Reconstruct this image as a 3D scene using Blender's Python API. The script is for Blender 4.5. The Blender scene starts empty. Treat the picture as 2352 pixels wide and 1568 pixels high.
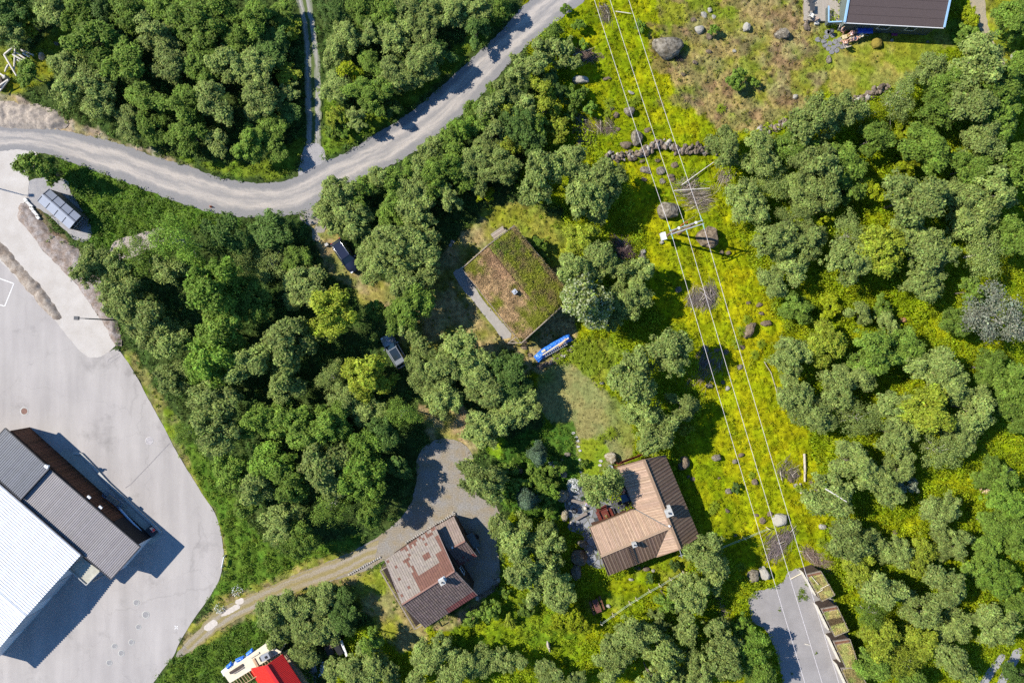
import bpy, math, random
import numpy as np
from mathutils import Vector, Matrix
R = math.radians
# ---------------------------------------------------------------- camera, sky, sun, exposure
SC = bpy.context.scene
COL = SC.collection
HC = 87.11                                   # flying height of the camera over the yard
PX = 18.0                                    # plan units per metre (the plan is 2352 x 1568 units)
cam_d = bpy.data.cameras.new('camera'); cam_d.lens = 24; cam_d.sensor_width = 36
cam_d.clip_start = 1; cam_d.clip_end = 6000
cam = bpy.data.objects.new('camera', cam_d); COL.objects.link(cam)
cam.location = (0, 0, HC); cam.rotation_euler = (0, 0, 0); SC.camera = cam
SUN_EL, SH = 42.0, -15.0                     # sun elevation, heading of the shadows
w = bpy.data.worlds.new('World'); SC.world = w; w.use_nodes = True
nt = w.node_tree; sky = nt.nodes.new('ShaderNodeTexSky'); sky.sky_type = 'NISHITA'; sky.sun_disc = False
sky.sun_elevation = R(SUN_EL); sky.sun_rotation = R(-75.0); sky.air_density = 1.0; sky.ozone_density = 6.0; sky.dust_density = 0.0
tint = nt.nodes.new('ShaderNodeVectorMath'); tint.operation = 'MULTIPLY'; tint.inputs[1].default_value = (.78, 1.0, 1.12)
nt.links.new(sky.outputs[0], tint.inputs[0]); nt.links.new(tint.outputs[0], nt.nodes['Background'].inputs[0]); nt.nodes['Background'].inputs[1].default_value = 0.10
sun_d = bpy.data.lights.new('sun', 'SUN'); sun_d.energy = 4.8; sun_d.angle = R(0.6); sun_d.color = (1, 0.945, 0.84)
sun = bpy.data.objects.new('sun', sun_d); COL.objects.link(sun); sun.location = (-80, 30, 90)
ldir = Vector((math.cos(R(SH)) * math.cos(R(SUN_EL)), math.sin(R(SH)) * math.cos(R(SUN_EL)), -math.sin(R(SUN_EL))))
sun.rotation_euler = ldir.to_track_quat('-Z', 'Y').to_euler()
SC.view_settings.view_transform = 'Standard'; SC.view_settings.look = 'None'
SC.view_settings.exposure = 0.66; SC.view_settings.gamma = 1.0
SC.render.engine = 'CYCLES'
SC.cycles.max_bounces = 6; SC.cycles.diffuse_bounces = 3; SC.cycles.transparent_max_bounces = 4
SC.cycles.use_denoising = False
SC.cycles.use_adaptive_sampling = True; SC.cycles.adaptive_threshold = 0.02
rnd = random.Random(7); rng = np.random.default_rng(7)

# ---------------------------------------------------------------- helpers
def at(px, py, z=0.0):
    """plan point of the photograph -> world point at height z that is seen there"""
    k = (1 - z / HC) / PX
    return Vector(((px - 1176) * k, (784 - py) * k, z))
def atg(px, py, zc):
    """ground point under something seen at (px,py) at height zc"""
    p = at(px, py, zc); return Vector((p.x, p.y, 0))
MATS = {}
def mat(name, col, rough=0.85, metal=0.0, nscale=3.0, namt=0.25, bump=0.0, vcol=False, col2=None, spec=0.3, stretch=None, transl=0.0, objrand=0.0, bscale=None, emit=None):
    if name in MATS: return MATS[name]
    m = bpy.data.materials.new(name); m.use_nodes = True; nt = m.node_tree; N = nt.nodes; L = nt.links
    b = N['Principled BSDF']; b.inputs['Roughness'].default_value = rough; b.inputs['Metallic'].default_value = metal
    b.inputs['Specular IOR Level'].default_value = spec
    tc = N.new('ShaderNodeTexCoord'); mp = N.new('ShaderNodeMapping'); L.new(tc.outputs['Object'], mp.inputs[0])
    if stretch: mp.inputs['Scale'].default_value = stretch
    nz = N.new('ShaderNodeTexNoise'); nz.inputs['Scale'].default_value = nscale; nz.inputs['Detail'].default_value = 6; nz.inputs['Roughness'].default_value = 0.65
    L.new(mp.outputs[0], nz.inputs['Vector'])
    ramp = N.new('ShaderNodeMapRange'); ramp.inputs['From Min'].default_value = 0.3; ramp.inputs['From Max'].default_value = 0.7
    L.new(nz.outputs['Fac'], ramp.inputs[0])
    if col2 is not None:
        mx = N.new('ShaderNodeMix'); mx.data_type = 'RGBA'; mx.inputs[6].default_value = (*col, 1); mx.inputs[7].default_value = (*col2, 1)
        L.new(ramp.outputs[0], mx.inputs[0]); src = mx.outputs[2]
    elif vcol:
        at_ = N.new('ShaderNodeAttribute'); at_.attribute_name = 'Col'; src = at_.outputs['Color']
    else:
        rg = N.new('ShaderNodeRGB'); rg.outputs[0].default_value = (*col, 1); src = rg.outputs[0]
    mr = N.new('ShaderNodeMapRange'); mr.inputs['From Min'].default_value = 0.3; mr.inputs['From Max'].default_value = 0.7
    mr.inputs['To Min'].default_value = 1 - namt; mr.inputs['To Max'].default_value = 1 + namt
    L.new(nz.outputs['Fac'], mr.inputs[0]); val = mr.outputs[0]
    if objrand:
        oi = N.new('ShaderNodeObjectInfo'); m2 = N.new('ShaderNodeMapRange'); m2.inputs['To Min'].default_value = 1 - objrand; m2.inputs['To Max'].default_value = 1 + objrand
        L.new(oi.outputs['Random'], m2.inputs[0]); mm = N.new('ShaderNodeMath'); mm.operation = 'MULTIPLY'
        L.new(val, mm.inputs[0]); L.new(m2.outputs[0], mm.inputs[1]); val = mm.outputs[0]
    vm = N.new('ShaderNodeVectorMath'); vm.operation = 'SCALE'; L.new(src, vm.inputs[0]); L.new(val, vm.inputs['Scale'])
    L.new(vm.outputs[0], b.inputs['Base Color'])
    if bump:
        bn = N.new('ShaderNodeTexNoise'); bn.inputs['Scale'].default_value = bscale or nscale * 4; bn.inputs['Detail'].default_value = 5
        L.new(mp.outputs[0], bn.inputs['Vector'])
        bp = N.new('ShaderNodeBump'); bp.inputs['Strength'].default_value = bump; bp.inputs['Distance'].default_value = 0.1
        L.new(bn.outputs['Fac'], bp.inputs['Height']); L.new(bp.outputs[0], b.inputs['Normal'])
    if transl:
        tr = N.new('ShaderNodeBsdfTranslucent'); L.new(vm.outputs[0], tr.inputs[0]); ms = N.new('ShaderNodeMixShader'); ms.inputs[0].default_value = transl
        L.new(b.outputs[0], ms.inputs[1]); L.new(tr.outputs[0], ms.inputs[2]); L.new(ms.outputs[0], N['Material Output'].inputs[0])
    if emit: b.inputs['Emission Color'].default_value = (*emit, 1); b.inputs['Emission Strength'].default_value = 1
    MATS[name] = m; return m

def tag(o, label=None, cat=None, group=None, kind=None):
    if label: o['label'] = label
    if cat: o['category'] = cat
    if group: o['group'] = group
    if kind: o['kind'] = kind
    return o
def thing(name, label, cat, loc=(0, 0, 0), rz=0.0, group=None):
    o = bpy.data.objects.new(name, None); COL.objects.link(o); o.location = loc; o.rotation_euler = (0, 0, rz); o.empty_display_size = 0.3
    tag(o, label, cat, group); return o
def copy_tree(o, parent=None):
    c = o.copy(); COL.objects.link(c); c.parent = parent
    for ch in list(o.children): copy_tree(ch, c)
    return c

class MB:
    """collects faces and builds them as one mesh object"""
    def __init__(s): s.v = []; s.f = []; s.m = []; s.c = []; s.col = None; s.mi = 0; s.sm = []
    def add(s, vs, fs, col=None, mi=None, smooth=False):
        n = len(s.v); s.v += [tuple(v) for v in vs]
        for f in fs: s.f.append([n + i for i in f]); s.m.append(s.mi if mi is None else mi); s.c.append(col or s.col or (1, 1, 1)); s.sm.append(smooth)
        return s
    def box(s, c, size, rz=0.0, M=None, col=None, mi=None, taper=1.0):
        hx, hy, hz = size[0] / 2, size[1] / 2, size[2] / 2; vs = []
        M = M or Matrix.Rotation(rz, 3, 'Z')
        for z in (-hz, hz):
            t = taper if z > 0 else 1
            for x, y in ((-hx, -hy), (hx, -hy), (hx, hy), (-hx, hy)): vs.append(Vector(c) + M @ Vector((x * t, y * t, z)))
        return s.add(vs, [(3, 2, 1, 0), (4, 5, 6, 7), (0, 1, 5, 4), (1, 2, 6, 5), (2, 3, 7, 6), (3, 0, 4, 7)], col, mi)
    def bar(s, a, b, wd, th, col=None, up=Vector((0, 0, 1)), mi=None):
        a = Vector(a); b = Vector(b); d = (b - a); L = d.length; d = d.normalized()
        if abs(d.dot(up)) > 0.95: up = Vector((1, 0, 0))
        y = up.cross(d).normalized(); z = d.cross(y)
        M = Matrix((d, y, z)).transposed()
        return s.box((a + b) / 2, (L, wd, th), M=M, col=col, mi=mi)
    def tube(s, pts, rad, n=8, cap=True, col=None, mi=None, smooth=True):
        pts = [Vector(p) for p in pts]; rs = rad if isinstance(rad, (list, tuple)) else [rad] * len(pts); base = len(s.v); k = len(pts); vs = []; fs = []
        for i, p in enumerate(pts):
            d = (pts[min(i + 1, k - 1)] - pts[max(i - 1, 0)]).normalized(); u = Vector((0, 0, 1)) if abs(d.z) < 0.9 else Vector((1, 0, 0))
            x = u.cross(d).normalized(); y = d.cross(x)
            for j in range(n):
                a = 2 * math.pi * j / n; vs.append(p + (x * math.cos(a) + y * math.sin(a)) * rs[i])
        for i in range(k - 1):
            for j in range(n): fs.append((i * n + j, i * n + (j + 1) % n, (i + 1) * n + (j + 1) % n, (i + 1) * n + j))
        s.add(vs, fs, col, mi, smooth)
        if cap:
            s.add(vs[:n], [tuple(range(n))[::-1]], col, mi); s.add(vs[-n:], [tuple(range(n))], col, mi)
        return s
    def cyl(s, c, r, h, n=16, r2=None, col=None, mi=None):
        c = Vector(c); return s.tube([c, c + Vector((0, 0, h))], [r, r if r2 is None else r2], n, True, col, mi)
    def lathe(s, c, prof, n=16, col=None, mi=None):
        c = Vector(c); vs = []; fs = []
        for r, z in prof:
            for j in range(n): a = 2 * math.pi * j / n; vs.append(c + Vector((r * math.cos(a), r * math.sin(a), z)))
        for i in range(len(prof) - 1):
            for j in range(n): fs.append((i * n + j, i * n + (j + 1) % n, (i + 1) * n + (j + 1) % n, (i + 1) * n + j))
        return s.add(vs, fs, col, mi, True)
    def prism(s, poly, z0, z1, col=None, mi=None):
        """poly: list of (x,y) counter-clockwise or not; vertical prism; z1 may be a list (top heights)"""
        n = len(poly); A = sum(poly[i][0] * poly[(i + 1) % n][1] - poly[(i + 1) % n][0] * poly[i][1] for i in range(n))
        zt = z1 if isinstance(z1, (list, tuple)) else [z1] * n
        P = list(poly); zt = list(zt)
        if A < 0: P = P[::-1]; zt = zt[::-1]
        vs = [(x, y, z0) for x, y, *_ in P] + [(p[0], p[1], z) for p, z in zip(P, zt)]
        return s.add(vs, [tuple(range(n))[::-1], tuple(range(n, 2 * n))] + [(i, (i + 1) % n, n + (i + 1) % n, n + i) for i in range(n)], col, mi)
    def slab(s, pts, th, col=None, mi=None):
        """3D polygon pts as the top face, thickened th downwards along z"""
        pts = [Vector(p) for p in pts]; n = len(pts)
        A = sum(pts[i].x * pts[(i + 1) % n].y - pts[(i + 1) % n].x * pts[i].y for i in range(n))
        if A < 0: pts = pts[::-1]
        lo = [p - Vector((0, 0, th)) for p in pts]
        return s.add(lo + pts, [tuple(range(n))[::-1], tuple(range(n, 2 * n))] + [(i, (i + 1) % n, n + (i + 1) % n, n + i) for i in range(n)], col, mi)
    def build(s, name, mats, parent=None, local=False):
        if not isinstance(mats, (list, tuple)): mats = [mats]
        off = Vector((0, 0, 0))
        if parent is not None and not local:
            p = parent
            while p is not None: off += Vector(p.location); p = p.parent
        me = bpy.data.meshes.new(name)
        me.from_pydata([(v[0] - off.x, v[1] - off.y, v[2] - off.z) for v in s.v], [], s.f)
        for m in mats: me.materials.append(m)
        me.polygons.foreach_set('material_index', s.m); me.polygons.foreach_set('use_smooth', s.sm)
        ca = me.color_attributes.new('Col', 'FLOAT_COLOR', 'CORNER')
        cols = []
        for f, c in zip(s.f, s.c): cols += [c[0], c[1], c[2], 1.0] * len(f)
        ca.data.foreach_set('color', cols)
        me.update()
        o = bpy.data.objects.new(name, me); COL.objects.link(o)
        if parent is not None: o.parent = parent
        return o

def clip(poly, axis, val, keep_ge):
    out = []; n = len(poly)
    for i in range(n):
        a = poly[i]; b = poly[(i + 1) % n]; da = a[axis] - val; db = b[axis] - val
        if not keep_ge: da, db = -da, -db
        if da >= 0: out.append(a)
        if (da > 0 and db < 0) or (da < 0 and db > 0):
            t = da / (da - db); out.append((a[0] + (b[0] - a[0]) * t, a[1] + (b[1] - a[1]) * t))
    return out
def strips(mb, poly3, sdir, wd, gap, th, colf, course=None, tilt=0.0, z0=0.004, alt=0.0):
    """cover a planar roof polygon with boards (or tiles when course is given) running down the slope; sdir = along the ridge"""
    P = [Vector(p) for p in poly3]; n = Vector((0, 0, 0)); k = len(P)
    for i in range(k): n += (P[i] - P[0]).cross(P[(i + 1) % k] - P[0])
    n.normalize()
    if n.z < 0: n = -n
    sx = (Vector(sdir) - n * Vector(sdir).dot(n)).normalized(); ty = sx.cross(n).normalized()
    if ty.z > 0: ty = -ty
    O_ = P[0]; q = [((p - O_).dot(sx), (p - O_).dot(ty)) for p in P]
    s0 = min(a for a, b in q); s1 = max(a for a, b in q); t0 = min(b for a, b in q); t1 = max(b for a, b in q)
    i = 0; s = s0
    while s < s1 - 1e-4:
        st = clip(clip(q, 0, s + gap / 2, True), 0, min(s + wd - gap / 2, s1), False)
        if len(st) >= 3:
            t = t0; j = 0; ph = rnd.random() * 0.3 * (course or 0)
            while t < t1 - 1e-4:
                te = t + course if course else t1 + 1
                pc = clip(clip(st, 1, t, True), 1, te, False) if course else st
                if len(pc) >= 3:
                    lift = z0 + (alt if i % 2 else 0)
                    top = []; bot = []
                    for a, b in pc:
                        base = O_ + sx * a + ty * b; fr = (b - t) / course if course else 0
                        top.append(base + n * (lift + th + tilt * fr)); bot.append(base + n * 0.001)
                    A = sum(pc[m][0] * pc[(m + 1) % len(pc)][1] - pc[(m + 1) % len(pc)][0] * pc[m][1] for m in range(len(pc)))
                    c0 = pc[0]; cx = sum(a for a, b in pc) / len(pc); cy = sum(b for a, b in pc) / len(pc)
                    col = colf((cx - s0) / (s1 - s0), (cy - t0) / (t1 - t0), i, j)
                    m_ = len(pc); 
                    nn = (top[1] - top[0]).cross(top[2] - top[0])
                    if nn.dot(n) < 0: top = top[::-1]; bot = bot[::-1]
                    mb.add(bot + top, [tuple(range(m_, 2 * m_))] + [(x, (x + 1) % m_, m_ + (x + 1) % m_, m_ + x) for x in range(m_)], col)
                if not course: break
                t = te; j += 1
        s += wd; i += 1
    return mb
def jit(c, a, r=rnd):
    k = 1 + r.uniform(-a, a); return (c[0] * k, c[1] * k * (1 + r.uniform(-a, a) * 0.15), c[2] * k * (1 + r.uniform(-a, a) * 0.3))

def smooth_poly(pts, closed=True, step=6.0, jitter=0.0, seed=1):
    """Catmull-Rom through plan points, then a little irregularity"""
    r = random.Random(seed); out = []; n = len(pts)
    rg = range(n) if closed else range(n - 1)
    for i in rg:
        g = (lambda k: pts[k % n]) if closed else (lambda k: pts[max(0, min(n - 1, k))])
        p0, p1, p2, p3 = g(i - 1), g(i), g(i + 1), g(i + 2)
        L = math.hypot(p2[0] - p1[0], p2[1] - p1[1]); k = max(1, int(L / step))
        for j in range(k):
            t = j / k; t2 = t * t; t3 = t2 * t
            q = [0.5 * ((2 * p1[a]) + (-p0[a] + p2[a]) * t + (2 * p0[a] - 5 * p1[a] + 4 * p2[a] - p3[a]) * t2 + (-p0[a] + 3 * p1[a] - 3 * p2[a] + p3[a]) * t3) for a in (0, 1)]
            out.append((q[0] + r.uniform(-jitter, jitter), q[1] + r.uniform(-jitter, jitter)))
    if not closed: out.append(tuple(pts[-1]))
    return out
def lin_poly(pts, step=8.0, jitter=0.0, seed=1):
    r = random.Random(seed); out = []; n = len(pts)
    for i in range(n):
        a, b = pts[i], pts[(i + 1) % n]; L = math.hypot(b[0] - a[0], b[1] - a[1]); k = max(1, int(L / step))
        for j in range(k):
            t = j / k; out.append((a[0] + (b[0] - a[0]) * t + r.uniform(-jitter, jitter), a[1] + (b[1] - a[1]) * t + r.uniform(-jitter, jitter)))
    return out
def sheet(name, plan, z, m, kind='structure', tri=True):
    """flat sheet on the ground from plan points"""
    me = bpy.data.meshes.new(name); pts = [at(x, y, z) for x, y in plan]
    k = 1 / (1 - z / HC); pts = [Vector((p.x * k, p.y * k, z)) for p in pts]
    A = sum(pts[i].x * pts[(i + 1) % len(pts)].y - pts[(i + 1) % len(pts)].x * pts[i].y for i in range(len(pts)))
    if A < 0: pts = pts[::-1]
    from mathutils.geometry import tessellate_polygon
    tr = tessellate_polygon([pts]); fs = []
    for t in tr:
        a, b, c = [pts[i] for i in t]; fs.append(t if (b - a).cross(c - a).z > 0 else (t[0], t[2], t[1]))
    me.from_pydata([tuple(p) for p in pts], [], fs); me.materials.append(m); me.update()
    o = bpy.data.objects.new(name, me); COL.objects.link(o); o['kind'] = kind
    return o
def np_mesh(name, V, F, mats, cols=None, mi=None, smooth=False):
    """V (n,3), F (m,4) quads -> object; cols (m,3) per face"""
    me = bpy.data.meshes.new(name); n = len(V); m = len(F); k = F.shape[1]
    me.vertices.add(n); me.vertices.foreach_set('co', np.ascontiguousarray(V, dtype=np.float32).ravel())
    me.loops.add(m * k); me.loops.foreach_set('vertex_index', np.ascontiguousarray(F, dtype=np.int32).ravel())
    me.polygons.add(m); me.polygons.foreach_set('loop_start', np.arange(0, m * k, k, dtype=np.int32))
    try: me.polygons.foreach_set('loop_total', np.full(m, k, dtype=np.int32))
    except Exception: pass
    if not isinstance(mats, (list, tuple)): mats = [mats]
    for q in mats: me.materials.append(q)
    if mi is not None: me.polygons.foreach_set('material_index', np.asarray(mi, dtype=np.int32))
    if smooth: me.polygons.foreach_set('use_smooth', np.ones(m, dtype=bool))
    me.update(calc_edges=True)
    if cols is not None:
        if len(cols) == m: c = np.repeat(cols, k, axis=0)
        else: c = cols[F.ravel()]
        c4 = np.concatenate([c, np.ones((len(c), 1))], axis=1).astype(np.float32)
        ca = me.color_attributes.new('Col', 'FLOAT_COLOR', 'CORNER'); ca.data.foreach_set('color', c4.ravel())
    me.validate()
    o = bpy.data.objects.new(name, me); COL.objects.link(o); return o
def leaves(pos, nrm, size, r, asp=0.55):
    """diamond leaves at pos facing nrm -> V, F"""
    n = len(pos); nrm = nrm / (np.linalg.norm(nrm, axis=1, keepdims=True) + 1e-9)
    t = r.normal(size=(n, 3)); t -= (t * nrm).sum(1, keepdims=True) * nrm; t /= np.linalg.norm(t, axis=1, keepdims=True) + 1e-9
    b = np.cross(nrm, t); s = size.reshape(-1, 1) if hasattr(size, 'reshape') else size
    V = np.stack([pos - t * s, pos + b * s * asp - nrm * s * 0.15, pos + t * s, pos - b * s * asp - nrm * s * 0.15], axis=1).reshape(-1, 3)
    F = np.arange(4 * n, dtype=np.int32).reshape(-1, 4); return V, F
# lattice noise for the land
def vnoise(X, Y, scale, seed):
    r = np.random.default_rng(seed); G = r.random((256, 256)); x = X / scale + 1000; y = Y / scale + 1000
    xi = np.floor(x).astype(int); yi = np.floor(y).astype(int); fx = x - xi; fy = y - yi
    fx = fx * fx * (3 - 2 * fx); fy = fy * fy * (3 - 2 * fy); g = lambda a, b: G[a % 256, b % 256]
    return (g(xi, yi) * (1 - fx) + g(xi + 1, yi) * fx) * (1 - fy) + (g(xi, yi + 1) * (1 - fx) + g(xi + 1, yi + 1) * fx) * fy
def fbm(X, Y, scale, seed, octs=4):
    a = 0; tot = 0; amp = 1.0
    for i in range(octs): a = a + vnoise(X, Y, scale / 2 ** i, seed + i) * amp; tot += amp; amp *= 0.55
    return a / tot
def inpoly(poly, X, Y):
    ins = np.zeros(X.shape, bool); n = len(poly); j = n - 1
    xs = [p[0] for p in poly]; ys = [p[1] for p in poly]
    bb = (X >= min(xs)) & (X <= max(xs)) & (Y >= min(ys)) & (Y <= max(ys))
    if not bb.any(): return ins
    x = X[bb]; y = Y[bb]; r = np.zeros(x.shape, bool)
    for i in range(n):
        xi, yi = poly[i]; xj, yj = poly[j]
        c = ((yi > y) != (yj > y)) & (x < (xj - xi) * (y - yi) / (yj - yi + 1e-12) + xi); r ^= c; j = i
    ins[bb] = r; return ins
# ---------------------------------------------------------------- land
ROAD_N = [(-160, 288), (-60, 288), (0, 289), (84, 294), (151, 300), (214, 315), (285, 334), (352, 358), (436, 382), (496, 405), (560, 418), (625, 420), (682, 405), (741, 374), (799, 348), (870, 303), (925, 271), (987, 221), (1054, 161), (1104, 117), (1154, 67), (1215, 0), (1300, -95), (1360, -160)]
ROAD_S = [(-160, 352), (-60, 350), (0, 346), (50, 345), (100, 352), (160, 372), (235, 399), (318, 430), (395, 460), (470, 484), (540, 497), (620, 498), (700, 486), (775, 444), (853, 402), (920, 368), (975, 334), (1052, 272), (1118, 205), (1172, 144), (1240, 80), (1345, 0), (1440, -85), (1500, -150)]
TRK_L = [(655, -120), (672, -40), (679, 0), (695, 60), (699, 150), (701, 250), (702, 340), (690, 402)]
TRK_R = [(697, -120), (710, -40), (716, 0), (724, 60), (735, 150), (738, 250), (738, 340), (752, 402)]
YARD = [(-160, 540), (-60, 560), (0, 580), (67, 660), (134, 735), (190, 800), (235, 812), (270, 800), (281, 814), (308, 854), (335, 905), (368, 965), (409, 1043), (462, 1130), (496, 1184), (512, 1251), (512, 1291), (502, 1334), (476, 1378), (449, 1415), (412, 1475), (399, 1505), (365, 1549), (340, 1600), (320, 1740), (-160, 1740)]
LANE = [(-160, 340), (0, 330), (60, 344), (94, 350), (67, 400), (67, 425), (60, 462), (46, 476), (46, 502), (67, 527), (76, 540), (100, 576), (141, 616), (188, 667), (218, 714), (248, 754), (267, 787), (240, 814), (208, 821), (181, 803), (134, 745), (67, 672), (0, 600), (-60, 560), (-160, 520)]
BERM = [(-20, 545), (14, 572), (45, 610), (84, 650), (118, 695), (140, 732), (128, 732), (95, 700), (60, 660), (20, 610), (-20, 570)]
VERGE = [(46, 470), (60, 472), (90, 505), (115, 540), (160, 560), (195, 610), (230, 660), (262, 740), (272, 790), (262, 785), (240, 740), (212, 700), (182, 655), (138, 610), (98, 570), (70, 530), (44, 500)]
BINPAD = [(60, 455), (64, 418), (100, 408), (150, 412), (162, 440), (200, 500), (212, 535), (196, 556), (170, 548), (140, 520), (108, 492), (74, 470)]
PAVE = [(250, 585), (268, 552), (325, 536), (372, 522), (400, 540), (360, 566), (300, 592), (268, 598)]
DRIVE = [(405, 1505), (432, 1470), (500, 1402), (600, 1355), (700, 1311), (800, 1270), (880, 1224), (935, 1170), (955, 1110), (960, 1045), (1000, 1010), (1050, 1012), (1085, 1045), (1080, 1100), (1100, 1140), (1138, 1160), (1152, 1200), (1140, 1230), (1146, 1290), (1146, 1330), (1128, 1360), (1096, 1376), (1040, 1340), (950, 1290), (880, 1288), (850, 1306), (770, 1332), (680, 1358), (600, 1392), (500, 1446), (430, 1500)]
LOT = [(1719, 1368), (1755, 1354), (1785, 1345), (1799, 1334), (1812, 1313), (1845, 1303), (1874, 1308), (1900, 1350), (1925, 1395), (1945, 1440), (1950, 1480), (1965, 1530), (1985, 1580), (2010, 1640), (2030, 1740), (1850, 1740), (1815, 1640), (1800, 1568), (1785, 1510), (1762, 1450), (1728, 1425)]
PATIO = [(1304, 1120), (1340, 1100), (1375, 1105), (1405, 1150), (1425, 1180), (1460, 1168), (1420, 1190), (1358, 1210), (1372, 1250), (1388, 1300), (1350, 1300), (1342, 1260), (1338, 1230), (1306, 1215), (1308, 1190), (1296, 1160), (1300, 1140)]
STRIPG = [(1040, 625), (1062, 612), (1110, 690), (1175, 765), (1172, 780), (1155, 780), (1105, 715), (1060, 660)]
CONC = [(150, 1030), (176, 1043), (188, 1040), (206, 1066), (235, 1108), (262, 1128), (300, 1165), (352, 1215), (372, 1232), (345, 1250), (260, 1190), (100, 1075)]
PATH_TR = [(2213, -60), (2256, -60), (2262, 0), (2266, 40), (2276, 84), (2296, 118), (2310, 160), (2290, 160), (2276, 118), (2258, 84), (2240, 40), (2226, 0)]
PATH_BR1 = [(2300, 1500), (2312, 1505), (2275, 1560), (2240, 1620), (2218, 1620), (2255, 1555)]
PATH_BR2 = [(2330, 1492), (2350, 1496), (2315, 1560), (2280, 1640), (2262, 1640), (2295, 1555)]
HARD = [ROAD_N + ROAD_S[::-1], TRK_L + TRK_R[::-1], YARD, LANE, BERM, BINPAD, PAVE, DRIVE, LOT, PATIO, STRIPG, CONC, PATH_TR, PATH_BR1, PATH_BR2]

x0, x1, y0, y1 = -170, 2522, -130, 1700; step = 4.2
gx = np.arange(x0, x1 + step, step); gy = np.arange(y0, y1 + step, step); GX, GY = np.meshgrid(gx, gy)   # plan units
def blur(a, k):
    for ax in (0, 1):
        for _ in range(2):
            p = np.pad(a, [(k, k) if i == ax else (0, 0) for i in (0, 1)], mode='edge'); c = np.cumsum(p, axis=ax)
            z = np.zeros_like(np.take(c, [0], axis=ax)); c = np.concatenate([z, c], axis=ax)
            n = a.shape[ax]; a = (np.take(c, np.arange(2 * k + 1, 2 * k + 1 + n), axis=ax) - np.take(c, np.arange(0, n), axis=ax)) / (2 * k + 1)
    return a
hard = np.zeros(GX.shape)
for p in HARD: hard = np.maximum(hard, inpoly(p, GX, GY).astype(float))
def sst(a, lo, hi): t = np.clip((a - lo) / (hi - lo), 0, 1); return t * t * (3 - 2 * t)
N1 = fbm(GX, GY, 120, 3); N2 = fbm(GX, GY, 45, 9); N3 = fbm(GX, GY, 18, 21, 3); N4 = fbm(GX, GY, 8, 33, 2)
def region(poly, soft=3, nz=0.5):
    return sst(blur(inpoly(poly, GX, GY).astype(float), soft) + (N3 - 0.5) * nz * 1.6, 0.38, 0.62)
LF = np.array
colg = np.ones(GX.shape + (3,)) * LF([.050, .075, .018]); dens = np.ones(GX.shape) * 2.2; pcol = np.ones(GX.shape + (3,)) * LF([.095, .16, .030]); psz = np.ones(GX.shape) * 1.0
def mixin(a, m, v):
    v = LF(v)
    if a.ndim == 3: return a * (1 - m[..., None]) + (v if v.ndim == 3 else v[None, None, :]) * m[..., None]
    return a * (1 - m) + v * m
def zone(poly, c1, c2=None, nmap=None, d=None, pc=None, ps=None, soft=3, nz=0.5, amt=1.0):
    global colg, dens, pcol, psz
    m = region(poly, soft, nz) * amt
    if c2 is not None:
        t = sst(nmap if nmap is not None else N2, .38, .62)[..., None]; c = LF(c1) * (1 - t) + LF(c2) * t
    else: c = c1
    colg = mixin(colg, m, c)
    if d is not None: dens = mixin(dens, m, d)
    if pc is not None: pcol = mixin(pcol, m, pc)
    if ps is not None: psz = mixin(psz, m, ps)
YG = [.250, .258, .004]; YG2 = [.175, .21, .004]; OL = [.20, .20, .03]; TAN = [.33, .25, .11]; BRN = [.13, .085, .045]; GRN = [.10, .16, .015]; DIRT = [.20, .145, .095]
# the eastern wood and the clearing: bright yellow-green ground cover
zone([(1180, -130), (2522, -130), (2522, 1700), (700, 1700), (800, 1440), (1000, 1440), (1150, 1340), (1180, 1120), (1250, 980), (1200, 800), (1280, 560), (1300, 480), (1180, 440), (1240, 300)], YG2, [.22, .25, .005], N2, 2.4, [.23, .30, .010], 1.45)
zone([(1300, 60), (1370, -130), (1900, -130), (1900, 230), (1740, 300), (1650, 340), (1690, 480), (1700, 620), (1760, 760), (1850, 940), (1880, 1090), (1900, 1250), (1880, 1330), (1730, 1340), (1620, 1240), (1560, 1060), (1640, 900), (1590, 780), (1500, 720), (1480, 560), (1440, 420), (1370, 330), (1310, 220)], YG, YG2, N2, 0.55, [.24, .27, .004], 0.6)
zone([(1560, 690), (1700, 560), (1800, 760), (1850, 900), (1870, 1200), (1700, 1250), (1640, 1000)], [.275, .272, .004], YG, N2, 0.45, [.30, .33, .010], 0.65)
# dry heath, top
zone([(1500, -130), (1930, -130), (1900, 60), (1920, 180), (1880, 240), (1740, 300), (1660, 300), (1560, 220), (1520, 120)], [.18, .20, .015], [.26, .205, .07], fbm(GX, GY, 70, 55), 0.5, [.17, .17, .03], 0.55)
zone([(1700, -130), (1920, -130), (1900, 60), (1900, 200), (1760, 250), (1700, 150)], [.19, .20, .02], [.28, .215, .085], N2, 0.4, [.17, .14, .04], 0.5, amt=0.8)
hb = sst(fbm(GX, GY, 38, 77), .56, .66) * region([(1480, -130), (1920, -130), (1900, 240), (1700, 300), (1500, 240)])
colg = mixin(colg, hb * 0.6, [.17, .10, .06])
# lawn by the upper cabin
zone([(1900, 60), (2210, 60), (2215, 100), (2130, 130), (2080, 190), (1950, 245), (1905, 230)], [.20, .215, .018], [.27, .235, .05], N2, 0.05, GRN, 0.4)
zone([(2220, -130), (2340, -130), (2352, 160), (2280, 170), (2230, 100)], [.22, .24, .015], OL, N2, 0.3, GRN, 0.5)
zone([(2170, 30), (2240, 60), (2240, 110), (2190, 110)], GRN, None, None, .8, [.14, .20, .015], .8)
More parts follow.
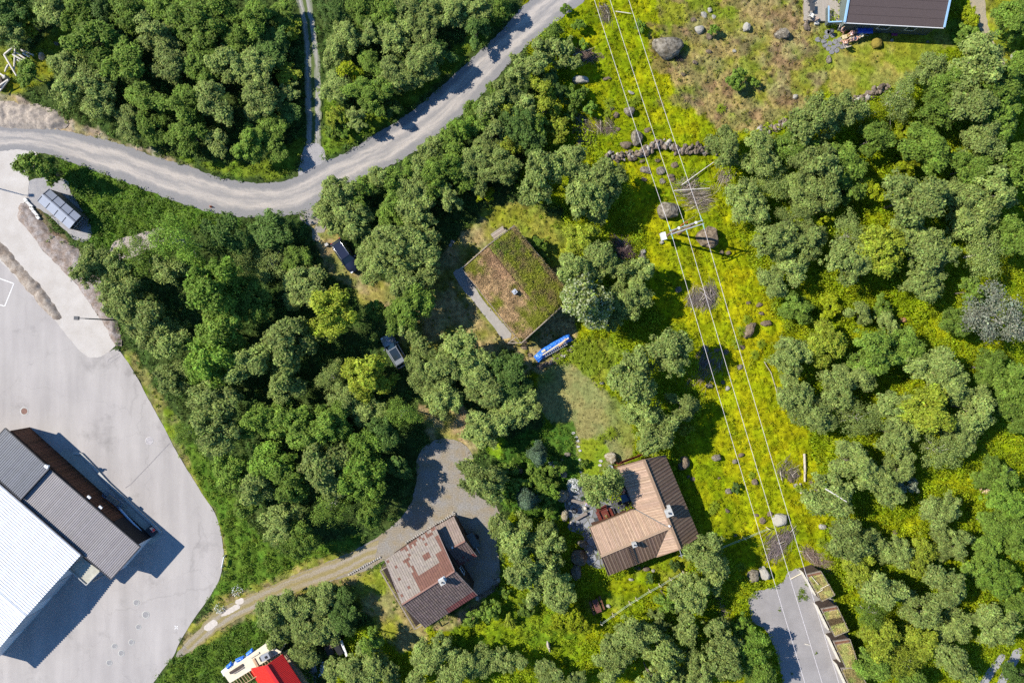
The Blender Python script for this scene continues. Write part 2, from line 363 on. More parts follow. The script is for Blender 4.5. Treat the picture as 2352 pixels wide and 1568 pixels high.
# cabin lawn, dry
zone([(1240, 850), (1290, 830), (1345, 850), (1390, 890), (1440, 930), (1470, 1030), (1430, 1060), (1350, 1100), (1325, 1100), (1318, 1020), (1250, 960), (1225, 900)], [.185, .21, .04], [.235, .22, .075], N1, 0.0, GRN, 0.4)
zone([(1330, 1000), (1400, 1010), (1400, 1060), (1350, 1110), (1325, 1090)], [.19, .24, .015], None, None, 0.1, GRN, .4)
# dry yard round the two cars and the turf cabin
zone([(712, 500), (740, 505), (790, 560), (860, 640), (940, 650), (1060, 540), (1110, 480), (1200, 465), (1290, 500), (1300, 620), (1320, 680), (1330, 780), (1240, 860), (1180, 860), (1100, 800), (1000, 820), (930, 800), (840, 700), (760, 630), (715, 560)], [.17, .17, .03], [.30, .235, .095], N2, 0.15, [.15, .17, .02], 0.5)
zone([(1080, 480), (1210, 465), (1300, 500), (1310, 600), (1250, 620), (1190, 520), (1130, 520)], [.19, .21, .018], OL, N2, 0.5, [.17, .22, .015], 0.6)
zone([(716, 520), (760, 520), (800, 600), (860, 660), (960, 700), (1000, 740), (930, 740), (800, 660), (740, 600)], TAN, [.21, .19, .05], N3, 0.05, GRN, .4)
zone([(1290, 800), (1380, 770), (1440, 800), (1400, 900), (1340, 860)], [.18, .21, .02], None, None, 1.0, [.20, .27, .02], 0.8)
# clearing by the service path, middle
zone([(950, 930), (1060, 930), (1110, 1000), (1100, 1060), (1060, 1030), (980, 1000)], [.22, .20, .05], [.30, .22, .10], N3, .2, GRN, .5)
zone([(1110, 1000), (1180, 1010), (1190, 1060), (1120, 1050)], [.16, .24, .012], None, None, .4, [.16, .24, .012], .7)
zone([(1170, 1000), (1320, 960), (1330, 1120), (1290, 1200), (1170, 1180), (1120, 1120)], [.06, .12, .015], None, None, 1.6, [.11, .19, .02], .8)
# yard edges
zone([(40, 455), (76, 460), (130, 530), (200, 590), (250, 700), (285, 800), (262, 800), (200, 690), (100, 585), (40, 510)], [.17, .12, .08], [.12, .10, .05], N3, .35, [.12, .17, .02], .6)
zone([(150, 355), (350, 425), (500, 480), (560, 500), (540, 530), (400, 520), (330, 530), (260, 560), (220, 590), (190, 560), (215, 530), (170, 440), (130, 390)], [.08, .14, .015], None, None, 3.4, [.115, .19, .025], 1.15)
zone([(0, 190), (60, 235), (130, 260), (200, 290), (300, 330), (440, 375), (500, 400), (480, 412), (350, 365), (200, 320), (100, 300), (-170, 300), (-170, 190)], TAN, [.27, .22, .15], N3, .12, [.16, .19, .02], .6)
zone([(300, 335), (500, 400), (640, 415), (690, 380), (700, 300), (660, 330), (600, 370), (500, 375), (400, 350)], [.12, .17, .015], None, None, 1.8, [.16, .22, .02], .7)
zone([(738, 200), (800, 280), (900, 230), (1000, 150), (1110, 60), (1190, 0), (1120, 90), (1000, 200), (870, 300), (745, 362)], [.11, .16, .015], None, None, 1.6, [.15, .21, .015], .7)
zone([(0, 100), (60, 130), (120, 60), (190, 60), (210, 100), (160, 140), (100, 190), (30, 220), (-60, 200)], [.20, .21, .015], [.13, .15, .02], N3, .7, [.21, .25, .015], .7)
zone([(270, 790), (300, 800), (400, 950), (470, 1080), (530, 1200), (520, 1350), (440, 1440), (500, 1360), (505, 1240), (440, 1120), (360, 970)], [.22, .20, .06], [.15, .19, .015], N2, .8, [.18, .23, .015], .7)
zone([(400, 990), (470, 1040), (560, 1180), (640, 1270), (780, 1240), (880, 1200), (800, 1270), (600, 1350), (480, 1400), (530, 1280), (500, 1180)], [.08, .14, .015], None, None, 2.6, [.13, .20, .02], .9)
zone([(360, 1560), (420, 1480), (520, 1440), (620, 1400), (620, 1480), (500, 1568), (420, 1640), (340, 1640)], [.08, .13, .015], None, None, 3.6, [.09, .155, .02], 1.1)
zone([(400, 1510), (420, 1455), (520, 1360), (600, 1340), (700, 1290), (860, 1250), (870, 1300), (760, 1350), (640, 1390), (520, 1450), (410, 1510)], [.24, .19, .08], OL, N3, .1, GRN, .5)
# yard of the tiled house
zone([(760, 1345), (860, 1300), (910, 1300), (975, 1440), (990, 1480), (930, 1500), (880, 1470), (840, 1400)], [.19, .205, .02], [.27, .22, .08], N2, .2, GRN, .5)
zone([(980, 1440), (1060, 1400), (1150, 1330), (1140, 1390), (1080, 1430), (990, 1460)], [.25, .18, .10], [.20, .18, .06], N3, .2, GRN, .5)
zone([(1130, 1340), (1240, 1370), (1360, 1420), (1330, 1520), (1200, 1480), (1060, 1500), (1020, 1460), (1090, 1420)], [.19, .24, .008], [.13, .19, .01], N2, 1.5, [.22, .29, .012], .9)
zone([(1370, 1340), (1500, 1290), (1610, 1250), (1600, 1300), (1500, 1370), (1380, 1440), (1330, 1380)], [.21, .225, .02], YG2, N2, .35, [.17, .22, .01], .6)
hm = np.clip(blur(hard, 2), 0, 1)
dens = dens * (hard < 0.5) * (1 - 0.5 * hm)
bump = (N2 - .5) * .9 + (N3 - .5) * .35 + (N4 - .5) * .10
lawnm = region([(1900, 60), (2210, 60), (2215, 100), (2080, 190), (1950, 245)]) + region([(1240, 850), (1345, 850), (1470, 1030), (1350, 1100), (1225, 900)])
bump = bump * (1 - np.clip(lawnm, 0, 1) * .85)
FLAT = []       # plans of buildings and other things that need level ground (filled by the list below)
for p in [[(1030, 590), (1185, 500), (1330, 680), (1200, 800)], [(1340, 1030), (1540, 1030), (1620, 1240), (1390, 1330), (1340, 1200)], [(870, 1170), (1110, 1170), (1110, 1400), (960, 1450)], [(1820, -130), (2220, -130), (2220, 90), (1880, 120)], [(1840, 1300), (1930, 1300), (2040, 1640), (1940, 1640)], [(60, 420), (200, 420), (200, 560), (60, 560)], [(500, 1480), (720, 1480), (720, 1640), (480, 1640)], [(770, 540), (830, 540), (830, 630), (770, 630)], [(880, 770), (950, 770), (950, 850), (880, 850)], [(1220, 760), (1330, 760), (1330, 840), (1220, 840)]]:
    hm = np.maximum(hm, np.clip(blur(inpoly(p, GX, GY).astype(float), 3) * 1.6, 0, 1))
GZ = bump * (1 - sst(hm, 0.0, .6)) - 0.03
hue = sst(fbm(GX, GY, 30, 141, 3), .35, .65)[..., None]
lm = region([(1240, 850), (1290, 830), (1345, 850), (1470, 1030), (1350, 1100), (1225, 900)])
rough_ = 1 - .6 * lm
colv = colg * (1 + rough_ * (.8 * N4 - .4))[..., None] * (1 + rough_ * (0.5 * N3 - .25))[..., None] * (np.array([.84, .97, 1.0]) * (1 - hue) + np.array([1.06, 1.02, 1.1]) * hue)
ny, nx = GX.shape; KX = 1 / PX
V = np.stack([(GX - 1176) * KX, (784 - GY) * KX, GZ], axis=-1).reshape(-1, 3)
idx = np.arange(ny * nx).reshape(ny, nx)
F = np.stack([idx[:-1, :-1], idx[1:, :-1], idx[1:, 1:], idx[:-1, 1:]], axis=-1).reshape(-1, 4)
m_ground = mat('ground_cover', (.2, .2, .02), .95, nscale=2.2, namt=.45, bump=.9, vcol=True, spec=.03, bscale=9)
ground = np_mesh('ground', V, F, m_ground, colv.reshape(-1, 3), smooth=True); ground['kind'] = 'structure'
# far land round the site out to the horizon
fx0, fx1, fy0, fy1 = (x0 + 4 - 1176) / PX, (x1 - 4 - 1176) / PX, (784 - y1 + 4) / PX, (784 - y0 - 4) / PX
mb = MB(); BIG = 2500
mb.add([(-BIG, -BIG, -.25), (BIG, -BIG, -.25), (BIG, BIG, -.25), (-BIG, BIG, -.25), (fx0, fy0, -.25), (fx1, fy0, -.25), (fx1, fy1, -.25), (fx0, fy1, -.25)], [(0, 1, 5, 4), (1, 2, 6, 5), (2, 3, 7, 6), (3, 0, 4, 7)])
tag(mb.build('far_terrain', mat('far_green', (.08, .12, .02), .95, nscale=.05, namt=.5)), kind='structure')
def sample(a, px, py):
    i = np.clip(((py - y0) / step).round().astype(int), 0, ny - 1); j = np.clip(((px - x0) / step).round().astype(int), 0, nx - 1); return a[i, j]
def gz(x, y):
    """ground height under a world point"""
    return float(sample(GZ, np.array([x * PX + 1176]), np.array([784 - y * PX]))[0])

# ---- made surfaces
def gravel_mat(name, c1, c2, big=.6, fine=40, bands=None, amt=.5):
    m = bpy.data.materials.new(name); m.use_nodes = True; nt = m.node_tree; N = nt.nodes; L = nt.links; b = N['Principled BSDF']; b.inputs['Roughness'].default_value = .95; b.inputs['Specular IOR Level'].default_value = .15
    tc = N.new('ShaderNodeTexCoord'); co = tc.outputs['Object']
    n1 = N.new('ShaderNodeTexNoise'); n1.inputs['Scale'].default_value = big; n1.inputs['Detail'].default_value = 8; n1.inputs['Roughness'].default_value = .65
    n2 = N.new('ShaderNodeTexNoise'); n2.inputs['Scale'].default_value = fine * .25; n2.inputs['Detail'].default_value = 6; n2.inputs['Roughness'].default_value = .8
    L.new(co, n2.inputs['Vector'])
    mx = N.new('ShaderNodeMix'); mx.data_type = 'RGBA'; mx.inputs[6].default_value = (*c1, 1); mx.inputs[7].default_value = (*c2, 1)
    if bands:
        uv = N.new('ShaderNodeUVMap'); mp = N.new('ShaderNodeMapping'); mp.inputs['Scale'].default_value = (8, .22, 1); L.new(uv.outputs[0], mp.inputs[0]); L.new(mp.outputs[0], n1.inputs['Vector']); n1.inputs['Scale'].default_value = 1.0
        sp = N.new('ShaderNodeSeparateXYZ'); L.new(uv.outputs[0], sp.inputs[0])
        n3 = N.new('ShaderNodeTexNoise'); n3.inputs['Scale'].default_value = .35; n3.inputs['Detail'].default_value = 3; L.new(co, n3.inputs['Vector'])
        a1 = N.new('ShaderNodeMath'); a1.operation = 'MULTIPLY_ADD'; a1.inputs[1].default_value = .22; L.new(n3.outputs['Fac'], a1.inputs[0]); L.new(sp.outputs[0], a1.inputs[2])
        a2 = N.new('ShaderNodeMath'); a2.operation = 'SUBTRACT'; a2.inputs[1].default_value = .11; L.new(a1.outputs[0], a2.inputs[0])
        cr = N.new('ShaderNodeValToRGB'); e = cr.color_ramp.elements; e[0].position = bands[0][0]; e[0].color = (bands[0][1],) * 3 + (1,); e[1].position = bands[-1][0]; e[1].color = (bands[-1][1],) * 3 + (1,)
        for p_, v_ in bands[1:-1]: q = e.new(p_); q.color = (v_, v_, v_, 1)
        L.new(a2.outputs[0], cr.inputs[0])
        mr = N.new('ShaderNodeMapRange'); mr.inputs['From Min'].default_value = .3; mr.inputs['From Max'].default_value = .7; mr.inputs['To Min'].default_value = .15; mr.inputs['To Max'].default_value = 1.5; L.new(n1.outputs['Fac'], mr.inputs[0])
        mu = N.new('ShaderNodeMath'); mu.operation = 'MULTIPLY'; mu.use_clamp = True; L.new(cr.outputs[0], mu.inputs[0]); L.new(mr.outputs[0], mu.inputs[1]); L.new(mu.outputs[0], mx.inputs[0])
    else:
        L.new(co, n1.inputs['Vector']); mr = N.new('ShaderNodeMapRange'); mr.inputs['From Min'].default_value = .35; mr.inputs['From Max'].default_value = .65; L.new(n1.outputs['Fac'], mr.inputs[0]); L.new(mr.outputs[0], mx.inputs[0])
    v = N.new('ShaderNodeMapRange'); v.inputs['From Min'].default_value = .3; v.inputs['From Max'].default_value = .7; v.inputs['To Min'].default_value = 1 - amt; v.inputs['To Max'].default_value = 1 + amt; L.new(n2.outputs['Fac'], v.inputs[0])
    sc = N.new('ShaderNodeVectorMath'); sc.operation = 'SCALE'; L.new(mx.outputs[2], sc.inputs[0]); L.new(v.outputs[0], sc.inputs['Scale']); L.new(sc.outputs[0], b.inputs['Base Color'])
    bp = N.new('ShaderNodeBump'); bp.inputs['Strength'].default_value = .4; bp.inputs['Distance'].default_value = .04; L.new(n2.outputs['Fac'], bp.inputs['Height']); L.new(bp.outputs[0], b.inputs['Normal'])
    return m
def ribbon(name, A, B, z, m, nacross=8, jt=1.6, seed=3):
    A = smooth_poly(A, False, 10); B = smooth_poly(B, False, 10)
    def res(P, n):
        d = [0]
        for i in range(1, len(P)): d.append(d[-1] + math.hypot(P[i][0] - P[i - 1][0], P[i][1] - P[i - 1][1]))
        t = np.linspace(0, d[-1], n); return np.stack([np.interp(t, d, [p[k] for p in P]) for k in (0, 1)], 1)
    n = int(min(300, sum(math.hypot(A[i + 1][0] - A[i][0], A[i + 1][1] - A[i][1]) for i in range(len(A) - 1)) / 6.2)); r = np.random.default_rng(seed); a = res(A, n) + np.clip(r.normal(0, jt, (n, 2)), -1.7, 1.7); b = res(B, n) + np.clip(r.normal(0, jt, (n, 2)), -1.7, 1.7)
    t = np.linspace(0, 1, nacross + 1)[None, :, None]; P = a[:, None] * (1 - t) + b[:, None] * t
    V = np.stack([(P[..., 0] - 1176) / PX, (784 - P[..., 1]) / PX, np.full(P.shape[:2], z)], -1).reshape(-1, 3)
    idx = np.arange(n * (nacross + 1)).reshape(n, nacross + 1)
    F = np.stack([idx[:-1, :-1], idx[:-1, 1:], idx[1:, 1:], idx[1:, :-1]], -1).reshape(-1, 4)
    a0, b0, c0 = V[F[0, 0]], V[F[0, 1]], V[F[0, 2]]
    if np.cross(b0 - a0, c0 - a0)[2] < 0: F = F[:, ::-1]
    o = np_mesh(name, V, F, m); uvl = o.data.uv_layers.new(name='UVMap')
    mid = (a + b) / 2; ln = np.concatenate([[0], np.cumsum(np.linalg.norm(np.diff(mid, axis=0), axis=1))]) / PX
    U = np.stack([np.broadcast_to(np.linspace(0, 1, nacross + 1), (n, nacross + 1)), np.broadcast_to(ln[:, None], (n, nacross + 1))], -1).reshape(-1, 2)
    uvl.data.foreach_set('uv', U[F.ravel()].astype(np.float32).ravel()); o['kind'] = 'structure'; return o
GREY = (.22, .212, .212)
m_road = gravel_mat('road_gravel', GREY, (.42, .375, .335), fine=40, bands=[(0, 0), (.16, .0), (.27, 1), (.40, .8), (.48, .3), (.56, .8), (.70, 1), (.82, .1), (1, 0)], amt=.32)
ribbon('gravel_road', ROAD_N, ROAD_S, .012, m_road)
m_trk = gravel_mat('track_gravel', (.075, .11, .02), (.31, .29, .27), fine=30, bands=[(0, .2), (.12, 1), (.34, 1), (.42, .1), (.58, .05), (.66, 1), (.88, 1), (1, .2)], amt=.3)
ribbon('two_wheel_track', TRK_L, TRK_R, .004, m_trk, jt=1.0)
def asphalt_mat():
    m = gravel_mat('yard_asphalt', (.362, .332, .315), (.40, .368, .345), big=.2, fine=60, amt=.13); nt = m.node_tree; N = nt.nodes; L = nt.links; b = N['Principled BSDF']
    src = b.inputs['Base Color'].links[0].from_socket
    tc = N.new('ShaderNodeTexCoord'); mp = N.new('ShaderNodeMapping'); mp.inputs['Rotation'].default_value = (0, 0, R(-55)); mp.inputs['Scale'].default_value = (.5, .06, 1); L.new(tc.outputs['Object'], mp.inputs[0])
    n = N.new('ShaderNodeTexNoise'); n.inputs['Scale'].default_value = 1.3; n.inputs['Detail'].default_value = 7; L.new(mp.outputs[0], n.inputs['Vector'])
    r1 = N.new('ShaderNodeMapRange'); r1.inputs['From Min'].default_value = .3; r1.inputs['From Max'].default_value = .7; r1.inputs['To Min'].default_value = .89; r1.inputs['To Max'].default_value = 1.09; L.new(n.outputs['Fac'], r1.inputs[0])
    # sparse stains
    n4 = N.new('ShaderNodeTexNoise'); n4.inputs['Scale'].default_value = .22; n4.inputs['Detail'].default_value = 9; n4.inputs['Roughness'].default_value = .7; L.new(tc.outputs['Object'], n4.inputs['Vector'])
    r2 = N.new('ShaderNodeMapRange'); r2.inputs['From Min'].default_value = .56; r2.inputs['From Max'].default_value = .72; r2.inputs['To Min'].default_value = 1; r2.inputs['To Max'].default_value = .72; L.new(n4.outputs['Fac'], r2.inputs[0])
    mu = N.new('ShaderNodeMath'); mu.operation = 'MULTIPLY'; L.new(r1.outputs[0], mu.inputs[0]); L.new(r2.outputs[0], mu.inputs[1])
    # hairline cracks
    vo = N.new('ShaderNodeTexVoronoi'); vo.feature = 'DISTANCE_TO_EDGE'; vo.inputs['Scale'].default_value = .09; nz = N.new('ShaderNodeTexNoise'); nz.inputs['Scale'].default_value = .5; nz.inputs['Detail'].default_value = 5
    L.new(tc.outputs['Object'], nz.inputs['Vector']); ad = N.new('ShaderNodeVectorMath'); ad.operation = 'MULTIPLY_ADD'; ad.inputs[1].default_value = (3, 3, 0); L.new(nz.outputs['Color'], ad.inputs[0]); L.new(tc.outputs['Object'], ad.inputs[2]); L.new(ad.outputs[0], vo.inputs['Vector'])
    r3 = N.new('ShaderNodeMapRange'); r3.inputs['From Min'].default_value = .0; r3.inputs['From Max'].default_value = .004; r3.inputs['To Min'].default_value = .88; r3.inputs['To Max'].default_value = 1; L.new(vo.outputs['Distance'], r3.inputs[0])
    m3 = N.new('ShaderNodeMath'); m3.operation = 'MULTIPLY'; L.new(mu.outputs[0], m3.inputs[0]); L.new(r3.outputs[0], m3.inputs[1])
    sc = N.new('ShaderNodeVectorMath'); sc.operation = 'SCALE'; L.new(src, sc.inputs[0]); L.new(m3.outputs[0], sc.inputs['Scale']); L.new(sc.outputs[0], b.inputs['Base Color']); return m
m_asph = asphalt_mat()
sheet('asphalt_yard', smooth_poly(YARD, True, 10, .5, 4), .004, m_asph)
m_lane = gravel_mat('pale_gravel', (.50, .462, .425), (.43, .39, .35), big=.5, fine=40, amt=.16)
sheet('pale_gravel_lane', smooth_poly(LANE, True, 8, 1.2, 5), .008, m_lane)
m_berm = gravel_mat('dirt_gravel', (.36, .31, .26), (.22, .17, .13), big=1.2, fine=26, amt=.5)
# a low ridge of loose dirt between lane and asphalt, and the dug verge
def mound(name, plan, h, m, seed=1, st=4.0, kind='structure'):
    xs = [p[0] for p in plan]; ys = [p[1] for p in plan]; X, Y = np.meshgrid(np.arange(min(xs) - 8, max(xs) + 8, st), np.arange(min(ys) - 8, max(ys) + 8, st))
    k = blur(inpoly(plan, X, Y).astype(float), 1); z = -.06 + k * h * (.35 + 1.1 * fbm(X, Y, 26, seed)) + (k > .1) * (fbm(X, Y, 9, seed + 5) - .4) * h * .8
    V = np.stack([(X - 1176) / PX, (784 - Y) / PX, z], -1).reshape(-1, 3); a, b = X.shape; idx = np.arange(a * b).reshape(a, b)
    F = np.stack([idx[:-1, :-1], idx[1:, :-1], idx[1:, 1:], idx[:-1, 1:]], -1).reshape(-1, 4); keep = (V[F][:, :, 2].max(1) > -.05); o = np_mesh(name, V, F[keep], m, smooth=True); o['kind'] = kind; return o
mound('dirt_ridge', BERM, .35, m_berm, 3, 3.0)
mound('dug_verge', VERGE, .3, gravel_mat('dug_earth', (.20, .145, .11), (.33, .29, .27), big=1.4, fine=26, amt=.6), 8, 3.0)
mound('spoil_bank', [(-100, 245), (20, 240), (80, 246), (130, 262), (150, 285), (120, 293), (60, 291), (-100, 285)], .5, gravel_mat('spoil', (.42, .35, .28), (.26, .22, .19), big=1.3, fine=22, amt=.45), 12, 3.0)
m_pad = gravel_mat('pad_gravel', (.27, .26, .265), (.34, .32, .31), big=1.2, fine=40, amt=.45)
sheet('shelter_gravel_pad', smooth_poly(BINPAD, True, 8, 1.5, 6), .0, m_pad)
sheet('small_gravel_area', smooth_poly(PAVE, True, 8, 1.5, 7), .0, gravel_mat('tan_gravel', (.40, .34, .31), (.33, .27, .235), big=.8, fine=20, amt=.2))
m_drive = gravel_mat('drive_gravel', (.25, .235, .22), (.25, .20, .13), big=.55, fine=26, amt=.6)
sheet('driveway', smooth_poly(DRIVE, True, 8, 1.6, 8), .0, m_drive)
DL = [(418, 1478), (500, 1402), (600, 1355), (700, 1311), (800, 1272), (870, 1238)]; DR = [(440, 1500), (505, 1445), (600, 1394), (680, 1358), (765, 1330), (860, 1284)]
ribbon('grassy_drive_strip', DL, DR, .006, gravel_mat('drive_tracks', (.255, .205, .085), (.31, .265, .215), fine=26, bands=[(0, .1), (.14, .4), (.24, 1), (.36, .9), (.46, .15), (.58, .1), (.68, .9), (.80, 1), (.9, .2), (1, 0)], amt=.5), jt=1.2)
sheet('gravel_parking_lot', smooth_poly(LOT, True, 8, 2.0, 9), .0, gravel_mat('lot_gravel', (.245, .228, .222), (.30, .28, .272), big=.5, fine=50, amt=.42))
sheet('cabin_gravel_strip', lin_poly(STRIPG, 8, 1.2, 2), .0, gravel_mat('strip_gravel', (.36, .335, .31), (.29, .27, .25), big=2, fine=50, amt=.35))
sheet('dirt_path', smooth_poly(PATH_TR, True, 8, 1.5, 3), .0, gravel_mat('path_dirt', (.36, .29, .19), (.27, .24, .17), big=1.2, fine=26, amt=.35))
for pl, nm in ((PATH_BR1, 'wheel_path'), (PATH_BR2, 'wheel_path')): sheet(nm, smooth_poly(pl, True, 8, 1.2, 3), .0, gravel_mat('wheel_gravel', (.33, .32, .33), (.26, .25, .25), big=1.2, fine=40, amt=.35))
m_conc = gravel_mat('old_concrete', (.45, .43, .37), (.38, .355, .31), big=.7, fine=12, amt=.12)
sheet('concrete_apron', lin_poly(CONC, 10, .8, 3), .010, m_conc)
for pl in ([(1460, 1385), (1475, 1380), (1482, 1392), (1470, 1402)],): pass
# pale sandy spots in the drive mouth, the junction aprons
for i, pl in enumerate(([(468, 1440), (490, 1422), (500, 1432), (478, 1448)], [(508, 1412), (540, 1388), (552, 1395), (520, 1412)], [(540, 1380), (556, 1372), (560, 1382), (546, 1388)])):
    sheet('sand_patch', smooth_poly(pl, True, 4, .8, i), .016, mat('pale_sand', (.52, .46, .40), .95, namt=.15))
sheet('junction_gravel', smooth_poly([(694, 480), (735, 462), (748, 500), (742, 540), (722, 556), (712, 520), (690, 505)], True, 6, 1.5, 4), .006, gravel_mat('junction_g', (.24, .225, .215), (.30, .25, .17), big=.6, fine=30, amt=.4))
sheet('junction_gravel', smooth_poly([(688, 378), (702, 335), (738, 335), (750, 376), (725, 400), (690, 408)], True, 6, 1.5, 5), .008, m_pad)
# yard markings and seams
m_wl = mat('worn_white_paint', (.72, .70, .68), .8, nscale=2, namt=.2)
def strip_line(name, a, b, wd, z, m, kind='structure'):
    a = at(*a); b = at(*b); d = (b - a).normalized(); n = Vector((-d.y, d.x, 0)) * wd / 2; mb = MB()
    mb.add([a - n + Vector((0, 0, z)), b - n + Vector((0, 0, z)), b + n + Vector((0, 0, z)), a + n + Vector((0, 0, z))], [(0, 1, 2, 3)]); return tag(mb.build(name, m), kind=kind)
for a, b in (((-10, 636), (31, 651)), ((32, 651), (11, 703)), ((10, 703), (-10, 697))): strip_line('painted_bay_line', a, b, .12, .012, m_wl)
m_seam = mat('seam_tar', (.24, .22, .22), .9)
for a, b in (((391, 1016), (350, 1060)), ((350, 1060), (300, 1112)), ((300, 1112), (288, 1120))): strip_line('asphalt_seam', a, b, .09, .0105, m_seam)
for a, b in (((273, 812), (249, 826)), ((277, 817), (254, 832)), ((249, 826), (247, 833))): strip_line('asphalt_cut_line', a, b, .07, .0105, mat('cut_line', (.27, .25, .25), .9))
for a, b in (((401, 1436), (409, 1444)), ((409, 1436), (401, 1444))): strip_line('survey_cross_mark', a, b, .08, .012, m_wl)
# flagstone patio with joints
def voro_stone(name, plan, z, stone, joint, scale, seed=2):
    m = bpy.data.materials.new(name + '_stone'); m.use_nodes = True; nt = m.node_tree; N = nt.nodes; L = nt.links; b = N['Principled BSDF']; b.inputs['Roughness'].default_value = .9
    tc = N.new('ShaderNodeTexCoord'); v1 = N.new('ShaderNodeTexVoronoi'); v1.inputs['Scale'].default_value = scale; v2 = N.new('ShaderNodeTexVoronoi'); v2.feature = 'DISTANCE_TO_EDGE'; v2.inputs['Scale'].default_value = scale
    L.new(tc.outputs['Object'], v1.inputs['Vector']); L.new(tc.outputs['Object'], v2.inputs['Vector'])
    sp = N.new('ShaderNodeSeparateColor'); L.new(v1.outputs['Color'], sp.inputs[0]); mr = N.new('ShaderNodeMapRange'); mr.inputs['To Min'].default_value = .75; mr.inputs['To Max'].default_value = 1.3; L.new(sp.outputs[0], mr.inputs[0])
    nz = N.new('ShaderNodeTexNoise'); nz.inputs['Scale'].default_value = 6; nz.inputs['Detail'].default_value = 6; L.new(tc.outputs['Object'], nz.inputs['Vector']); mu = N.new('ShaderNodeMath'); mu.operation = 'MULTIPLY'; L.new(mr.outputs[0], mu.inputs[0]); mr2 = N.new('ShaderNodeMapRange'); mr2.inputs['To Min'].default_value = .7; mr2.inputs['To Max'].default_value = 1.3; L.new(nz.outputs['Fac'], mr2.inputs[0]); L.new(mr2.outputs[0], mu.inputs[1])
    sc = N.new('ShaderNodeVectorMath'); sc.operation = 'SCALE'; sc.inputs[0].default_value = stone; L.new(mu.outputs[0], sc.inputs['Scale'])
    ed = N.new('ShaderNodeMapRange'); ed.inputs['From Min'].default_value = .03; ed.inputs['From Max'].default_value = .07; L.new(v2.outputs['Distance'], ed.inputs[0])
    mx = N.new('ShaderNodeMix'); mx.data_type = 'RGBA'; mx.inputs[6].default_value = (*joint, 1); L.new(ed.outputs[0], mx.inputs[0]); L.new(sc.outputs[0], mx.inputs[7]); L.new(mx.outputs[2], b.inputs['Base Color'])
    bp = N.new('ShaderNodeBump'); bp.inputs['Strength'].default_value = .5; bp.inputs['Distance'].default_value = .03; L.new(ed.outputs[0], bp.inputs['Height']); L.new(bp.outputs[0], b.inputs['Normal'])
    return sheet(name, plan, z, m)
voro_stone('flagstone_patio', smooth_poly(PATIO, True, 6, .8, 3), .03, (.20, .205, .22), (.10, .10, .07), 1.15)
# plants that nobody could count
def scatter(name, nplants, nl, m, mask, size, colfn, seed, hfac=1.0, lsz=(.07, .13), spread=.45):
    r = np.random.default_rng(seed); w_ = mask.ravel() / mask.sum(); ii = r.choice(len(w_), nplants, p=w_)
    px = GX.ravel()[ii] + r.uniform(-.5, .5, nplants) * step; py = GY.ravel()[ii] + r.uniform(-.5, .5, nplants) * step
    sz = psz.ravel()[ii] * size * r.uniform(.6, 1.35, nplants); c = pcol.ravel().reshape(-1, 3)[ii] if colfn is None else colfn(ii)
    c = c * r.uniform(.65, 1.35, (nplants, 1)) * (1 + r.normal(0, .06, (nplants, 3)))
    cx = (px - 1176) / PX; cy = (784 - py) / PX; cz = GZ.ravel()[ii]
    d = r.normal(size=(nplants, nl, 3)); d[..., 2] = np.abs(d[..., 2]) * 1.1; d /= np.linalg.norm(d, axis=-1, keepdims=True)
    rad = sz[:, None, None] * r.uniform(.55, 1.0, (nplants, nl, 1)) * spread
    p = np.stack([cx, cy, cz + sz * .12], -1)[:, None, :] + d * rad * np.array([1, 1, hfac])
    nn = d * .7 + np.array([0, 0, .55]) + r.normal(0, .35, d.shape)
    s = (r.uniform(lsz[0], lsz[1], (nplants, nl)) * (.6 + .4 * sz[:, None])).reshape(-1)
    V, F = leaves(p.reshape(-1, 3), nn.reshape(-1, 3), s, r)
    cl = np.repeat(c, nl, 0) * r.uniform(.75, 1.3, (nplants * nl, 1))
    o = np_mesh(name, V, F, m, np.clip(cl, 0, 1)); o['kind'] = 'stuff'; return o
m_leafv = mat('undergrowth_leaf', (.1, .2, .02), .6, nscale=4, namt=.2, vcol=True, spec=.12, transl=.3)
infr = ((GX > -70) & (GX < 2422) & (GY > -60) & (GY < 1628)).astype(float) + .12
scatter('undergrowth', 24000, 18, m_leafv, dens * infr, 1.0, None, 5)
gmask = (hard < .5) * (1 - np.clip(blur(hard, 1), 0, 1) * .7) * ((GX > 1150) + .35) * infr * (1 - .6 * np.clip(lawnm, 0, 1))
scatter('meadow_grass', 42000, 7, m_leafv, gmask, .5, lambda ii: colv.reshape(-1, 3)[ii] * 1.1, 6, .7, (.06, .12), .6)
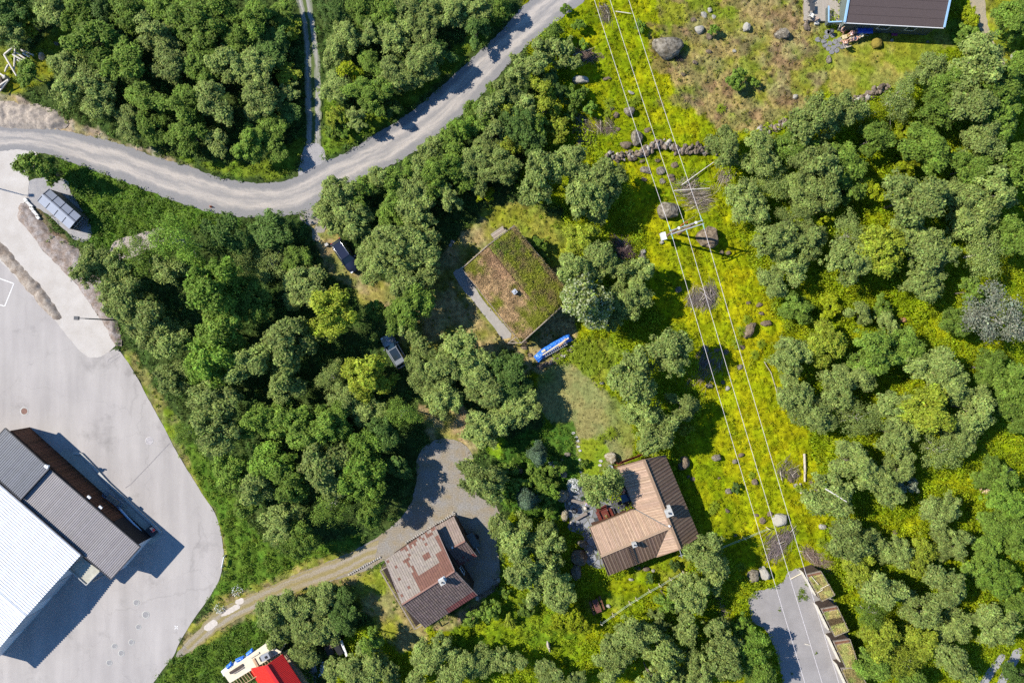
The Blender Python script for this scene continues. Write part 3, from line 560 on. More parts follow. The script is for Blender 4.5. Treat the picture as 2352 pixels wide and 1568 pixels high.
# ---------------------------------------------------------------- trees
TONES = {'g': (.240, .302, .078), 'm': (.165, .25, .036), 'd': (.105, .175, .036), 'y': (.265, .315, .030), 'Y': (.27, .32, .012), 'S': (.27, .31, .20), 'G': (.27, .285, .20), 'B': (.12, .18, .105), 'b': (.17, .275, .035)}
TNAME = {'g': 'grey-green', 'm': 'mid green', 'd': 'dark green', 'y': 'yellowish green', 'Y': 'bright yellow-green', 'S': 'silvery', 'G': 'thin grey', 'B': 'blue-green', 'b': 'bright green'}
def leafmat2(k):
    """leaf colour times the light-dark variation stored per leaf"""
    nm = 'foliage_' + TNAME[k].replace(' ', '_').replace('-', '_')
    if nm in MATS: return MATS[nm]
    m = mat(nm, TONES[k], .6, nscale=.55, namt=.3, spec=.14, transl=.38, objrand=.18); nt = m.node_tree; N = nt.nodes; L = nt.links
    a = N.new('ShaderNodeAttribute'); a.attribute_name = 'Col'; vm = N.new('ShaderNodeVectorMath'); vm.operation = 'MULTIPLY'
    b = N['Principled BSDF']; src = b.inputs['Base Color'].links[0].from_socket
    L.new(src, vm.inputs[0]); L.new(a.outputs['Color'], vm.inputs[1]); L.new(vm.outputs[0], b.inputs['Base Color'])
    for n in N:
        if n.type == 'BSDF_TRANSLUCENT': L.new(vm.outputs[0], n.inputs[0])
    return m
def crown_mesh(seed, Rm, H, ncl, nlf, ls, style='round'):
    r = np.random.default_rng(seed); P = []; Nn = []; C = []; S = []; cents = []
    zc = H * .60; rz_ = H * .34
    # several limb tips at different heights, each carrying its own uneven head of leaf clumps
    nl = int(r.integers(5, 9)); la = r.uniform(0, 2 * math.pi) + np.arange(nl) * 2 * math.pi / nl + r.normal(0, .35, nl); lr = r.uniform(.42, .80, nl); lz = zc + H * r.uniform(-.10, .16, nl); lw = r.uniform(.30, .50, nl); lr[0] = .1; lz[0] = zc + H * .16; lw[0] = .46
    if style == 'neat': lr = lr * .72; lw = lw * 1.15; lz = zc + (lz - zc) * .5
    for i in range(ncl):
        if style == 'cone':
            t = r.random() ** .7; z = .1 * H + t * .88 * H; a = r.uniform(0, 2 * math.pi); rad = Rm * (1 - t) ** .9 * r.uniform(.6, 1.0); c = np.array([rad * math.cos(a), rad * math.sin(a), z]); rc = Rm * (.16 + .16 * (1 - t))
        else:
            k = i % nl; cen = np.array([lr[k] * Rm * math.cos(la[k]), lr[k] * Rm * math.sin(la[k]), lz[k]])
            d = r.normal(size=3); d[2] = abs(d[2]) if r.random() < .8 else -abs(d[2]) * .8; d /= np.linalg.norm(d)
            c = cen + d * np.array([Rm * lw[k], Rm * lw[k], H * .17 * (lw[k] / .4)]) * r.uniform(.45, 1.12); rc = Rm * r.uniform(.08, .20)
            if r.random() < .10: c = c + np.append(r.normal(0, .14 * Rm, 2), -abs(r.normal(0, .1 * H)))
        cents.append((c, rc)); n = int(nlf * (rc / (Rm * .145)) ** 2); dd = r.normal(size=(n, 3)); dd /= np.linalg.norm(dd, axis=1, keepdims=True); dd[:, 2] = np.where(r.random(n) < .75, np.abs(dd[:, 2]), dd[:, 2])
        rr = r.uniform(.3, 1.3, (n, 1)); p = c + dd * rc * rr * np.array([1.1, 1.1, .8]); out = (c - np.array([0, 0, H * .35])); out = out / np.linalg.norm(out)
        P.append(p); Nn.append(dd * .5 + out * .25 + np.array([0, 0, .55]) + r.normal(0, .48, (n, 3))); tone = r.uniform(.72, 1.3); C.append(np.clip(tone * r.uniform(.62, 1.4, (n, 1)) * np.ones((n, 3)) * (1 + r.normal(0, .06, (n, 3))), 0, 2.2)); S.append(r.uniform(.7, 1.35, n) * ls)
    # loose sprigs past the outline
    n = ncl * 10; ci = r.integers(0, len(cents), n); cc = np.stack([cents[i][0] for i in ci]); rc = np.array([cents[i][1] for i in ci])[:, None]
    d = r.normal(size=(n, 3)); d /= np.linalg.norm(d, axis=1, keepdims=True); P.append(cc + d * rc * r.uniform(1.0, 1.5, (n, 1))); Nn.append(d + np.array([0, 0, .8])); C.append(np.ones((n, 3)) * r.uniform(.8, 1.25, (n, 1))); S.append(np.full(n, ls * .85))
    P = np.concatenate(P); Nn = np.concatenate(Nn); C = np.concatenate(C); S = np.concatenate(S)
    return (*leaves(P, Nn, S, r, .6), C, cents)
def trunk_mb(H, Rm, cents, r_, seed, thin=1.0):
    rr = random.Random(seed); mb = MB(); top = H * .72; b = [Vector((0, 0, -.5))]; n = 5
    for i in range(1, n + 1): t = i / n; b.append(Vector((rr.uniform(-.12, .12) * t * Rm * .5, rr.uniform(-.12, .12) * t * Rm * .5, top * t)))
    rad = [r_ * 1.25 * thin, r_ * thin, r_ * .8 * thin, r_ * .6 * thin, r_ * .4 * thin, r_ * .15 * thin]; mb.tube(b, rad, 7)
    cs = sorted(cents, key=lambda q: q[0][2])[::max(1, len(cents) // 11)]
    for c, rc in cs:
        s_ = b[rr.choice((2, 3, 4))]; e = Vector(c); e = s_ + (e - s_) * .9; mid = (s_ + e) / 2 + Vector((0, 0, .12 * H * rr.uniform(0, .8)))
        mb.tube([s_, mid, e], [r_ * .38 * thin, r_ * .24 * thin, r_ * .08 * thin], 5)
    return mb
m_bark = mat('bark_grey', (.16, .135, .11), .9, nscale=5, namt=.4, bump=.5)
PROTO = {}
def make_proto(key, n, Rm, H, ncl, nlf, ls, style='round', tr=.13, thin=1):
    PROTO[key] = []
    for i in range(n):
        sd = {'tree': 100, 'small': 200, 'shrub': 300, 'spruce': 400, 'airy': 500, 'neat': 600, 'silver': 700}[key] + i
        V_, F_, C_, cents = crown_mesh(sd, Rm, H, ncl, nlf, ls, style)
        cme = np_mesh('crown', V_, F_, leafmat2('g'), C_); tmb = trunk_mb(H, Rm, cents, tr, sd, thin).build('trunk', m_bark if key != 'airy' else mat('bark_birch', (.42, .39, .34), .8, nscale=5, namt=.35))
        PROTO[key].append((cme.data, tmb.data, Rm, H)); bpy.data.objects.remove(cme); bpy.data.objects.remove(tmb)
make_proto('tree', 8, 2.6, 7.6, 175, 48, .14)
make_proto('small', 4, 1.7, 5.0, 95, 36, .125, tr=.08)
make_proto('shrub', 4, 1.0, 1.9, 48, 34, .10, tr=.03)
make_proto('spruce', 2, 1.2, 4.2, 60, 55, .07, 'cone', tr=.07)
make_proto('airy', 2, 3.0, 7.5, 170, 22, .095, tr=.13)
make_proto('silver', 1, 2.6, 7.6, 175, 48, .14)
me_ = PROTO['silver'][0][0]; ca_ = me_.color_attributes['Col']; nfc = len(me_.polygons); rr_ = np.random.default_rng(4); k_ = np.where(rr_.random(nfc) < .30, 2.6, .85); buf = np.empty(nfc * 16, np.float32); ca_.data.foreach_get('color', buf); buf = buf.reshape(nfc, 4, 4); wm = (k_ > 1)[:, None]; buf[..., 0] = np.where(wm, 1.9, buf[..., 0] * .85); buf[..., 1] = np.where(wm, 1.6, buf[..., 1] * .85); buf[..., 2] = np.where(wm, 3.6, buf[..., 2] * .85); ca_.data.foreach_set('color', buf.ravel())
make_proto('neat', 2, 2.4, 5.6, 190, 40, .12, tr=.12)
TREES = {
'main': """1381,1113,42,g,neat;1107,1100,52,g,tree;1240,402,54,g,tree;1312,385,50,g,tree;1384,420,48,g,tree;1340,452,48,g,tree;1378,482,36,g,small;1214,450,34,g,small
1331,552,42,y,tree;1318,615,42,g,tree;1372,600,46,g,tree;1431,626,36,g,small;1472,628,36,g,small;1446,688,46,g,tree;1412,728,34,g,small;1345,705,64,g,silver
1532,804,54,g,tree;1455,868,60,g,tree;1572,931,36,g,small;1478,955,48,g,tree;1512,1002,50,g,tree
1622,1268,48,g,tree;1645,1325,34,g,small;1582,1361,46,g,tree;1532,1378,32,m,small;1512,1420,26,g,small;1461,1455,46,g,tree;1418,1492,42,g,tree;1520,1500,44,g,tree;1575,1436,36,g,small;1656,1458,40,g,small;1666,1505,46,g,tree;1606,1542,44,g,tree;1492,1552,40,g,small;1398,1535,36,g,small;1552,1550,30,g,small
1150,1210,34,g,small;1190,1235,46,g,tree;1245,1245,44,g,tree;1200,1298,50,g,tree;1262,1318,46,g,tree;1280,1372,42,g,tree;1232,1355,34,g,small
1210,1150,30,B,spruce;1237,1050,24,B,spruce;1128,1401,24,m,shrub;1084,1418,22,m,shrub;85,385,40,m,small;118,392,28,m,shrub
994,1498,46,g,tree;1054,1532,46,g,tree;1100,1515,38,g,tree;1168,1515,38,g,small;1190,1500,30,d,small;1264,1548,38,g,small;1314,1560,28,g,small;960,1548,34,g,small
853,1470,30,m,small;853,1515,44,g,tree;815,1545,44,g,tree;769,1545,36,g,small;700,1556,20,m,shrub;888,1552,36,g,small
625,1411,42,g,tree;672,1392,44,g,tree;700,1440,48,g,tree;746,1378,42,g,tree;790,1380,34,d,tree;792,1424,36,d,tree;706,1500,36,g,tree;640,1455,32,g,small;748,1440,40,g,tree""",
'road': """1274,80,26,m,small;1247,112,32,g,small;1284,112,30,g,small;1302,142,26,g,small;1227,157,32,g,small;1190,165,32,g,small;1267,188,30,d,small;1203,195,32,g,small;1247,214,32,y,small;1312,222,24,m,shrub;1168,165,26,m,small;1136,208,24,m,small;1165,212,30,g,small;1128,245,34,g,small;1210,250,34,g,small;1256,248,28,y,small;1087,258,26,m,small;1165,258,30,y,small;1108,283,32,m,small;1190,290,38,d,tree;1232,290,30,m,small;1285,300,26,y,shrub;1064,292,30,b,small;1141,305,34,g,small;1037,315,28,m,small;1087,315,34,g,small;1210,325,34,d,small;1004,328,24,g,small;1121,342,36,g,tree;1168,338,32,y,small;1047,350,32,m,small;988,358,26,g,small;1087,368,38,g,tree;1154,385,38,g,tree;963,382,28,g,small;1014,392,38,m,tree;1054,408,32,m,small;1104,412,34,g,small;1128,420,24,Y,small;1114,446,20,Y,shrub;936,402,28,m,small;870,412,28,g,small;906,425,32,m,small;950,440,38,g,tree;995,440,34,m,small;1030,452,32,g,small;830,438,34,m,small;778,448,40,g,tree;752,482,34,g,small;800,490,46,g,tree;850,470,44,g,tree;900,480,38,m,tree;952,488,44,g,tree""",
'yard': """762,512,30,g,small;820,528,26,g,small;862,568,36,g,tree;868,612,42,g,tree;912,560,52,g,tree;960,575,48,g,tree;990,608,36,g,small;935,650,42,g,tree;965,635,34,d,small;
950,697,46,m,tree;910,722,38,m,tree;868,712,26,m,small;932,748,28,g,small;966,788,32,g,small
967,848,38,g,tree;988,886,34,g,tree;1018,912,40,g,tree;1027,838,44,g,tree;1074,818,50,g,tree;1116,812,42,g,tree;1094,860,44,g,tree;1130,897,46,g,tree;1170,845,40,d,tree;1180,895,38,d,tree;1108,980,46,g,tree;1150,962,34,g,small;1190,938,42,g,tree;846,945,38,g,tree""",
'west': """214,612,36,g,tree;268,612,34,g,tree;322,588,40,m,tree;350,565,30,m,small;415,552,56,b,tree;437,602,36,b,tree;519,546,42,d,tree;570,532,42,g,tree;625,535,40,d,tree;668,540,34,d,small;549,603,32,g,tree;618,603,40,g,tree;679,596,30,m,small;392,620,38,g,tree;312,632,34,g,small;241,640,32,g,small;419,655,38,g,tree;285,680,42,g,tree;335,690,38,m,tree;340,740,46,g,tree;390,736,40,g,tree;500,665,54,b,tree;556,645,46,m,tree;462,707,44,m,tree;523,712,52,b,tree;575,694,42,m,tree;600,640,34,d,tree;655,645,44,g,tree;690,660,46,g,tree;650,700,46,g,tree;736,685,44,y,tree;765,722,46,y,tree;810,712,34,m,small;720,742,36,y,tree;786,772,42,m,tree;659,775,50,g,tree;700,820,46,d,tree;612,814,34,m,tree;395,781,38,g,tree;452,778,50,b,tree;509,765,48,m,tree;570,767,42,g,tree;419,825,46,m,tree;476,832,50,b,tree;536,812,40,m,tree;575,830,42,g,tree;402,865,36,g,tree;432,898,46,g,tree;486,878,40,m,tree;546,868,44,g,tree;503,918,48,g,tree;585,890,42,g,tree;652,881,38,g,tree;696,850,38,m,tree;620,868,38,m,tree;759,864,32,g,small;719,885,34,m,small;686,915,34,d,tree;753,918,42,g,tree;838,868,46,y,tree;853,828,40,m,tree;868,835,20,d,small;880,912,36,g,tree;462,945,44,g,tree;543,938,44,g,tree;618,925,40,g,tree;590,965,38,m,tree;662,962,40,m,tree;719,950,38,g,tree;766,968,40,m,tree;796,915,32,g,small;773,1018,38,g,tree;846,990,44,b,tree;840,1032,40,b,tree;886,995,32,d,tree;927,945,36,m,small;903,1024,34,d,small;652,1004,42,m,tree;712,998,40,m,tree;800,990,34,g,small;435,990,30,m,small;500,990,46,g,tree;548,1004,42,g,tree;508,1032,34,m,tree;590,1018,38,m,tree;530,1078,36,m,tree;575,1063,40,m,tree;543,1123,38,g,tree;585,1110,36,g,tree;623,1063,42,b,tree;672,1062,42,m,tree;626,1110,40,m,tree;672,1105,40,m,tree;748,1080,54,g,tree;705,1040,36,m,tree;825,1063,38,m,tree;833,1096,44,b,tree;893,1080,40,m,tree;873,1130,48,b,tree;790,1120,40,m,tree;702,1150,48,b,tree;650,1155,44,m,tree;600,1155,34,m,small;645,1198,38,g,tree;702,1195,44,m,tree;760,1155,44,m,tree;806,1180,40,b,tree;745,1212,36,m,tree;692,1236,34,m,small;638,1232,28,m,small;920,1070,28,d,small;560,1160,28,m,small;855,1165,34,m,small""",
'north': """20,20,40,d,tree;75,15,36,m,tree;20,75,32,g,small;60,50,26,y,small;125,22,36,g,tree;178,25,36,m,tree;238,24,36,d,tree;220,85,48,m,tree;298,30,40,m,tree;295,78,38,g,tree;345,40,34,m,tree;385,18,38,m,tree;362,80,38,g,tree;450,52,46,m,tree;415,95,34,g,tree;505,22,36,m,tree;550,40,34,m,tree;586,44,34,m,tree;545,88,34,m,tree;464,98,36,g,tree;291,138,42,m,tree;352,128,36,m,tree;214,137,42,g,tree;158,146,34,g,small;400,148,38,g,tree;465,150,38,m,tree;523,138,36,g,tree;576,110,38,g,tree;583,160,36,g,tree;536,180,36,g,tree;482,196,42,g,tree;429,188,36,m,tree;372,184,40,m,tree;318,188,36,m,tree;262,190,40,m,tree;208,186,38,g,tree;155,198,34,g,small;112,190,28,m,small;64,170,28,m,small;84,206,30,m,small;134,216,32,g,small;188,232,34,g,small;230,236,34,g,small;280,246,44,g,tree;340,232,38,m,tree;384,262,38,d,tree;348,298,32,m,small;425,240,38,m,tree;429,306,38,m,tree;489,238,42,g,tree;485,292,40,g,tree;505,328,28,g,small;548,246,40,g,tree;590,232,38,g,tree;575,280,36,g,tree;536,306,32,m,tree;580,326,34,m,tree;555,358,30,m,small;600,366,28,m,small;620,22,34,m,tree;655,30,28,m,small;625,72,32,m,tree;664,68,24,y,small;625,115,38,d,tree;664,108,28,d,small;632,158,36,g,tree;668,172,26,y,small;615,205,34,m,tree;655,216,28,g,small;620,250,34,g,tree;664,262,26,d,small;628,294,32,m,small;662,310,26,m,small;630,340,28,m,small;662,345,22,m,small;455,345,26,m,small;300,285,30,g,small""",
'mid': """736,30,38,d,tree;780,30,38,d,tree;832,26,36,m,tree;886,24,36,m,tree;748,75,38,d,tree;798,80,36,g,tree;756,115,34,g,tree;816,118,34,m,tree;856,68,34,g,tree;905,80,40,g,tree;940,20,36,g,tree;972,56,38,g,tree;995,18,30,g,small;1041,22,38,g,tree;1052,66,42,g,tree;1098,25,36,g,tree;1145,14,30,m,small;1094,68,32,d,small;1130,45,28,d,small;990,92,36,m,tree;930,118,38,g,tree;876,108,34,y,tree;972,145,42,g,tree;897,165,38,g,tree;940,180,34,g,tree;852,150,32,m,tree;799,170,30,Y,small;752,155,36,m,tree;751,200,34,g,tree;795,222,36,g,tree;838,205,36,m,tree;880,215,32,m,small;926,205,28,d,small;820,272,28,g,small;773,268,26,y,small;858,248,28,m,small;1012,125,30,d,small;765,235,26,g,small;895,250,22,d,shrub;763,300,16,m,shrub;790,295,20,b,shrub""",
'east': """2130,160,30,g,small;2174,148,42,g,tree;2237,136,50,g,tree;2288,146,42,y,tree;2335,160,30,m,small;2241,190,44,m,tree;2180,192,38,m,tree;2063,222,42,g,tree;2110,212,36,g,tree;2224,235,46,g,tree;2295,212,44,m,tree;2342,218,34,m,tree;2155,245,40,m,tree;1866,278,46,g,tree;1938,262,38,g,tree;2107,280,42,m,tree;2174,285,42,g,tree;2003,258,30,Y,small;2040,262,24,Y,small;2232,290,54,y,tree;2290,275,42,m,tree;2340,290,40,m,tree;2250,330,40,g,tree;2130,340,46,m,tree;2185,348,42,m,tree;2300,335,42,m,tree;1950,312,50,g,tree;1893,328,36,g,tree;2006,318,34,m,small;2040,345,40,g,tree;2075,301,24,Y,shrub;2085,375,26,Y,small;1822,342,38,m,tree;1872,375,44,g,tree;1938,380,42,m,tree;1992,372,36,g,tree;2160,392,42,m,tree;2225,385,36,m,tree;2278,390,44,g,tree;2335,380,40,m,tree;1772,420,36,g,tree;1830,442,34,g,tree;1892,445,38,g,tree;2095,455,54,g,tree;2145,425,40,m,tree;2270,452,50,g,tree;2325,450,42,g,tree;2057,500,48,g,tree;2150,495,44,g,tree;1822,498,36,g,tree;1882,500,22,Y,shrub;1955,440,28,m,small;2000,440,26,Y,small;2028,418,24,m,small;2200,460,38,g,tree;2225,515,38,g,tree
1666,338,36,g,tree;1706,322,40,g,tree;1706,378,44,g,tree;1745,358,38,g,tree;1742,430,40,g,tree;1715,470,40,g,tree;1760,485,38,g,tree
1782,548,40,g,tree;1745,560,26,g,small;1776,592,34,g,small;1818,535,34,g,tree;1862,550,36,g,tree;1812,608,36,g,tree;1900,578,46,g,tree;1950,540,38,g,tree;1945,600,40,g,tree;1842,645,30,m,small;1775,650,30,g,small;2014,580,46,y,tree;2038,626,40,g,tree;2006,540,34,g,small;2085,545,38,g,tree;2132,585,46,g,tree;2155,628,42,g,tree;2092,610,38,g,tree;2120,652,36,g,tree;2118,690,32,y,small;2176,545,36,g,tree;2212,560,38,g,tree;2258,582,46,g,tree;2250,635,44,g,tree;2308,612,40,g,tree;2330,548,38,m,tree;2290,525,36,g,tree;2285,720,60,G,airy;2335,765,50,G,airy;2325,685,46,G,airy;2197,740,30,m,small;2195,778,30,m,small;1973,717,24,g,small;2042,750,26,g,small;1795,682,26,d,small;1832,712,30,m,small;1990,690,26,m,small;1906,707,22,Y,shrub;1930,690,20,Y,shrub;2026,707,22,m,shrub;2230,670,28,m,small
1902,784,42,y,tree;1862,812,40,g,tree;1812,812,38,g,tree;1925,826,36,y,tree;1842,856,44,g,tree;2003,812,42,m,tree;2030,845,40,m,tree;1972,860,36,g,tree;2075,794,36,m,tree;2120,800,44,g,tree;2138,838,42,g,tree;2172,815,30,g,small;1825,900,40,g,tree;1922,885,38,g,tree;1996,892,40,g,tree;1894,925,38,g,tree;1958,920,38,y,tree;1872,955,40,g,tree;1973,960,42,g,tree;1920,985,38,g,tree;2060,935,36,g,tree;2125,945,50,y,tree;2110,990,42,g,tree;2057,995,40,g,tree;1882,1012,42,g,tree;1963,1010,42,g,tree;2176,888,38,g,tree;2226,895,36,g,tree;2271,845,34,m,small;2312,838,38,m,tree;2275,895,40,g,tree;2328,885,40,m,tree;2244,940,42,g,tree;2262,985,50,y,tree;2201,999,36,g,tree;2338,950,40,m,tree;2300,935,34,g,small;2157,1035,38,g,tree
1963,1062,44,g,tree;2015,1048,42,g,tree;2117,1060,48,g,tree;2067,1078,32,g,small;2083,1112,22,S,shrub;2026,1112,36,g,tree;1906,1140,46,g,tree;1963,1155,48,g,tree;1925,1185,34,g,tree;2000,1148,36,g,small;1910,1082,38,g,tree;1943,1244,44,g,tree;2157,1175,36,g,tree;2182,1200,34,g,small;2145,1215,34,g,small;2180,1250,36,g,tree;2010,1250,32,g,small;2057,1268,30,g,small;2050,1308,38,g,tree;2107,1280,34,y,small;2124,1328,44,g,tree;2170,1338,44,g,tree;2204,1362,36,g,tree;1966,1300,34,y,tree;2020,1355,40,g,tree;1975,1360,34,g,small;2073,1370,36,g,tree;2117,1405,38,g,tree;2191,1436,36,g,tree;2222,1452,34,g,tree;2280,1438,42,g,tree;2245,1425,34,g,small;2023,1462,38,y,tree;2070,1448,34,m,tree;2117,1468,38,y,tree;2073,1512,36,y,tree;2124,1529,40,g,tree;2184,1519,40,g,tree;2160,1560,32,g,small;2006,1525,34,m,small;2035,1558,34,m,small;2000,1410,34,m,small;2090,1560,32,m,small;2170,1470,34,g,small;2150,1392,34,g,small
2284,1096,36,m,tree;2306,1153,34,b,small;2278,1204,30,m,small;2328,1210,34,m,small;2258,1261,32,m,small;2304,1272,36,b,small;2341,1257,28,m,small;2291,1328,36,b,small;2333,1328,34,m,small;2278,1374,30,m,small;2331,1380,32,m,small;2341,1552,26,d,small;2236,1300,28,m,small
2325,50,42,m,tree;2342,94,30,m,small;2330,8,30,m,small;2227,37,17,Y,shrub;2222,80,22,m,shrub;1723,1490,34,b,small;1740,1545,32,m,small;1700,1440,24,b,shrub""",
'garden': """1304,1411,26,Y,shrub;1331,1430,26,Y,shrub;1283,1428,18,Y,shrub;1262,1205,18,d,shrub;1250,1120,26,m,shrub;1258,1168,18,m,shrub;1195,1118,26,m,shrub;1230,1095,24,m,shrub;1168,1075,22,m,shrub;1275,1075,22,m,shrub;1268,1130,20,b,shrub;1170,1130,22,b,shrub;1340,1065,10,m,shrub;1575,985,16,y,shrub;1238,560,18,b,shrub;1250,590,14,m,shrub;1690,1120,12,d,shrub;1560,1130,0,m,shrub;300,1000,0,m,shrub;470,1440,0,m,shrub;920,1298,14,y,shrub;945,1268,10,y,shrub;1015,1213,10,b,shrub;1158,1360,14,m,shrub;1205,1395,20,m,shrub;1170,1425,16,y,shrub;1548,1300,12,d,shrub;1492,1325,10,d,shrub;1340,100,12,b,shrub;1330,60,14,b,shrub;1470,60,14,b,shrub;1300,20,12,b,shrub;1310,265,16,m,shrub;1355,250,16,b,shrub;1340,210,12,m,shrub;1690,180,24,m,shrub;1735,190,12,m,shrub;1640,70,12,b,shrub"""}
LAND = [('the two-wheel track', 700, 200, 0), ('the bend of the gravel road', 690, 445, 0), ('the bin shelter', 136, 480, 0), ('the peeled log pile', 40, 130, 0), ('the street lamp', 250, 735, 0), ('the dark parked car', 797, 588, 0), ('the silver parked car', 908, 806, 0), ('the turf-roofed cabin', 1190, 655, 0), ('the blue tarpaulin pile', 1270, 800, 0),
        ('the power line pole', 1572, 530, 0), ('the biggest boulder', 1535, 103, 0), ('the cabin with blue bargeboards', 2060, 30, 0), ('the tiled-roof house', 995, 1320, 0), ('the board-roofed house', 1480, 1190, 0), ('the garden lawn', 1350, 950, 0), ('the gravel parking lot', 1830, 1440, 0), ('the long dry-stone wall', 1515, 348, 0), ('the red-roofed house', 630, 1540, 0), ('the warehouse', 100, 1300, 0), ('the top left corner of the photo', 0, 0, 0), ('the top right corner of the photo', 2352, 0, 0),
        ('the bottom right corner of the photo', 2352, 1568, 0), ('the right edge of the photo', 2352, 784, 0), ('the flagstone patio', 1330, 1170, 0), ('the white boulder', 1797, 1197, 0), ('the grey tree by the right edge', 2300, 720, 0), ('the fallen pale trunk', 1849, 1075, 0), ('the long clearing', 1760, 780, 0), ('the gravel driveway', 1020, 1120, 0), ('the asphalt yard edge', 400, 1000, 0), ('the paired wheel paths', 2290, 1540, 0), ('the small gravel area', 315, 565, 0), ('the gravel road end', 1215, 60, 0)]
ORD = ['nearest', 'second nearest', 'third nearest', 'fourth nearest', 'fifth nearest', 'sixth nearest', 'seventh nearest', 'eighth nearest', 'ninth nearest', 'tenth nearest', 'eleventh nearest', 'twelfth nearest', 'thirteenth nearest', 'fourteenth nearest', 'fifteenth nearest', 'sixteenth nearest', 'seventeenth nearest', 'eighteenth nearest', 'nineteenth nearest']
KN = {'tree': ('leafy_tree', 'tree'), 'small': ('small_tree', 'tree'), 'shrub': ('shrub', 'shrub'), 'spruce': ('spruce_tree', 'tree'), 'airy': ('thin_crowned_tree', 'tree'), 'neat': ('round_garden_tree', 'tree'), 'silver': ('silver_leaved_tree', 'tree')}
KW = {'tree': 'leafy tree', 'small': 'small tree', 'shrub': 'shrub', 'spruce': 'spruce', 'airy': 'sparse tree', 'neat': 'round garden tree', 'silver': 'tree with whitish leaves'}
GRP = {'main': 'trees round the houses and the clearing', 'road': 'trees along the south side of the gravel road', 'yard': 'trees round the parked cars', 'west': 'trees of the large wood west of the cabins', 'north': 'trees of the wood in the top left', 'mid': 'trees between the track and the gravel road', 'east': 'trees of the wood on the right', 'garden': 'garden and heath shrubs'}
MERGE = {'main': .40, 'road': .46, 'yard': .44, 'west': .60, 'north': .58, 'mid': .55, 'east': .575, 'garden': .3}
acc = []
for area, txt in TREES.items():
    for rec in txt.replace('\n', ';').split(';'):
        if not rec.strip(): continue
        a = rec.split(','); x, y, r_ = float(a[0]), float(a[1]), float(a[2]); tn, kd = a[3], a[4]
        if r_ <= 0: continue
        k = MERGE[area]; r2 = r_ * (1.27 if k > .55 else 1.12 if k > .43 else 1.04)
        if area == 'north' and x > 590 and x + r2 * .85 > 690: x = 690 - r2 * .85
        if area == 'mid' and x - r2 * .85 < 738: x = 738 + r2 * .85
        if any(math.hypot(x - q[0], y - q[1]) < k * (r2 + q[2]) and (q[4] == kd or k < .5 or kd != 'shrub') for q in acc): continue
        if k > .55 and kd == 'small' and r_ > 29: kd = 'tree'
        if area in ('east', 'west') and kd == 'tree' and int(x * 3 + y * 5) % 9 == 0: kd = 'airy'
        acc.append((x, y, r2, tn, kd, area))
keys = {}
for q in acc:
    x, y, r2, tn, kd, area = q; ls = sorted(LAND, key=lambda l: math.hypot(l[1] - x, l[2] - y)); l = ls[0]; dx, dy = x - l[1], y - l[2]
    side = ('right of' if dx > 0 else 'left of') if abs(dx) > abs(dy) else ('below' if dy > 0 else 'above')
    if 'corner' in l[0] or 'edge of the photo' in l[0]: side = 'near'
    keys.setdefault((tn, kd, side, l[0]), []).append((math.hypot(dx, dy), q))
print('TREES', len(acc), 'max rank', max(len(v) for v in keys.values()))
tr_i = 0
for (tn, kd, side, ln), v in keys.items():
    v.sort(key=lambda e: e[0])
    for rank, (d, q) in enumerate(v):
        x, y, r2, _, _, area = q; lab = f"{TNAME[tn]} {KW[kd]} {side} {ln}"
        if len(v) > 1: lab += f", {ORD[min(rank, 18)]}"
        r = random.Random(int(x * 7 + y * 13)); P_ = PROTO[kd]; cd, td, Rm, H = P_[r.randrange(len(P_))]
        s = r2 / PX / Rm * (.93 if kd in ('tree', 'small', 'silver', 'airy') else 1.05); zs = s * r.uniform(.88, 1.12) * (1.0 if kd != 'tree' else .95) * ({'north': .74, 'mid': .74, 'road': .85, 'yard': .82, 'west': 1.0 if x > 840 else .9, 'east': .88}.get(area, 1.0)) * (1.6 if kd == 'neat' else 1) * (.68 if area == 'north' and x > 600 else 1) * (.62 if 590 < x < 745 and 480 < y < 720 else 1) * (.66 if (590 < x < 830 and y > 1340) or (y > 1480 and x < 1330) else 1); zc = H * zs * .62; s *= (1 - zc / HC)
        g = atg(x, y, zc); t = thing(KN[kd][0], lab, KN[kd][1], (g.x, g.y, gz(g.x, g.y)), r.uniform(0, 6.28), GRP[area]); el_ = r.uniform(-.14, .14) * (kd != 'neat'); t.scale = (s * (1 + el_), s * (1 - el_), zs)
        c = bpy.data.objects.new('crown', cd); COL.objects.link(c); c.parent = t; c.material_slots[0].link = 'OBJECT'; c.material_slots[0].material = leafmat2(tn)
        if kd != 'shrub' : k_ = bpy.data.objects.new('trunk', td); COL.objects.link(k_); k_.parent = t
        else: k_ = bpy.data.objects.new('stem', td); COL.objects.link(k_); k_.parent = t
# ---------------------------------------------------------------- buildings
m_wood_l = mat('board_light', (.40, .27, .18), .8, nscale=2.5, namt=.14, vcol=True, stretch=(1, 1, 1))
m_wood = mat('timber_grey', (.26, .215, .17), .85, nscale=4, namt=.3)
m_woodd = mat('timber_dark', (.07, .05, .04), .8, nscale=4, namt=.3)
m_woodb = mat('timber_brown', (.16, .075, .04), .8, nscale=4, namt=.35)
m_pale = mat('fresh_timber', (.60, .52, .38), .8, nscale=3, namt=.12)
m_vc = mat('painted_vcol', (1, 1, 1), .75, nscale=5, namt=.14, vcol=True)
m_vcm = mat('sheet_vcol', (1, 1, 1), .45, nscale=1.2, namt=.08, vcol=True, spec=.4)
m_black = mat('black_matt', (.015, .015, .017), .7, namt=.2)
m_blk = mat('black_gloss', (.012, .013, .016), .15, spec=.5, namt=.05)
m_white = mat('white_paint', (.72, .72, .72), .6, namt=.06)
m_grey = mat('grey_metal', (.33, .34, .36), .5, metal=.2, namt=.1)
m_dgrey = mat('dark_grey', (.06, .063, .07), .6, namt=.15)
m_concr = mat('concrete', (.42, .41, .38), .9, nscale=5, namt=.2)
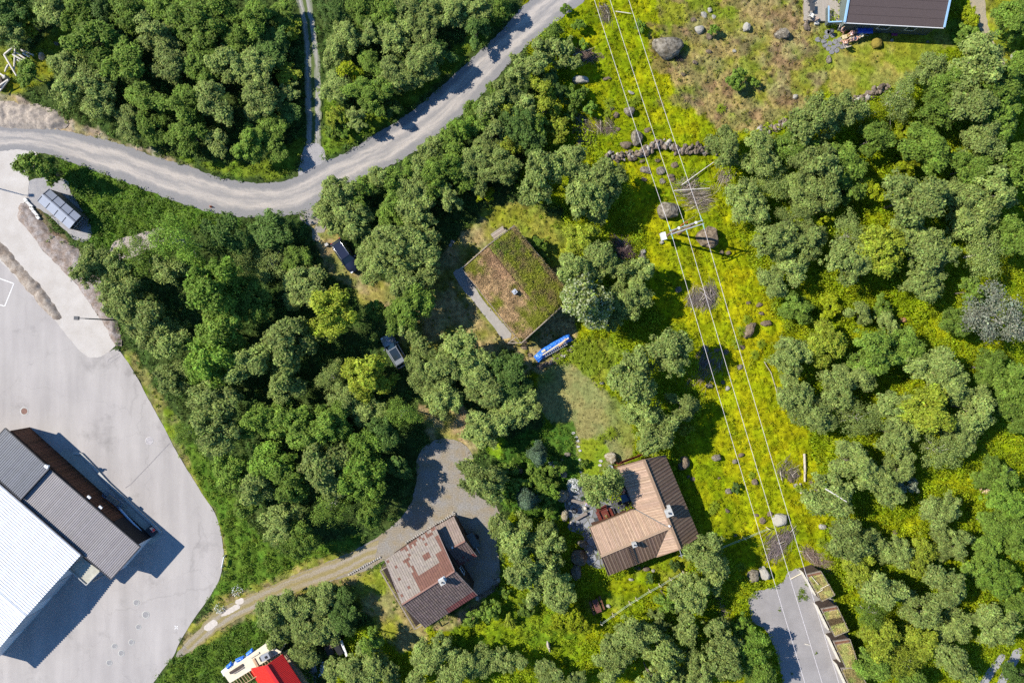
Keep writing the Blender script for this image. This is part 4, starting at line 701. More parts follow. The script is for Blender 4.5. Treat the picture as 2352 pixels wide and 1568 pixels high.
m_steel = mat('galvanised', (.50, .51, .53), .45, metal=.4, namt=.1)
m_glass = mat('window_glass', (.02, .03, .04), .06, spec=.8, namt=.02)
m_redp = mat('red_stain', (.135, .028, .018), .7, nscale=5, namt=.25)
m_blue = mat('light_blue_paint', (.27, .45, .66), .6, namt=.06)
V3 = Vector
def G(px, py): return at(px, py, 0)
def walls(parent, foot, h, m, z0=-.3, name='wall', inset=0.0):
    """prism walls from world points foot; h may be a list"""
    c = sum(foot, V3((0, 0, 0))) / len(foot)
    fp = [p + (c - p).normalized() * inset for p in foot]
    mb = MB(); mb.prism([(p.x, p.y) for p in fp], z0, h); return mb.build(name, m, parent), fp
def wall_win(parent, a, b, t, z, w_, h, out=.03):
    """window with a frame and a pane in the wall a->b at fraction t"""
    a = V3(a); b = V3(b); d = (b - a); d.z = 0; d.normalize(); p = a + (b - a) * t; n = V3((d.y, -d.x, 0))
    mb = MB(); M = Matrix((d, n, V3((0, 0, 1)))).transposed(); fr = .07
    for dx, dz, sx, sz in ((0, h / 2, w_ + fr, fr), (0, -h / 2, w_ + fr, fr), (w_ / 2, 0, fr, h), (-w_ / 2, 0, fr, h)):
        mb.box(V3((p.x, p.y, z)) + d * dx + V3((0, 0, dz)) + n * out, (sx, .06, sz), M=M)
    f = mb.build('window', m_white, parent)
    mb = MB(); mb.box(V3((p.x, p.y, z)) + n * (out - .01), (w_ - fr, .03, h - fr), M=M); mb.build('pane', m_glass, f); return f
def edge_board(mb, a, b, w_=.14, h=.18, col=None, dz=0):
    mb.bar(V3(a) + V3((0, 0, dz)), V3(b) + V3((0, 0, dz)), w_, h, col)

# ---- warehouse with white ribbed roof
wh = thing('warehouse', 'large warehouse with white ribbed metal roof, cut off by the left edge', 'warehouse', G(20, 1350))
E_, S_ = at(185, 1274, 4.0), at(-53, 1548, 4.0)
ax = (S_ - E_); L_ = ax.length; ax.normalize(); back = V3((-.66, 0, 0)); bn = V3((ax.y, -ax.x, 0))
if bn.x > 0: bn = -bn
far = 34.0; mid = (E_ + S_) / 2 + V3((0, 0, .55))
P_E2, P_S2, P_M2 = E_ + bn * far, S_ + bn * far, mid + bn * far
foot = [E_ - bn * -.3 + ax * .45, S_ + bn * .3 - ax * .45, S_ + bn * far - ax * .45, E_ + bn * far + ax * .45]
for f_ in foot: f_.z = 0
walls(wh, foot, 3.9, mat('white_cladding', (.62, .63, .65), .5, nscale=8, namt=.05))
mb = MB(); wc = (.74, .75, .77)
for quad in ([E_, mid, P_M2, P_E2], [mid, S_, P_S2, P_M2]): mb.slab(quad, .12, (.62, .63, .655))
def whc(u, v, i, j): return jit((.78, .79, .81), .015)
strips(mb, [E_, mid, P_M2, P_E2], bn, 99, 0, .0, whc) if 0 else None
for quad in ([E_, mid, P_M2, P_E2], [mid, S_, P_S2, P_M2]):
    a, b, c_, d_ = quad; n_ = int((b - a).length / .33)
    for i in range(n_):
        t = (i + .5) / n_; p = a + (b - a) * t; q = d_ + (c_ - d_) * t; up = V3((0, 0, .035)); mb.bar(p - bn * .04 + up, q + up, .185, .055, jit((.80, .81, .83), .012))
rf = mb.build('roof', mat('white_sheet', (1, 1, 1), .5, nscale=.8, namt=.09, stretch=(1, 1, 1), vcol=True, spec=.35), wh)
mb = MB(); mb.bar(mid - bn * .05 + V3((0, 0, .09)), P_M2 + V3((0, 0, .09)), .34, .04, (.6, .61, .64)); mb.build('ridge_cap', m_vcm, rf)
mb = MB(); mb.bar(E_ + ax * -.02 + V3((0, 0, -.1)), P_E2 + V3((0, 0, -.1)), .16, .14, (.05, .05, .06)); mb.build('gutter', m_vcm, wh)
mb = MB(); A0 = foot[0]; A1 = foot[1]
for t, w_ in ((.35, 3.4), (.66, 3.4)):
    mb = MB(); p = A0 + (A1 - A0) * t - bn * .04; M_ = Matrix((ax, -bn, V3((0, 0, 1)))).transposed(); mb.box((p.x, p.y, 1.6), (w_, .05, 3.2), M=M_, col=(.4, .42, .45)); mb.build('loading_door', m_vc, wh)

# ---- long annexe: two roofs, brown boarded wall
an = thing('annexe_building', 'long low annexe with dark and brownish ribbed roofs beside the white-roofed warehouse', 'building', G(180, 1160))
def rib_roof(parent, pts, z_, c_base, c_rib, sp, wd, cap, nm='roof'):
    P = [at(x, y, z) for (x, y), z in zip(pts, z_)]; mb = MB(); mb.slab(P, .14, c_base)
    a, b, c2, d2 = P                        # ribs run a->d and b->c, spaced along a->b
    n_ = int((b - a).length / sp)
    for i in range(n_):
        t = (i + .5) / n_; mb.bar(a + (b - a) * t + V3((0, 0, .012)), d2 + (c2 - d2) * t + V3((0, 0, .012)), wd, .04, jit(c_rib, .10))
    o = mb.build(nm, m_vcm, parent)
    mb = MB()
    for i in range(4): mb.bar(P[i] + V3((0, 0, -.02)), P[(i + 1) % 4] + V3((0, 0, -.02)), .09, .2, cap)
    mb.build('roof_edge', m_vcm, o); return P, o
# dark roof: NE eave (12,983)->(114,1075); SW side runs off frame
Pd, rd = rib_roof(an, [(12, 983), (114, 1075), (48, 1147), (-54, 1055)], [3.8, 3.8, 3.9, 3.9], (.085, .09, .105), (.15, .155, .175), .26, .12, (.03, .03, .035))
Pb, rb = rib_roof(an, [(115, 1077), (322, 1255), (255, 1330), (49, 1149)], [3.45, 3.45, 3.5, 3.5], (.17, .155, .155), (.29, .265, .265), .25, .11, (.04, .04, .045))
foot = [V3((p.x, p.y, 0)) for p in (Pd[0], Pb[1], Pb[2], Pd[3])]
walls(an, foot, 3.3, mat('brown_cladding', (.085, .038, .022), .8, nscale=6, namt=.3), inset=.45)
# vertical boards of the north-east wall, white band on the end wall, lamps
mb = MB(); c = sum(foot, V3((0, 0, 0))) / 4; fA, fB, fC = [p + (c - p).normalized() * .45 for p in foot[:3]]; dA = (fB - fA); LA = dA.length; dA.normalize(); nA = V3((dA.y, -dA.x, 0)); nA = nA if nA.y > 0 else -nA
k = 0.0
while k < LA - .2:
    if k < LA * .80: p = fA + dA * (k + .1) + nA * .02; mb.box((p.x, p.y, 1.5), (.16, .05, 3.4), rz=math.atan2(dA.y, dA.x), col=jit((.105, .045, .025), .3))
    k += .21
mb.build('board_wall', m_vc, an)
mb = MB(); p = fA + dA * (LA * .9) + nA * .03; mb.box((p.x, p.y, 1.5), (LA * .195, .05, 3.3), rz=math.atan2(dA.y, dA.x)); mb.build('shaded_bay_panel', m_black, an)  # flat black panel painted as the shade inside the recessed open bay
mb = MB(); dS = (fC - fB).normalized(); p = (fB + fC) / 2 + dA * .03; mb.box((p.x, p.y, 1.6), ((fC - fB).length, .06, 3.2), rz=math.atan2(dS.y, dS.x), col=(.60, .60, .62)); mb.build('end_wall', m_vc, an)
for t in (.60, .69):
    p = fA + dA * LA * t + nA * .25; mb = MB(); mb.box((p.x, p.y, 3.1), (.45, .3, .16), rz=math.atan2(dA.y, dA.x)); mb.build('wall_lamp', m_white, an)
mb = MB(); p = at(107, 1071, 4.0); mb.box(p, (.5, .3, .25), rz=-.7); mb.cyl(p + V3((.3, .1, 0)), .1, .3); mb.build('roof_vent', m_white, an)
# canopy slab between the two
cn = thing('entrance_canopy', 'pale flat entrance canopy between the warehouse corner and the annexe', 'canopy', G(200, 1325))
Q = [at(188, 1279, 2.7), at(230, 1311, 2.7), at(200, 1342, 2.7), at(160, 1306, 2.7)]; mb = MB(); mb.slab(Q, .3); mb.build('deck_slab', mat('mossy_concrete', (.40, .385, .32), .9, nscale=1.5, namt=.2), cn)
mb = MB()
for i in (1, 2): mb.bar(Q[i] + V3((0, 0, .1)), Q[(i + 1) % 4] + V3((0, 0, .1)), .1, .2, (.5, .5, .5))
mb.build('edge_upstand', m_concr, cn); mb = MB()
for p in Q[1:3]: mb.bar(V3((p.x * .99, p.y * .99, -.1)), V3((p.x * .99, p.y * .99, 2.5)), .15, .15)
mb.build('posts', m_concr, cn)
# kerb, pallets, pipe, trolley
mb = MB(); kp = [G(*q) for q in ((170, 1040), (188, 1041), (212, 1066), (250, 1108), (285, 1140), (315, 1168), (350, 1200), (372, 1222))]
for a, b in zip(kp, kp[1:]): mb.bar(a + V3((0, 0, .08)), b + V3((0, 0, .08)), .28, .3)
tag(mb.build('concrete_kerb', m_concr), 'low concrete kerb with a hooked end along the annexe apron', 'kerb')
def pw(px, py, z=0): return at(px, py, z)
rk = thing('steel_rack', 'blue-grey steel stillage rack with ladder-like bars beside the annexe', 'rack', G(258, 1146))
a, b = pw(239, 1131, .9), pw(278, 1161, .9); d = (b - a).normalized(); n = V3((-d.y, d.x, 0)); mb = MB()
for s in (-1, 1): mb.bar(a + n * .42 * s, b + n * .42 * s, .08, .08)
for i in range(11): p = a + (b - a) * i / 10; mb.bar(p - n * .42, p + n * .42, .06, .05)
mb.build('rack_frame', mat('rack_blue', (.07, .12, .20), .5, namt=.2), rk)
mb = MB()
for q in (a, b):
    for s in (-1, 1): p = q + n * .42 * s; mb.bar(V3((p.x, p.y, 0)), p, .07, .07)
mb.build('rack_legs', MATS['rack_blue'], rk)
mb = MB(); a2 = a + (b - a) * .25; b2 = a + (b - a) * .85; mb.box((a2 + b2) / 2 + V3((0, 0, .1)), ((b2 - a2).length, .6, .12), rz=math.atan2(d.y, d.x))
for i in range(5): p = a2 + (b2 - a2) * (i + .5) / 5 + V3((0, 0, .2)); mb.box(p, (.10, .66, .08), rz=math.atan2(d.y, d.x))
tag(mb.build('wooden_crate', m_wood), 'slatted brown crate lying on the steel rack', 'crate')
mb = MB(); a, b = pw(272, 1165, .7), pw(336, 1232, .5); mb.tube([a, a + (b - a) * .5 + V3((0, 0, .05)), b], .13, 10); tag(mb.build('plastic_pipe', mat('pipe_pale_blue', (.33, .48, .66), .5, namt=.1)), 'long pale blue pipe lying beside the annexe wall', 'pipe')
tr_ = thing('platform_trolley', 'small dark trolley holding a red canister at the annexe corner', 'trolley', G(347, 1220)); q = pw(347, 1220, .35); mb = MB(); mb.box(q, (1.3, .9, .1), rz=-.8); 
for sx in (-.5, .5):
    for sy in (-.35, .35): mb.cyl((q.x + sx * .7 - sy * .7, q.y - sx * .7 - sy * .7, 0), .08, .3)
mb.build('platform', m_dgrey, tr_); mb = MB(); mb.bar(q + V3((.1, .55, .1)), q + V3((.55, .1, .1)), .05, .9); mb.build('push_bar', m_steel, tr_)
mb = MB(); p = pw(353, 1217, .45); mb.lathe((p.x, p.y, .4), [(0, .0), (.17, 0), (.19, .08), (.19, .38), (.12, .46), (.05, .5), (0, .5)], 12); tag(mb.build('gas_canister', mat('red_gloss', (.55, .02, .03), .4, namt=.05)), 'bright red canister standing on the small trolley', 'canister')
for i, (px, py, r_, lab) in enumerate(((313, 1383, .32, 'faint round cover nearest the annexe shadow'), (335, 1411, .38, 'patched round cover with cracked asphalt around it'), (318, 1439, .28, 'small round iron cover below the patched cover'), (302, 1474, .30, 'dark ringed iron cover right of the lower pair'), (263, 1483, .28, 'round iron cover left of the ringed one'), (279, 1499, .32, 'flat grey cover between two ringed covers'), (251, 1521, .30, 'lowest round iron cover in the asphalt yard'), (56, 944, .42, 'rusty brown round manhole cover above the annexe'), (343, 1012, .40, 'faint ringed cover near the right yard edge'))):
    t = thing('manhole_cover', lab, 'manhole cover', G(px, py), group='covers set in the asphalt yard'); p = G(px, py)
    mb = MB(); mb.lathe((p.x, p.y, .004), [(r_ * 1.3, 0), (r_ * 1.25, .018), (r_, .020), (r_ * .96, .010)], 20); mb.build('ring', m_concr if i not in (8,) else mat('ring_pale', (.43, .40, .39), .9), t)
    mb = MB(); mb.cyl((p.x, p.y, .002), r_ * .94, .016, 20); mb.build('lid', mat('rusty_iron', (.20, .11, .085), .8, nscale=9, namt=.3) if i == 7 else (mat('iron_lid', (.26, .25, .25), .8, nscale=9, namt=.3) if i not in (8,) else mat('faint_lid', (.38, .35, .35), .8)), t)
# marker post by the bend
br = thing('barrier_rail', 'short white barrier rail at the right bend of the asphalt yard', 'barrier', G(512, 1290)); mb = MB(); a, b = pw(515, 1277, .7), pw(509, 1303, .7); mb.bar(a, b, .08, .3); mb.build('rail', m_white, br); mb = MB()
for q in (a, b): mb.bar(V3((q.x, q.y, 0)), q, .1, .1)
mb.build('posts', m_steel, br)
mb = MB(); p = G(485, 475); mb.lathe((p.x, p.y, 0), [(.16, 0), (.14, .05), (.04, .45), (0, .46)], 10); tag(mb.build('marker_cone', mat('orange', (.55, .12, .04), .6)), 'small orange marker at the lower edge of the gravel road', 'marker')

# ---- bin shelter
sh = thing('bin_shelter', 'grey metal gabled bin shelter with seamed roof panels by the pale gravel lane', 'shelter', G(136, 480))
A1_, A2_ = at(112.5, 433, 2.15), at(185.5, 496, 2.15); R1_, R2_ = at(97, 446, 2.6), at(171, 511, 2.6); B1_, B2_ = at(85, 461, 2.15), at(159, 526, 2.15)
mb = MB(); gc = (.27, .285, .33)
mb.slab([A1_, A2_, R2_, R1_], .06, gc); mb.slab([R1_, R2_, B2_, B1_], .06, (.30, .315, .36)); sr = mb.build('roof', mat('roof_bluegrey', (1, 1, 1), .35, nscale=1, namt=.05, vcol=True, spec=.5), sh)
mb = MB()
for t in (.02, .27, .52, .77):
    for X_, Y_ in ((A1_, A2_), (B1_, B2_)): p = X_ + (Y_ - X_) * t; q = R1_ + (R2_ - R1_) * t; mb.bar(p + V3((0, 0, .02)), p + (q - p) * (.93 if X_ is A1_ else .8) + V3((0, 0, .02)), .06, .03)
mb.build('panel_seam', m_black, sr)
mb = MB(); off = (R1_ - A1_).normalized() * -.2; mb.bar(R1_ + off + V3((0, 0, .03)), R2_ + off + V3((0, 0, .03)), .05, .03); mb.build('ridge_seam', m_black, sr)
mb = MB(); cc = (A1_ + A2_ + B1_ + B2_) / 4
ft = []
for p in (A1_, A2_, B2_, B1_): q = p + (cc - p).normalized() * .15; ft.append(q)
for p in ft: mb.bar(V3((p.x, p.y, 0)), V3((p.x, p.y, 2.1)), .1, .1)
mb.build('posts', m_dgrey, sh)
mb = MB(); mb.bar(ft[0] + V3((0, 0, -1.15)), ft[1] + V3((0, 0, -1.15)), .04, 1.9); mb.bar(ft[2] + V3((0, 0, -1.15)), ft[3] + V3((0, 0, -1.15)), .04, 1.9); mb.bar(ft[0] + V3((0, 0, -1.15)), ft[3] + V3((0, 0, -1.15)), .04, 1.9); mb.build('side_panels', mat('shelter_panel', (.10, .09, .07), .7, namt=.2), sh)
mb = MB(); a, b = ft[1], ft[2]
for i in range(7): p = a + (b - a) * (i + .5) / 7; mb.bar(V3((p.x, p.y, .1)), V3((p.x, p.y, 1.4)), .05, .03)
for z in (.2, 1.3): mb.bar(V3((a.x, a.y, z)), V3((b.x, b.y, z)), .06, .06)
mb.build('gate', m_grey, sh)
mb = MB()
for i, (px, py, s) in enumerate(((118, 472, 1), (134, 484, .9), (150, 498, 1))): 
    p = G(px, py); mb = MB(); mb.box((p.x, p.y, .62), (.62, .7, 1.1), rz=-.7, taper=1.12); b_ = mb.build('wheelie_bin', mat('bin_plastic', (.03, .06, .035), .5)); tag(b_, f"dark plastic wheeled bin inside the shelter, {['upper left', 'middle', 'lower right'][i]} one", 'bin', 'bins inside the shelter'); mb = MB(); mb.box((p.x, p.y, 1.2), (.72, .8, .07), rz=-.7); mb.build('lid', m_dgrey, b_)
mb = MB(); p = G(60, 463); a, b = G(63, 460), G(89, 500)
for i in range(7): q = a + (b - a) * i / 6; mb.box((q.x + rnd.uniform(-.1, .1), q.y, .12), (.5, .34, .3), rz=rnd.uniform(-.9, -.6), col=jit((.6, .58, .55), .1))
tag(mb.build('boulder_edging', m_vc), 'row of white edging stones along the shelter gravel', 'edging')

# ---- turf cabin
tc_ = thing('turf_cabin', 'cabin with a large grass-grown turf roof and a small square chimney', 'cabin', G(1190, 655))
zE, zR = 2.5, 3.9
cN, cW, cS, cE = at(1181, 519, zE), at(1061, 617, zE), at(1197, 788, zE), at(1315, 680, zE)
rN, rS = (cN + cW) / 2 + V3((0, 0, zR - zE)), (cS + cE) / 2 + V3((0, 0, zR - zE))
ft = [V3((p.x, p.y, 0)) for p in (cN, cW, cS, cE)]; wl, fp = walls(tc_, ft, 2.4, mat('dark_log_wall', (.045, .032, .025), .8, nscale=5, namt=.3), inset=.6)
mb = MB()
for e0, e1, r_ in ((fp[0], fp[1], rN), (fp[2], fp[3], rS)): mb.add([V3((e0.x, e0.y, 2.4)), V3((e1.x, e1.y, 2.4)), V3(((e0.x + e1.x) / 2, (e0.y + e1.y) / 2, 3.6))], [(0, 1, 2), (2, 1, 0)])
mb.build('gable', MATS['dark_log_wall'], tc_)
mb = MB(); mb.slab([cW, cS, rS, rN], .22, (.1, .08, .06)); mb.slab([rN, rS, cE, cN], .22, (.1, .08, .06)); mb.build('roof', m_woodd, tc_)
# turf: a grid over each slope with clumpy height and patchy colour
def turf(parent, P4, seed, colfn, th=.16, n=64, name='turf', tufts=9000, hs=1.0):
    a, b, c_, d_ = [np.array(p) for p in P4]; u, v = np.meshgrid(np.linspace(0, 1, n), np.linspace(0, 1, n)); u = u[..., None]; v = v[..., None]
    P = (a * (1 - u) + b * u) * (1 - v) + (d_ * (1 - u) + c_ * u) * v; nz_ = fbm(P[..., 0] * 18, P[..., 1] * 18, 12, seed, 3); e = np.minimum(np.minimum(u, 1 - u), np.minimum(v, 1 - v))[..., 0]
    P[..., 2] += th * np.clip(e * 25, .1, 1) * (.5 + nz_ * hs)
    C = colfn(u[..., 0], v[..., 0], P); V = P.reshape(-1, 3) - np.array(parent.location); idx = np.arange(n * n).reshape(n, n); F = np.stack([idx[:-1, :-1], idx[:-1, 1:], idx[1:, 1:], idx[1:, :-1]], -1).reshape(-1, 4)
    q = V[F[0]]; 
    if np.cross(q[1] - q[0], q[2] - q[0])[2] < 0: F = F[:, ::-1]
    r = np.random.default_rng(seed); k = r.integers(0, n * n, tufts); p = V[k] + np.concatenate([r.uniform(-.12, .12, (tufts, 2)), r.uniform(.0, .16 * hs, (tufts, 1)) * (r.random((tufts, 1)) ** 2 + .3)], 1)
    Vl, Fl = leaves(p, r.normal(0, .4, (tufts, 3)) + [0, 0, 1], r.uniform(.04, .10, tufts), r, .5); col = np.concatenate([C.reshape(-1, 3)[F].mean(1), C.reshape(-1, 3)[k] * r.uniform(.6, 1.45, (tufts, 1))])
    o = np_mesh(name, np.concatenate([V, Vl]), np.concatenate([F, Fl + len(V)]), mat('turf_growth', (.2, .2, .05), .9, nscale=5, namt=.3, vcol=True, spec=.1, bump=.5, transl=.1), np.clip(col, 0, 1)); o.parent = parent; return o
tG, tD, tB, tY = np.array([.12, .185, .018]), np.array([.32, .215, .11]), np.array([.27, .15, .09]), np.array([.20, .215, .025])
def roofcol(u, v, P, west):
    n1 = fbm(P[..., 0] * 18, P[..., 1] * 18, 40, 91)[..., None]; n2 = fbm(P[..., 0] * 18, P[..., 1] * 18, 12, 95)[..., None]
    if west: w_ = sst(n1[..., 0] * 1.0 + (1 - abs(u - .30) * 1.5) * .42 - .20 + (n2[..., 0] - .5) * .5, .30, .58)[..., None]; c = tY * .85 * (1 - w_) + tD * (.55 + .8 * n2) * w_; q_ = sst(n1[..., 0] + (v - .5) * .5 - u * .6, .3, .5)[..., None]; c = c * (1 - q_ * .5) + tB * q_ * .5
    else: w_ = sst(u * .35 + n1[..., 0] * .9 + (n2[..., 0] - .5) * .5, .40, .64)[..., None]; c = tY * w_ + tG * (1 - w_); e_ = np.clip(1.15 - n2 * 2.0 + (v[..., None] > .85) * .5 + (v[..., None] < .18) * .45 * (u[..., None] < .6), 0, .85); c = c * (1 - e_) + tD * .8 * e_
    return c * (.6 + .8 * n2)
turf(tc_, [cW, cS, rS, rN], 11, lambda u, v, P: roofcol(u, v, P, True), .20, hs=1.3, tufts=11000)
turf(tc_, [rN, rS, cE, cN], 12, lambda u, v, P: roofcol(u, v, P, False), .24, hs=1.7, tufts=18000)
mb = MB()
for a, b in ((cW, rN), (rN, cN), (cS, rS), (rS, cE)): mb.bar(a + V3((0, 0, .06)), b + V3((0, 0, .06)), .12, .36)
mb.build('bargeboard', m_wood, tc_)
mb = MB(); mb.bar(cW + V3((0, 0, .06)), cS + V3((0, 0, .06)), .09, .3); mb.bar(cN + V3((0, 0, .06)), cE + V3((0, 0, .06)), .09, .3); mb.build('eave_log', m_wood, tc_)
ch = at(1182, 670, 4.5); mb = MB(); mb.box((ch.x, ch.y, 4.1), (.42, .42, .9), rz=.68); c0 = mb.build('chimney', m_concr, tc_); mb = MB(); mb.box((ch.x, ch.y, 4.58), (.56, .56, .07), rz=.68); mb.box((ch.x, ch.y, 4.68), (.3, .3, .12), rz=.68, taper=.5); mb.build('chimney_cap', m_steel, c0)
wall_win(tc_, fp[1], fp[2], .3, 1.4, 1.2, 1.0); wall_win(tc_, fp[1], fp[2], .7, 1.4, 1.2, 1.0); wall_win(tc_, fp[2], fp[3], .5, 1.4, 1.4, 1.0)
# log stack and timber braces
lg = thing('timber_stack', 'low stack of weathered sawn timber against the turf cabin', 'timber stack', G(1143, 533)); a, b = pw(1131, 544, .4), pw(1160, 524, .4); d = (b - a).normalized(); n = V3((-d.y, d.x, 0))
for i in range(3):
    for j in range(4): mb = MB(); mb.bar(a + n * (j * .2 - .3) + V3((0, 0, i * .16 - .25)), b + n * (j * .2 - .3) + V3((0, 0, i * .16 - .25)) - d * rnd.random() * .5, .18, .14, jit((.33, .28, .22), .2)); mb.build('plank', m_vc, lg)
br = thing('timber_brace', 'triangular weathered timber frame at the turf cabin bottom corner', 'timber frame', G(1185, 785)); mb = MB(); p1, p2, p3 = pw(1167, 788, 1.4), pw(1186, 772, 1.6), pw(1196, 787, 1.4)
mb.bar(p1, p2, .12, .12); mb.bar(p1, p3, .12, .12); mb.bar(pw(1176, 780, 1.5), pw(1190, 788, 1.5), .08, .1); mb.build('rails', m_wood, br); mb = MB()
for q in (p1, p3): mb.bar(V3((q.x, q.y, -.1)), q, .12, .12)
mb.build('posts', m_wood, br)
mb = MB(); a, b = pw(1198, 788, 1.1), pw(1210, 784, 1.1); mb.bar(a, b, .35, .08); mb.bar(V3((a.x, a.y, 0)), a, .1, .1); mb.bar(V3((b.x, b.y, 0)), b, .1, .1); tag(mb.build('small_bench', m_woodd), 'small dark bench just right of the triangular timber frame', 'bench')

# ---- board-roofed house
bh = thing('board_house', 'L-shaped house with light and brown board roofs and two chimneys', 'house', G(1480, 1190))
ze, zr = 2.9, 4.9
a_nw, a_rn, a_ne = at(1417.6, 1073, ze + .1), at(1478.5, 1055.3, zr), at(1528, 1045.2, ze); a_es, a_rs = at(1606, 1230.8, ze), at(1561.4, 1260.3, zr)
inner = at(1458.6, 1168, ze + .1); jn = at(1536.5, 1211, zr - .12); w_nw, w_rw, w_sw = at(1353.5, 1210.8, ze), at(1379.6, 1276.5, zr - .2), at(1397.3, 1321.2, ze); w_vs = at(1505.2, 1278.4, ze); t_s = at(1508, 1275, ze)
# correct points onto planes: main west slope goes through ridge and the west eave
def proj(p, o, n):
    """move p vertically onto plane (o,n)"""
    return V3((p.x, p.y, o.z - (n.x * (p.x - o.x) + n.y * (p.y - o.y)) / n.z))
nW = (a_rs - a_rn).cross(a_nw - a_rn); nE = (a_rs - a_rn).cross(a_ne - a_rn); a_es = proj(a_es, a_rn, nE)
inner = proj(inner, a_rn, nW); jn = proj(jn, a_rn, nW); 
nWn = (jn - w_rw).cross(w_nw - w_rw); innerW = proj(inner, w_rw, nWn); nWs = (jn - w_rw).cross(w_sw - w_rw); w_vs = proj(w_vs, w_rw, nWs); t_s = proj(at(1507, 1276, ze), a_rn, nW)
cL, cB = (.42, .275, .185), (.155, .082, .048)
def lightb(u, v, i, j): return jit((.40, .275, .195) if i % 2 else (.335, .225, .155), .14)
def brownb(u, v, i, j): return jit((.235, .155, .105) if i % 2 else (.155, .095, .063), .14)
mb = MB(); rdir = a_rs - a_rn; wdir = jn - w_rw
fW = [a_rn, a_nw, inner, jn, t_s, a_rs]; fE = [a_rn, a_rs, a_es, a_ne]; fN = [w_rw, w_nw, innerW, jn]; fS = [w_rw, jn, w_vs, w_sw]
def slab_tri(mb, P, th, col):
    for i in range(1, len(P) - 1): mb.slab([P[0], P[i], P[i + 1]], th, col)
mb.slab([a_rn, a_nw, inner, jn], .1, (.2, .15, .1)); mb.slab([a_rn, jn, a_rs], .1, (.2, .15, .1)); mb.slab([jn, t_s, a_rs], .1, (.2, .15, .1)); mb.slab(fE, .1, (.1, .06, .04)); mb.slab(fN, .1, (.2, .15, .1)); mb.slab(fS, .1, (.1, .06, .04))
rf = mb.build('roof', m_vc, bh)
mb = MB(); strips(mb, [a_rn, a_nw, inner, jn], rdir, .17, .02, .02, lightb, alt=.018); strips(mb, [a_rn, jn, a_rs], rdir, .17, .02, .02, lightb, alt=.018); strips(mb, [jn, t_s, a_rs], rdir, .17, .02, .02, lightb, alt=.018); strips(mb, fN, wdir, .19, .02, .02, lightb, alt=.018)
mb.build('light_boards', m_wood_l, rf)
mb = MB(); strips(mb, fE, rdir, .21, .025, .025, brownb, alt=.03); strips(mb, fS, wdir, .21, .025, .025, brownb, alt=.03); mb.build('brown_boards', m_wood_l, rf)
mb = MB()
for a, b, c_ in ((a_rn, a_rs, (.30, .20, .13)), (w_rw, jn, (.38, .26, .17))):
    for s in (-1, 1): d = (b - a).normalized(); n = V3((-d.y, d.x, 0)) * s; mb.bar(a + n * .09 + V3((0, 0, .08)), b + n * .09 + V3((0, 0, .08)), .16, .03, c_)
for a, b in ((a_rn, a_nw), (a_rn, a_ne), (a_rs, a_es), (w_rw, w_nw), (w_rw, w_sw), (a_rs, t_s)): mb.bar(a + V3((0, 0, .0)), b + V3((0, 0, .0)), .07, .24, (.27, .18, .12))
for a, b in ((w_nw, innerW), (a_nw, inner)): mb.bar(a + V3((0, 0, .02)), b + V3((0, 0, .02)), .10, .1, (.24, .17, .11))
mb.build('ridge_boards', m_vc, rf)
mb = MB(); up = V3((0, 0, .06)); mb.bar(inner + up, jn + up, .12, .03, (.14, .13, .12)); mb.bar(w_vs + up, jn + up, .12, .03, (.05, .04, .04)); mb.build('valley_flashing', m_vc, rf)
def inset_pts(pts, k): c = sum(pts, V3((0, 0, 0))) / len(pts); return [p + (c - p).normalized() * k for p in pts]
m_bw = mat('brown_board_wall', (.10, .05, .03), .8, nscale=6, namt=.3)
for nm, pts, gz_ in (('wall', [a_nw, a_ne, a_es, V3((t_s.x + (a_rs.x - t_s.x) * 1, a_rs.y, 0))], None), ('wall', [w_nw, inner, a_rs, w_vs, w_sw], None)):
    q = inset_pts([V3((p.x, p.y, 0)) for p in pts], .55); mb = MB(); mb.prism([(p.x, p.y) for p in q], -.3, 2.75); w_o = mb.build('wall', m_bw, bh)
mb = MB()
for e0, e1, r_ in ((a_nw, a_ne, a_rn), (w_nw, w_sw, w_rw), (t_s, a_es, a_rs)):
    c3 = (inner + jn) / 2; v = [p + (c3 - p).normalized() * .45 for p in (e0, e1, r_)]; v[0].z = v[1].z = 2.7; v[2].z = r_.z - .2; mb.add(v, [(0, 1, 2), (2, 1, 0)])
mb.build('gable', m_bw, bh)
q = inset_pts([V3((p.x, p.y, 0)) for p in (w_nw, inner, a_rs, w_vs, w_sw)], .55); wall_win(bh, q[4], q[0], .5, 1.5, 1.2, 1.1); wall_win(bh, q[3], q[4], .3, 1.5, 1.4, 1.1); wall_win(bh, q[3], q[4], .7, 1.5, 1.4, 1.1)
q = inset_pts([V3((p.x, p.y, 0)) for p in (a_nw, a_ne, a_es, a_rs)], .55); wall_win(bh, q[1], q[2], .3, 1.5, 1.2, 1.1); wall_win(bh, q[1], q[2], .7, 1.5, 1.2, 1.1)
def chimney(parent, px, py, zb, zt, wd, rz, m, cap=True, lab=None):
    p = at(px, py, zt); mb = MB(); mb.box((p.x, p.y, (zb + zt) / 2), (wd, wd, zt - zb), rz=rz); c0 = mb.build('chimney', m, parent)
    mb = MB(); mb.box((p.x, p.y, zt + .04), (wd * 1.25, wd * 1.25, .1), rz=rz); mb.build('chimney_cap', m_concr, c0); mb = MB(); mb.cyl((p.x, p.y, zt + .05), wd * .17, .28, 12); mb.build('flue_pipe', m_dgrey, c0); return c0
chimney(bh, 1536.5, 1177.5, 4.2, 5.6, .72, .38, m_concr); chimney(bh, 1457, 1250.5, 4.1, 5.4, .46, .38, m_concr)
mb = MB(); p = at(1536, 1164, 5.0); mb.box(p, (.4, .5, .35), rz=.38); mb.build('chimney_step', m_concr, bh)
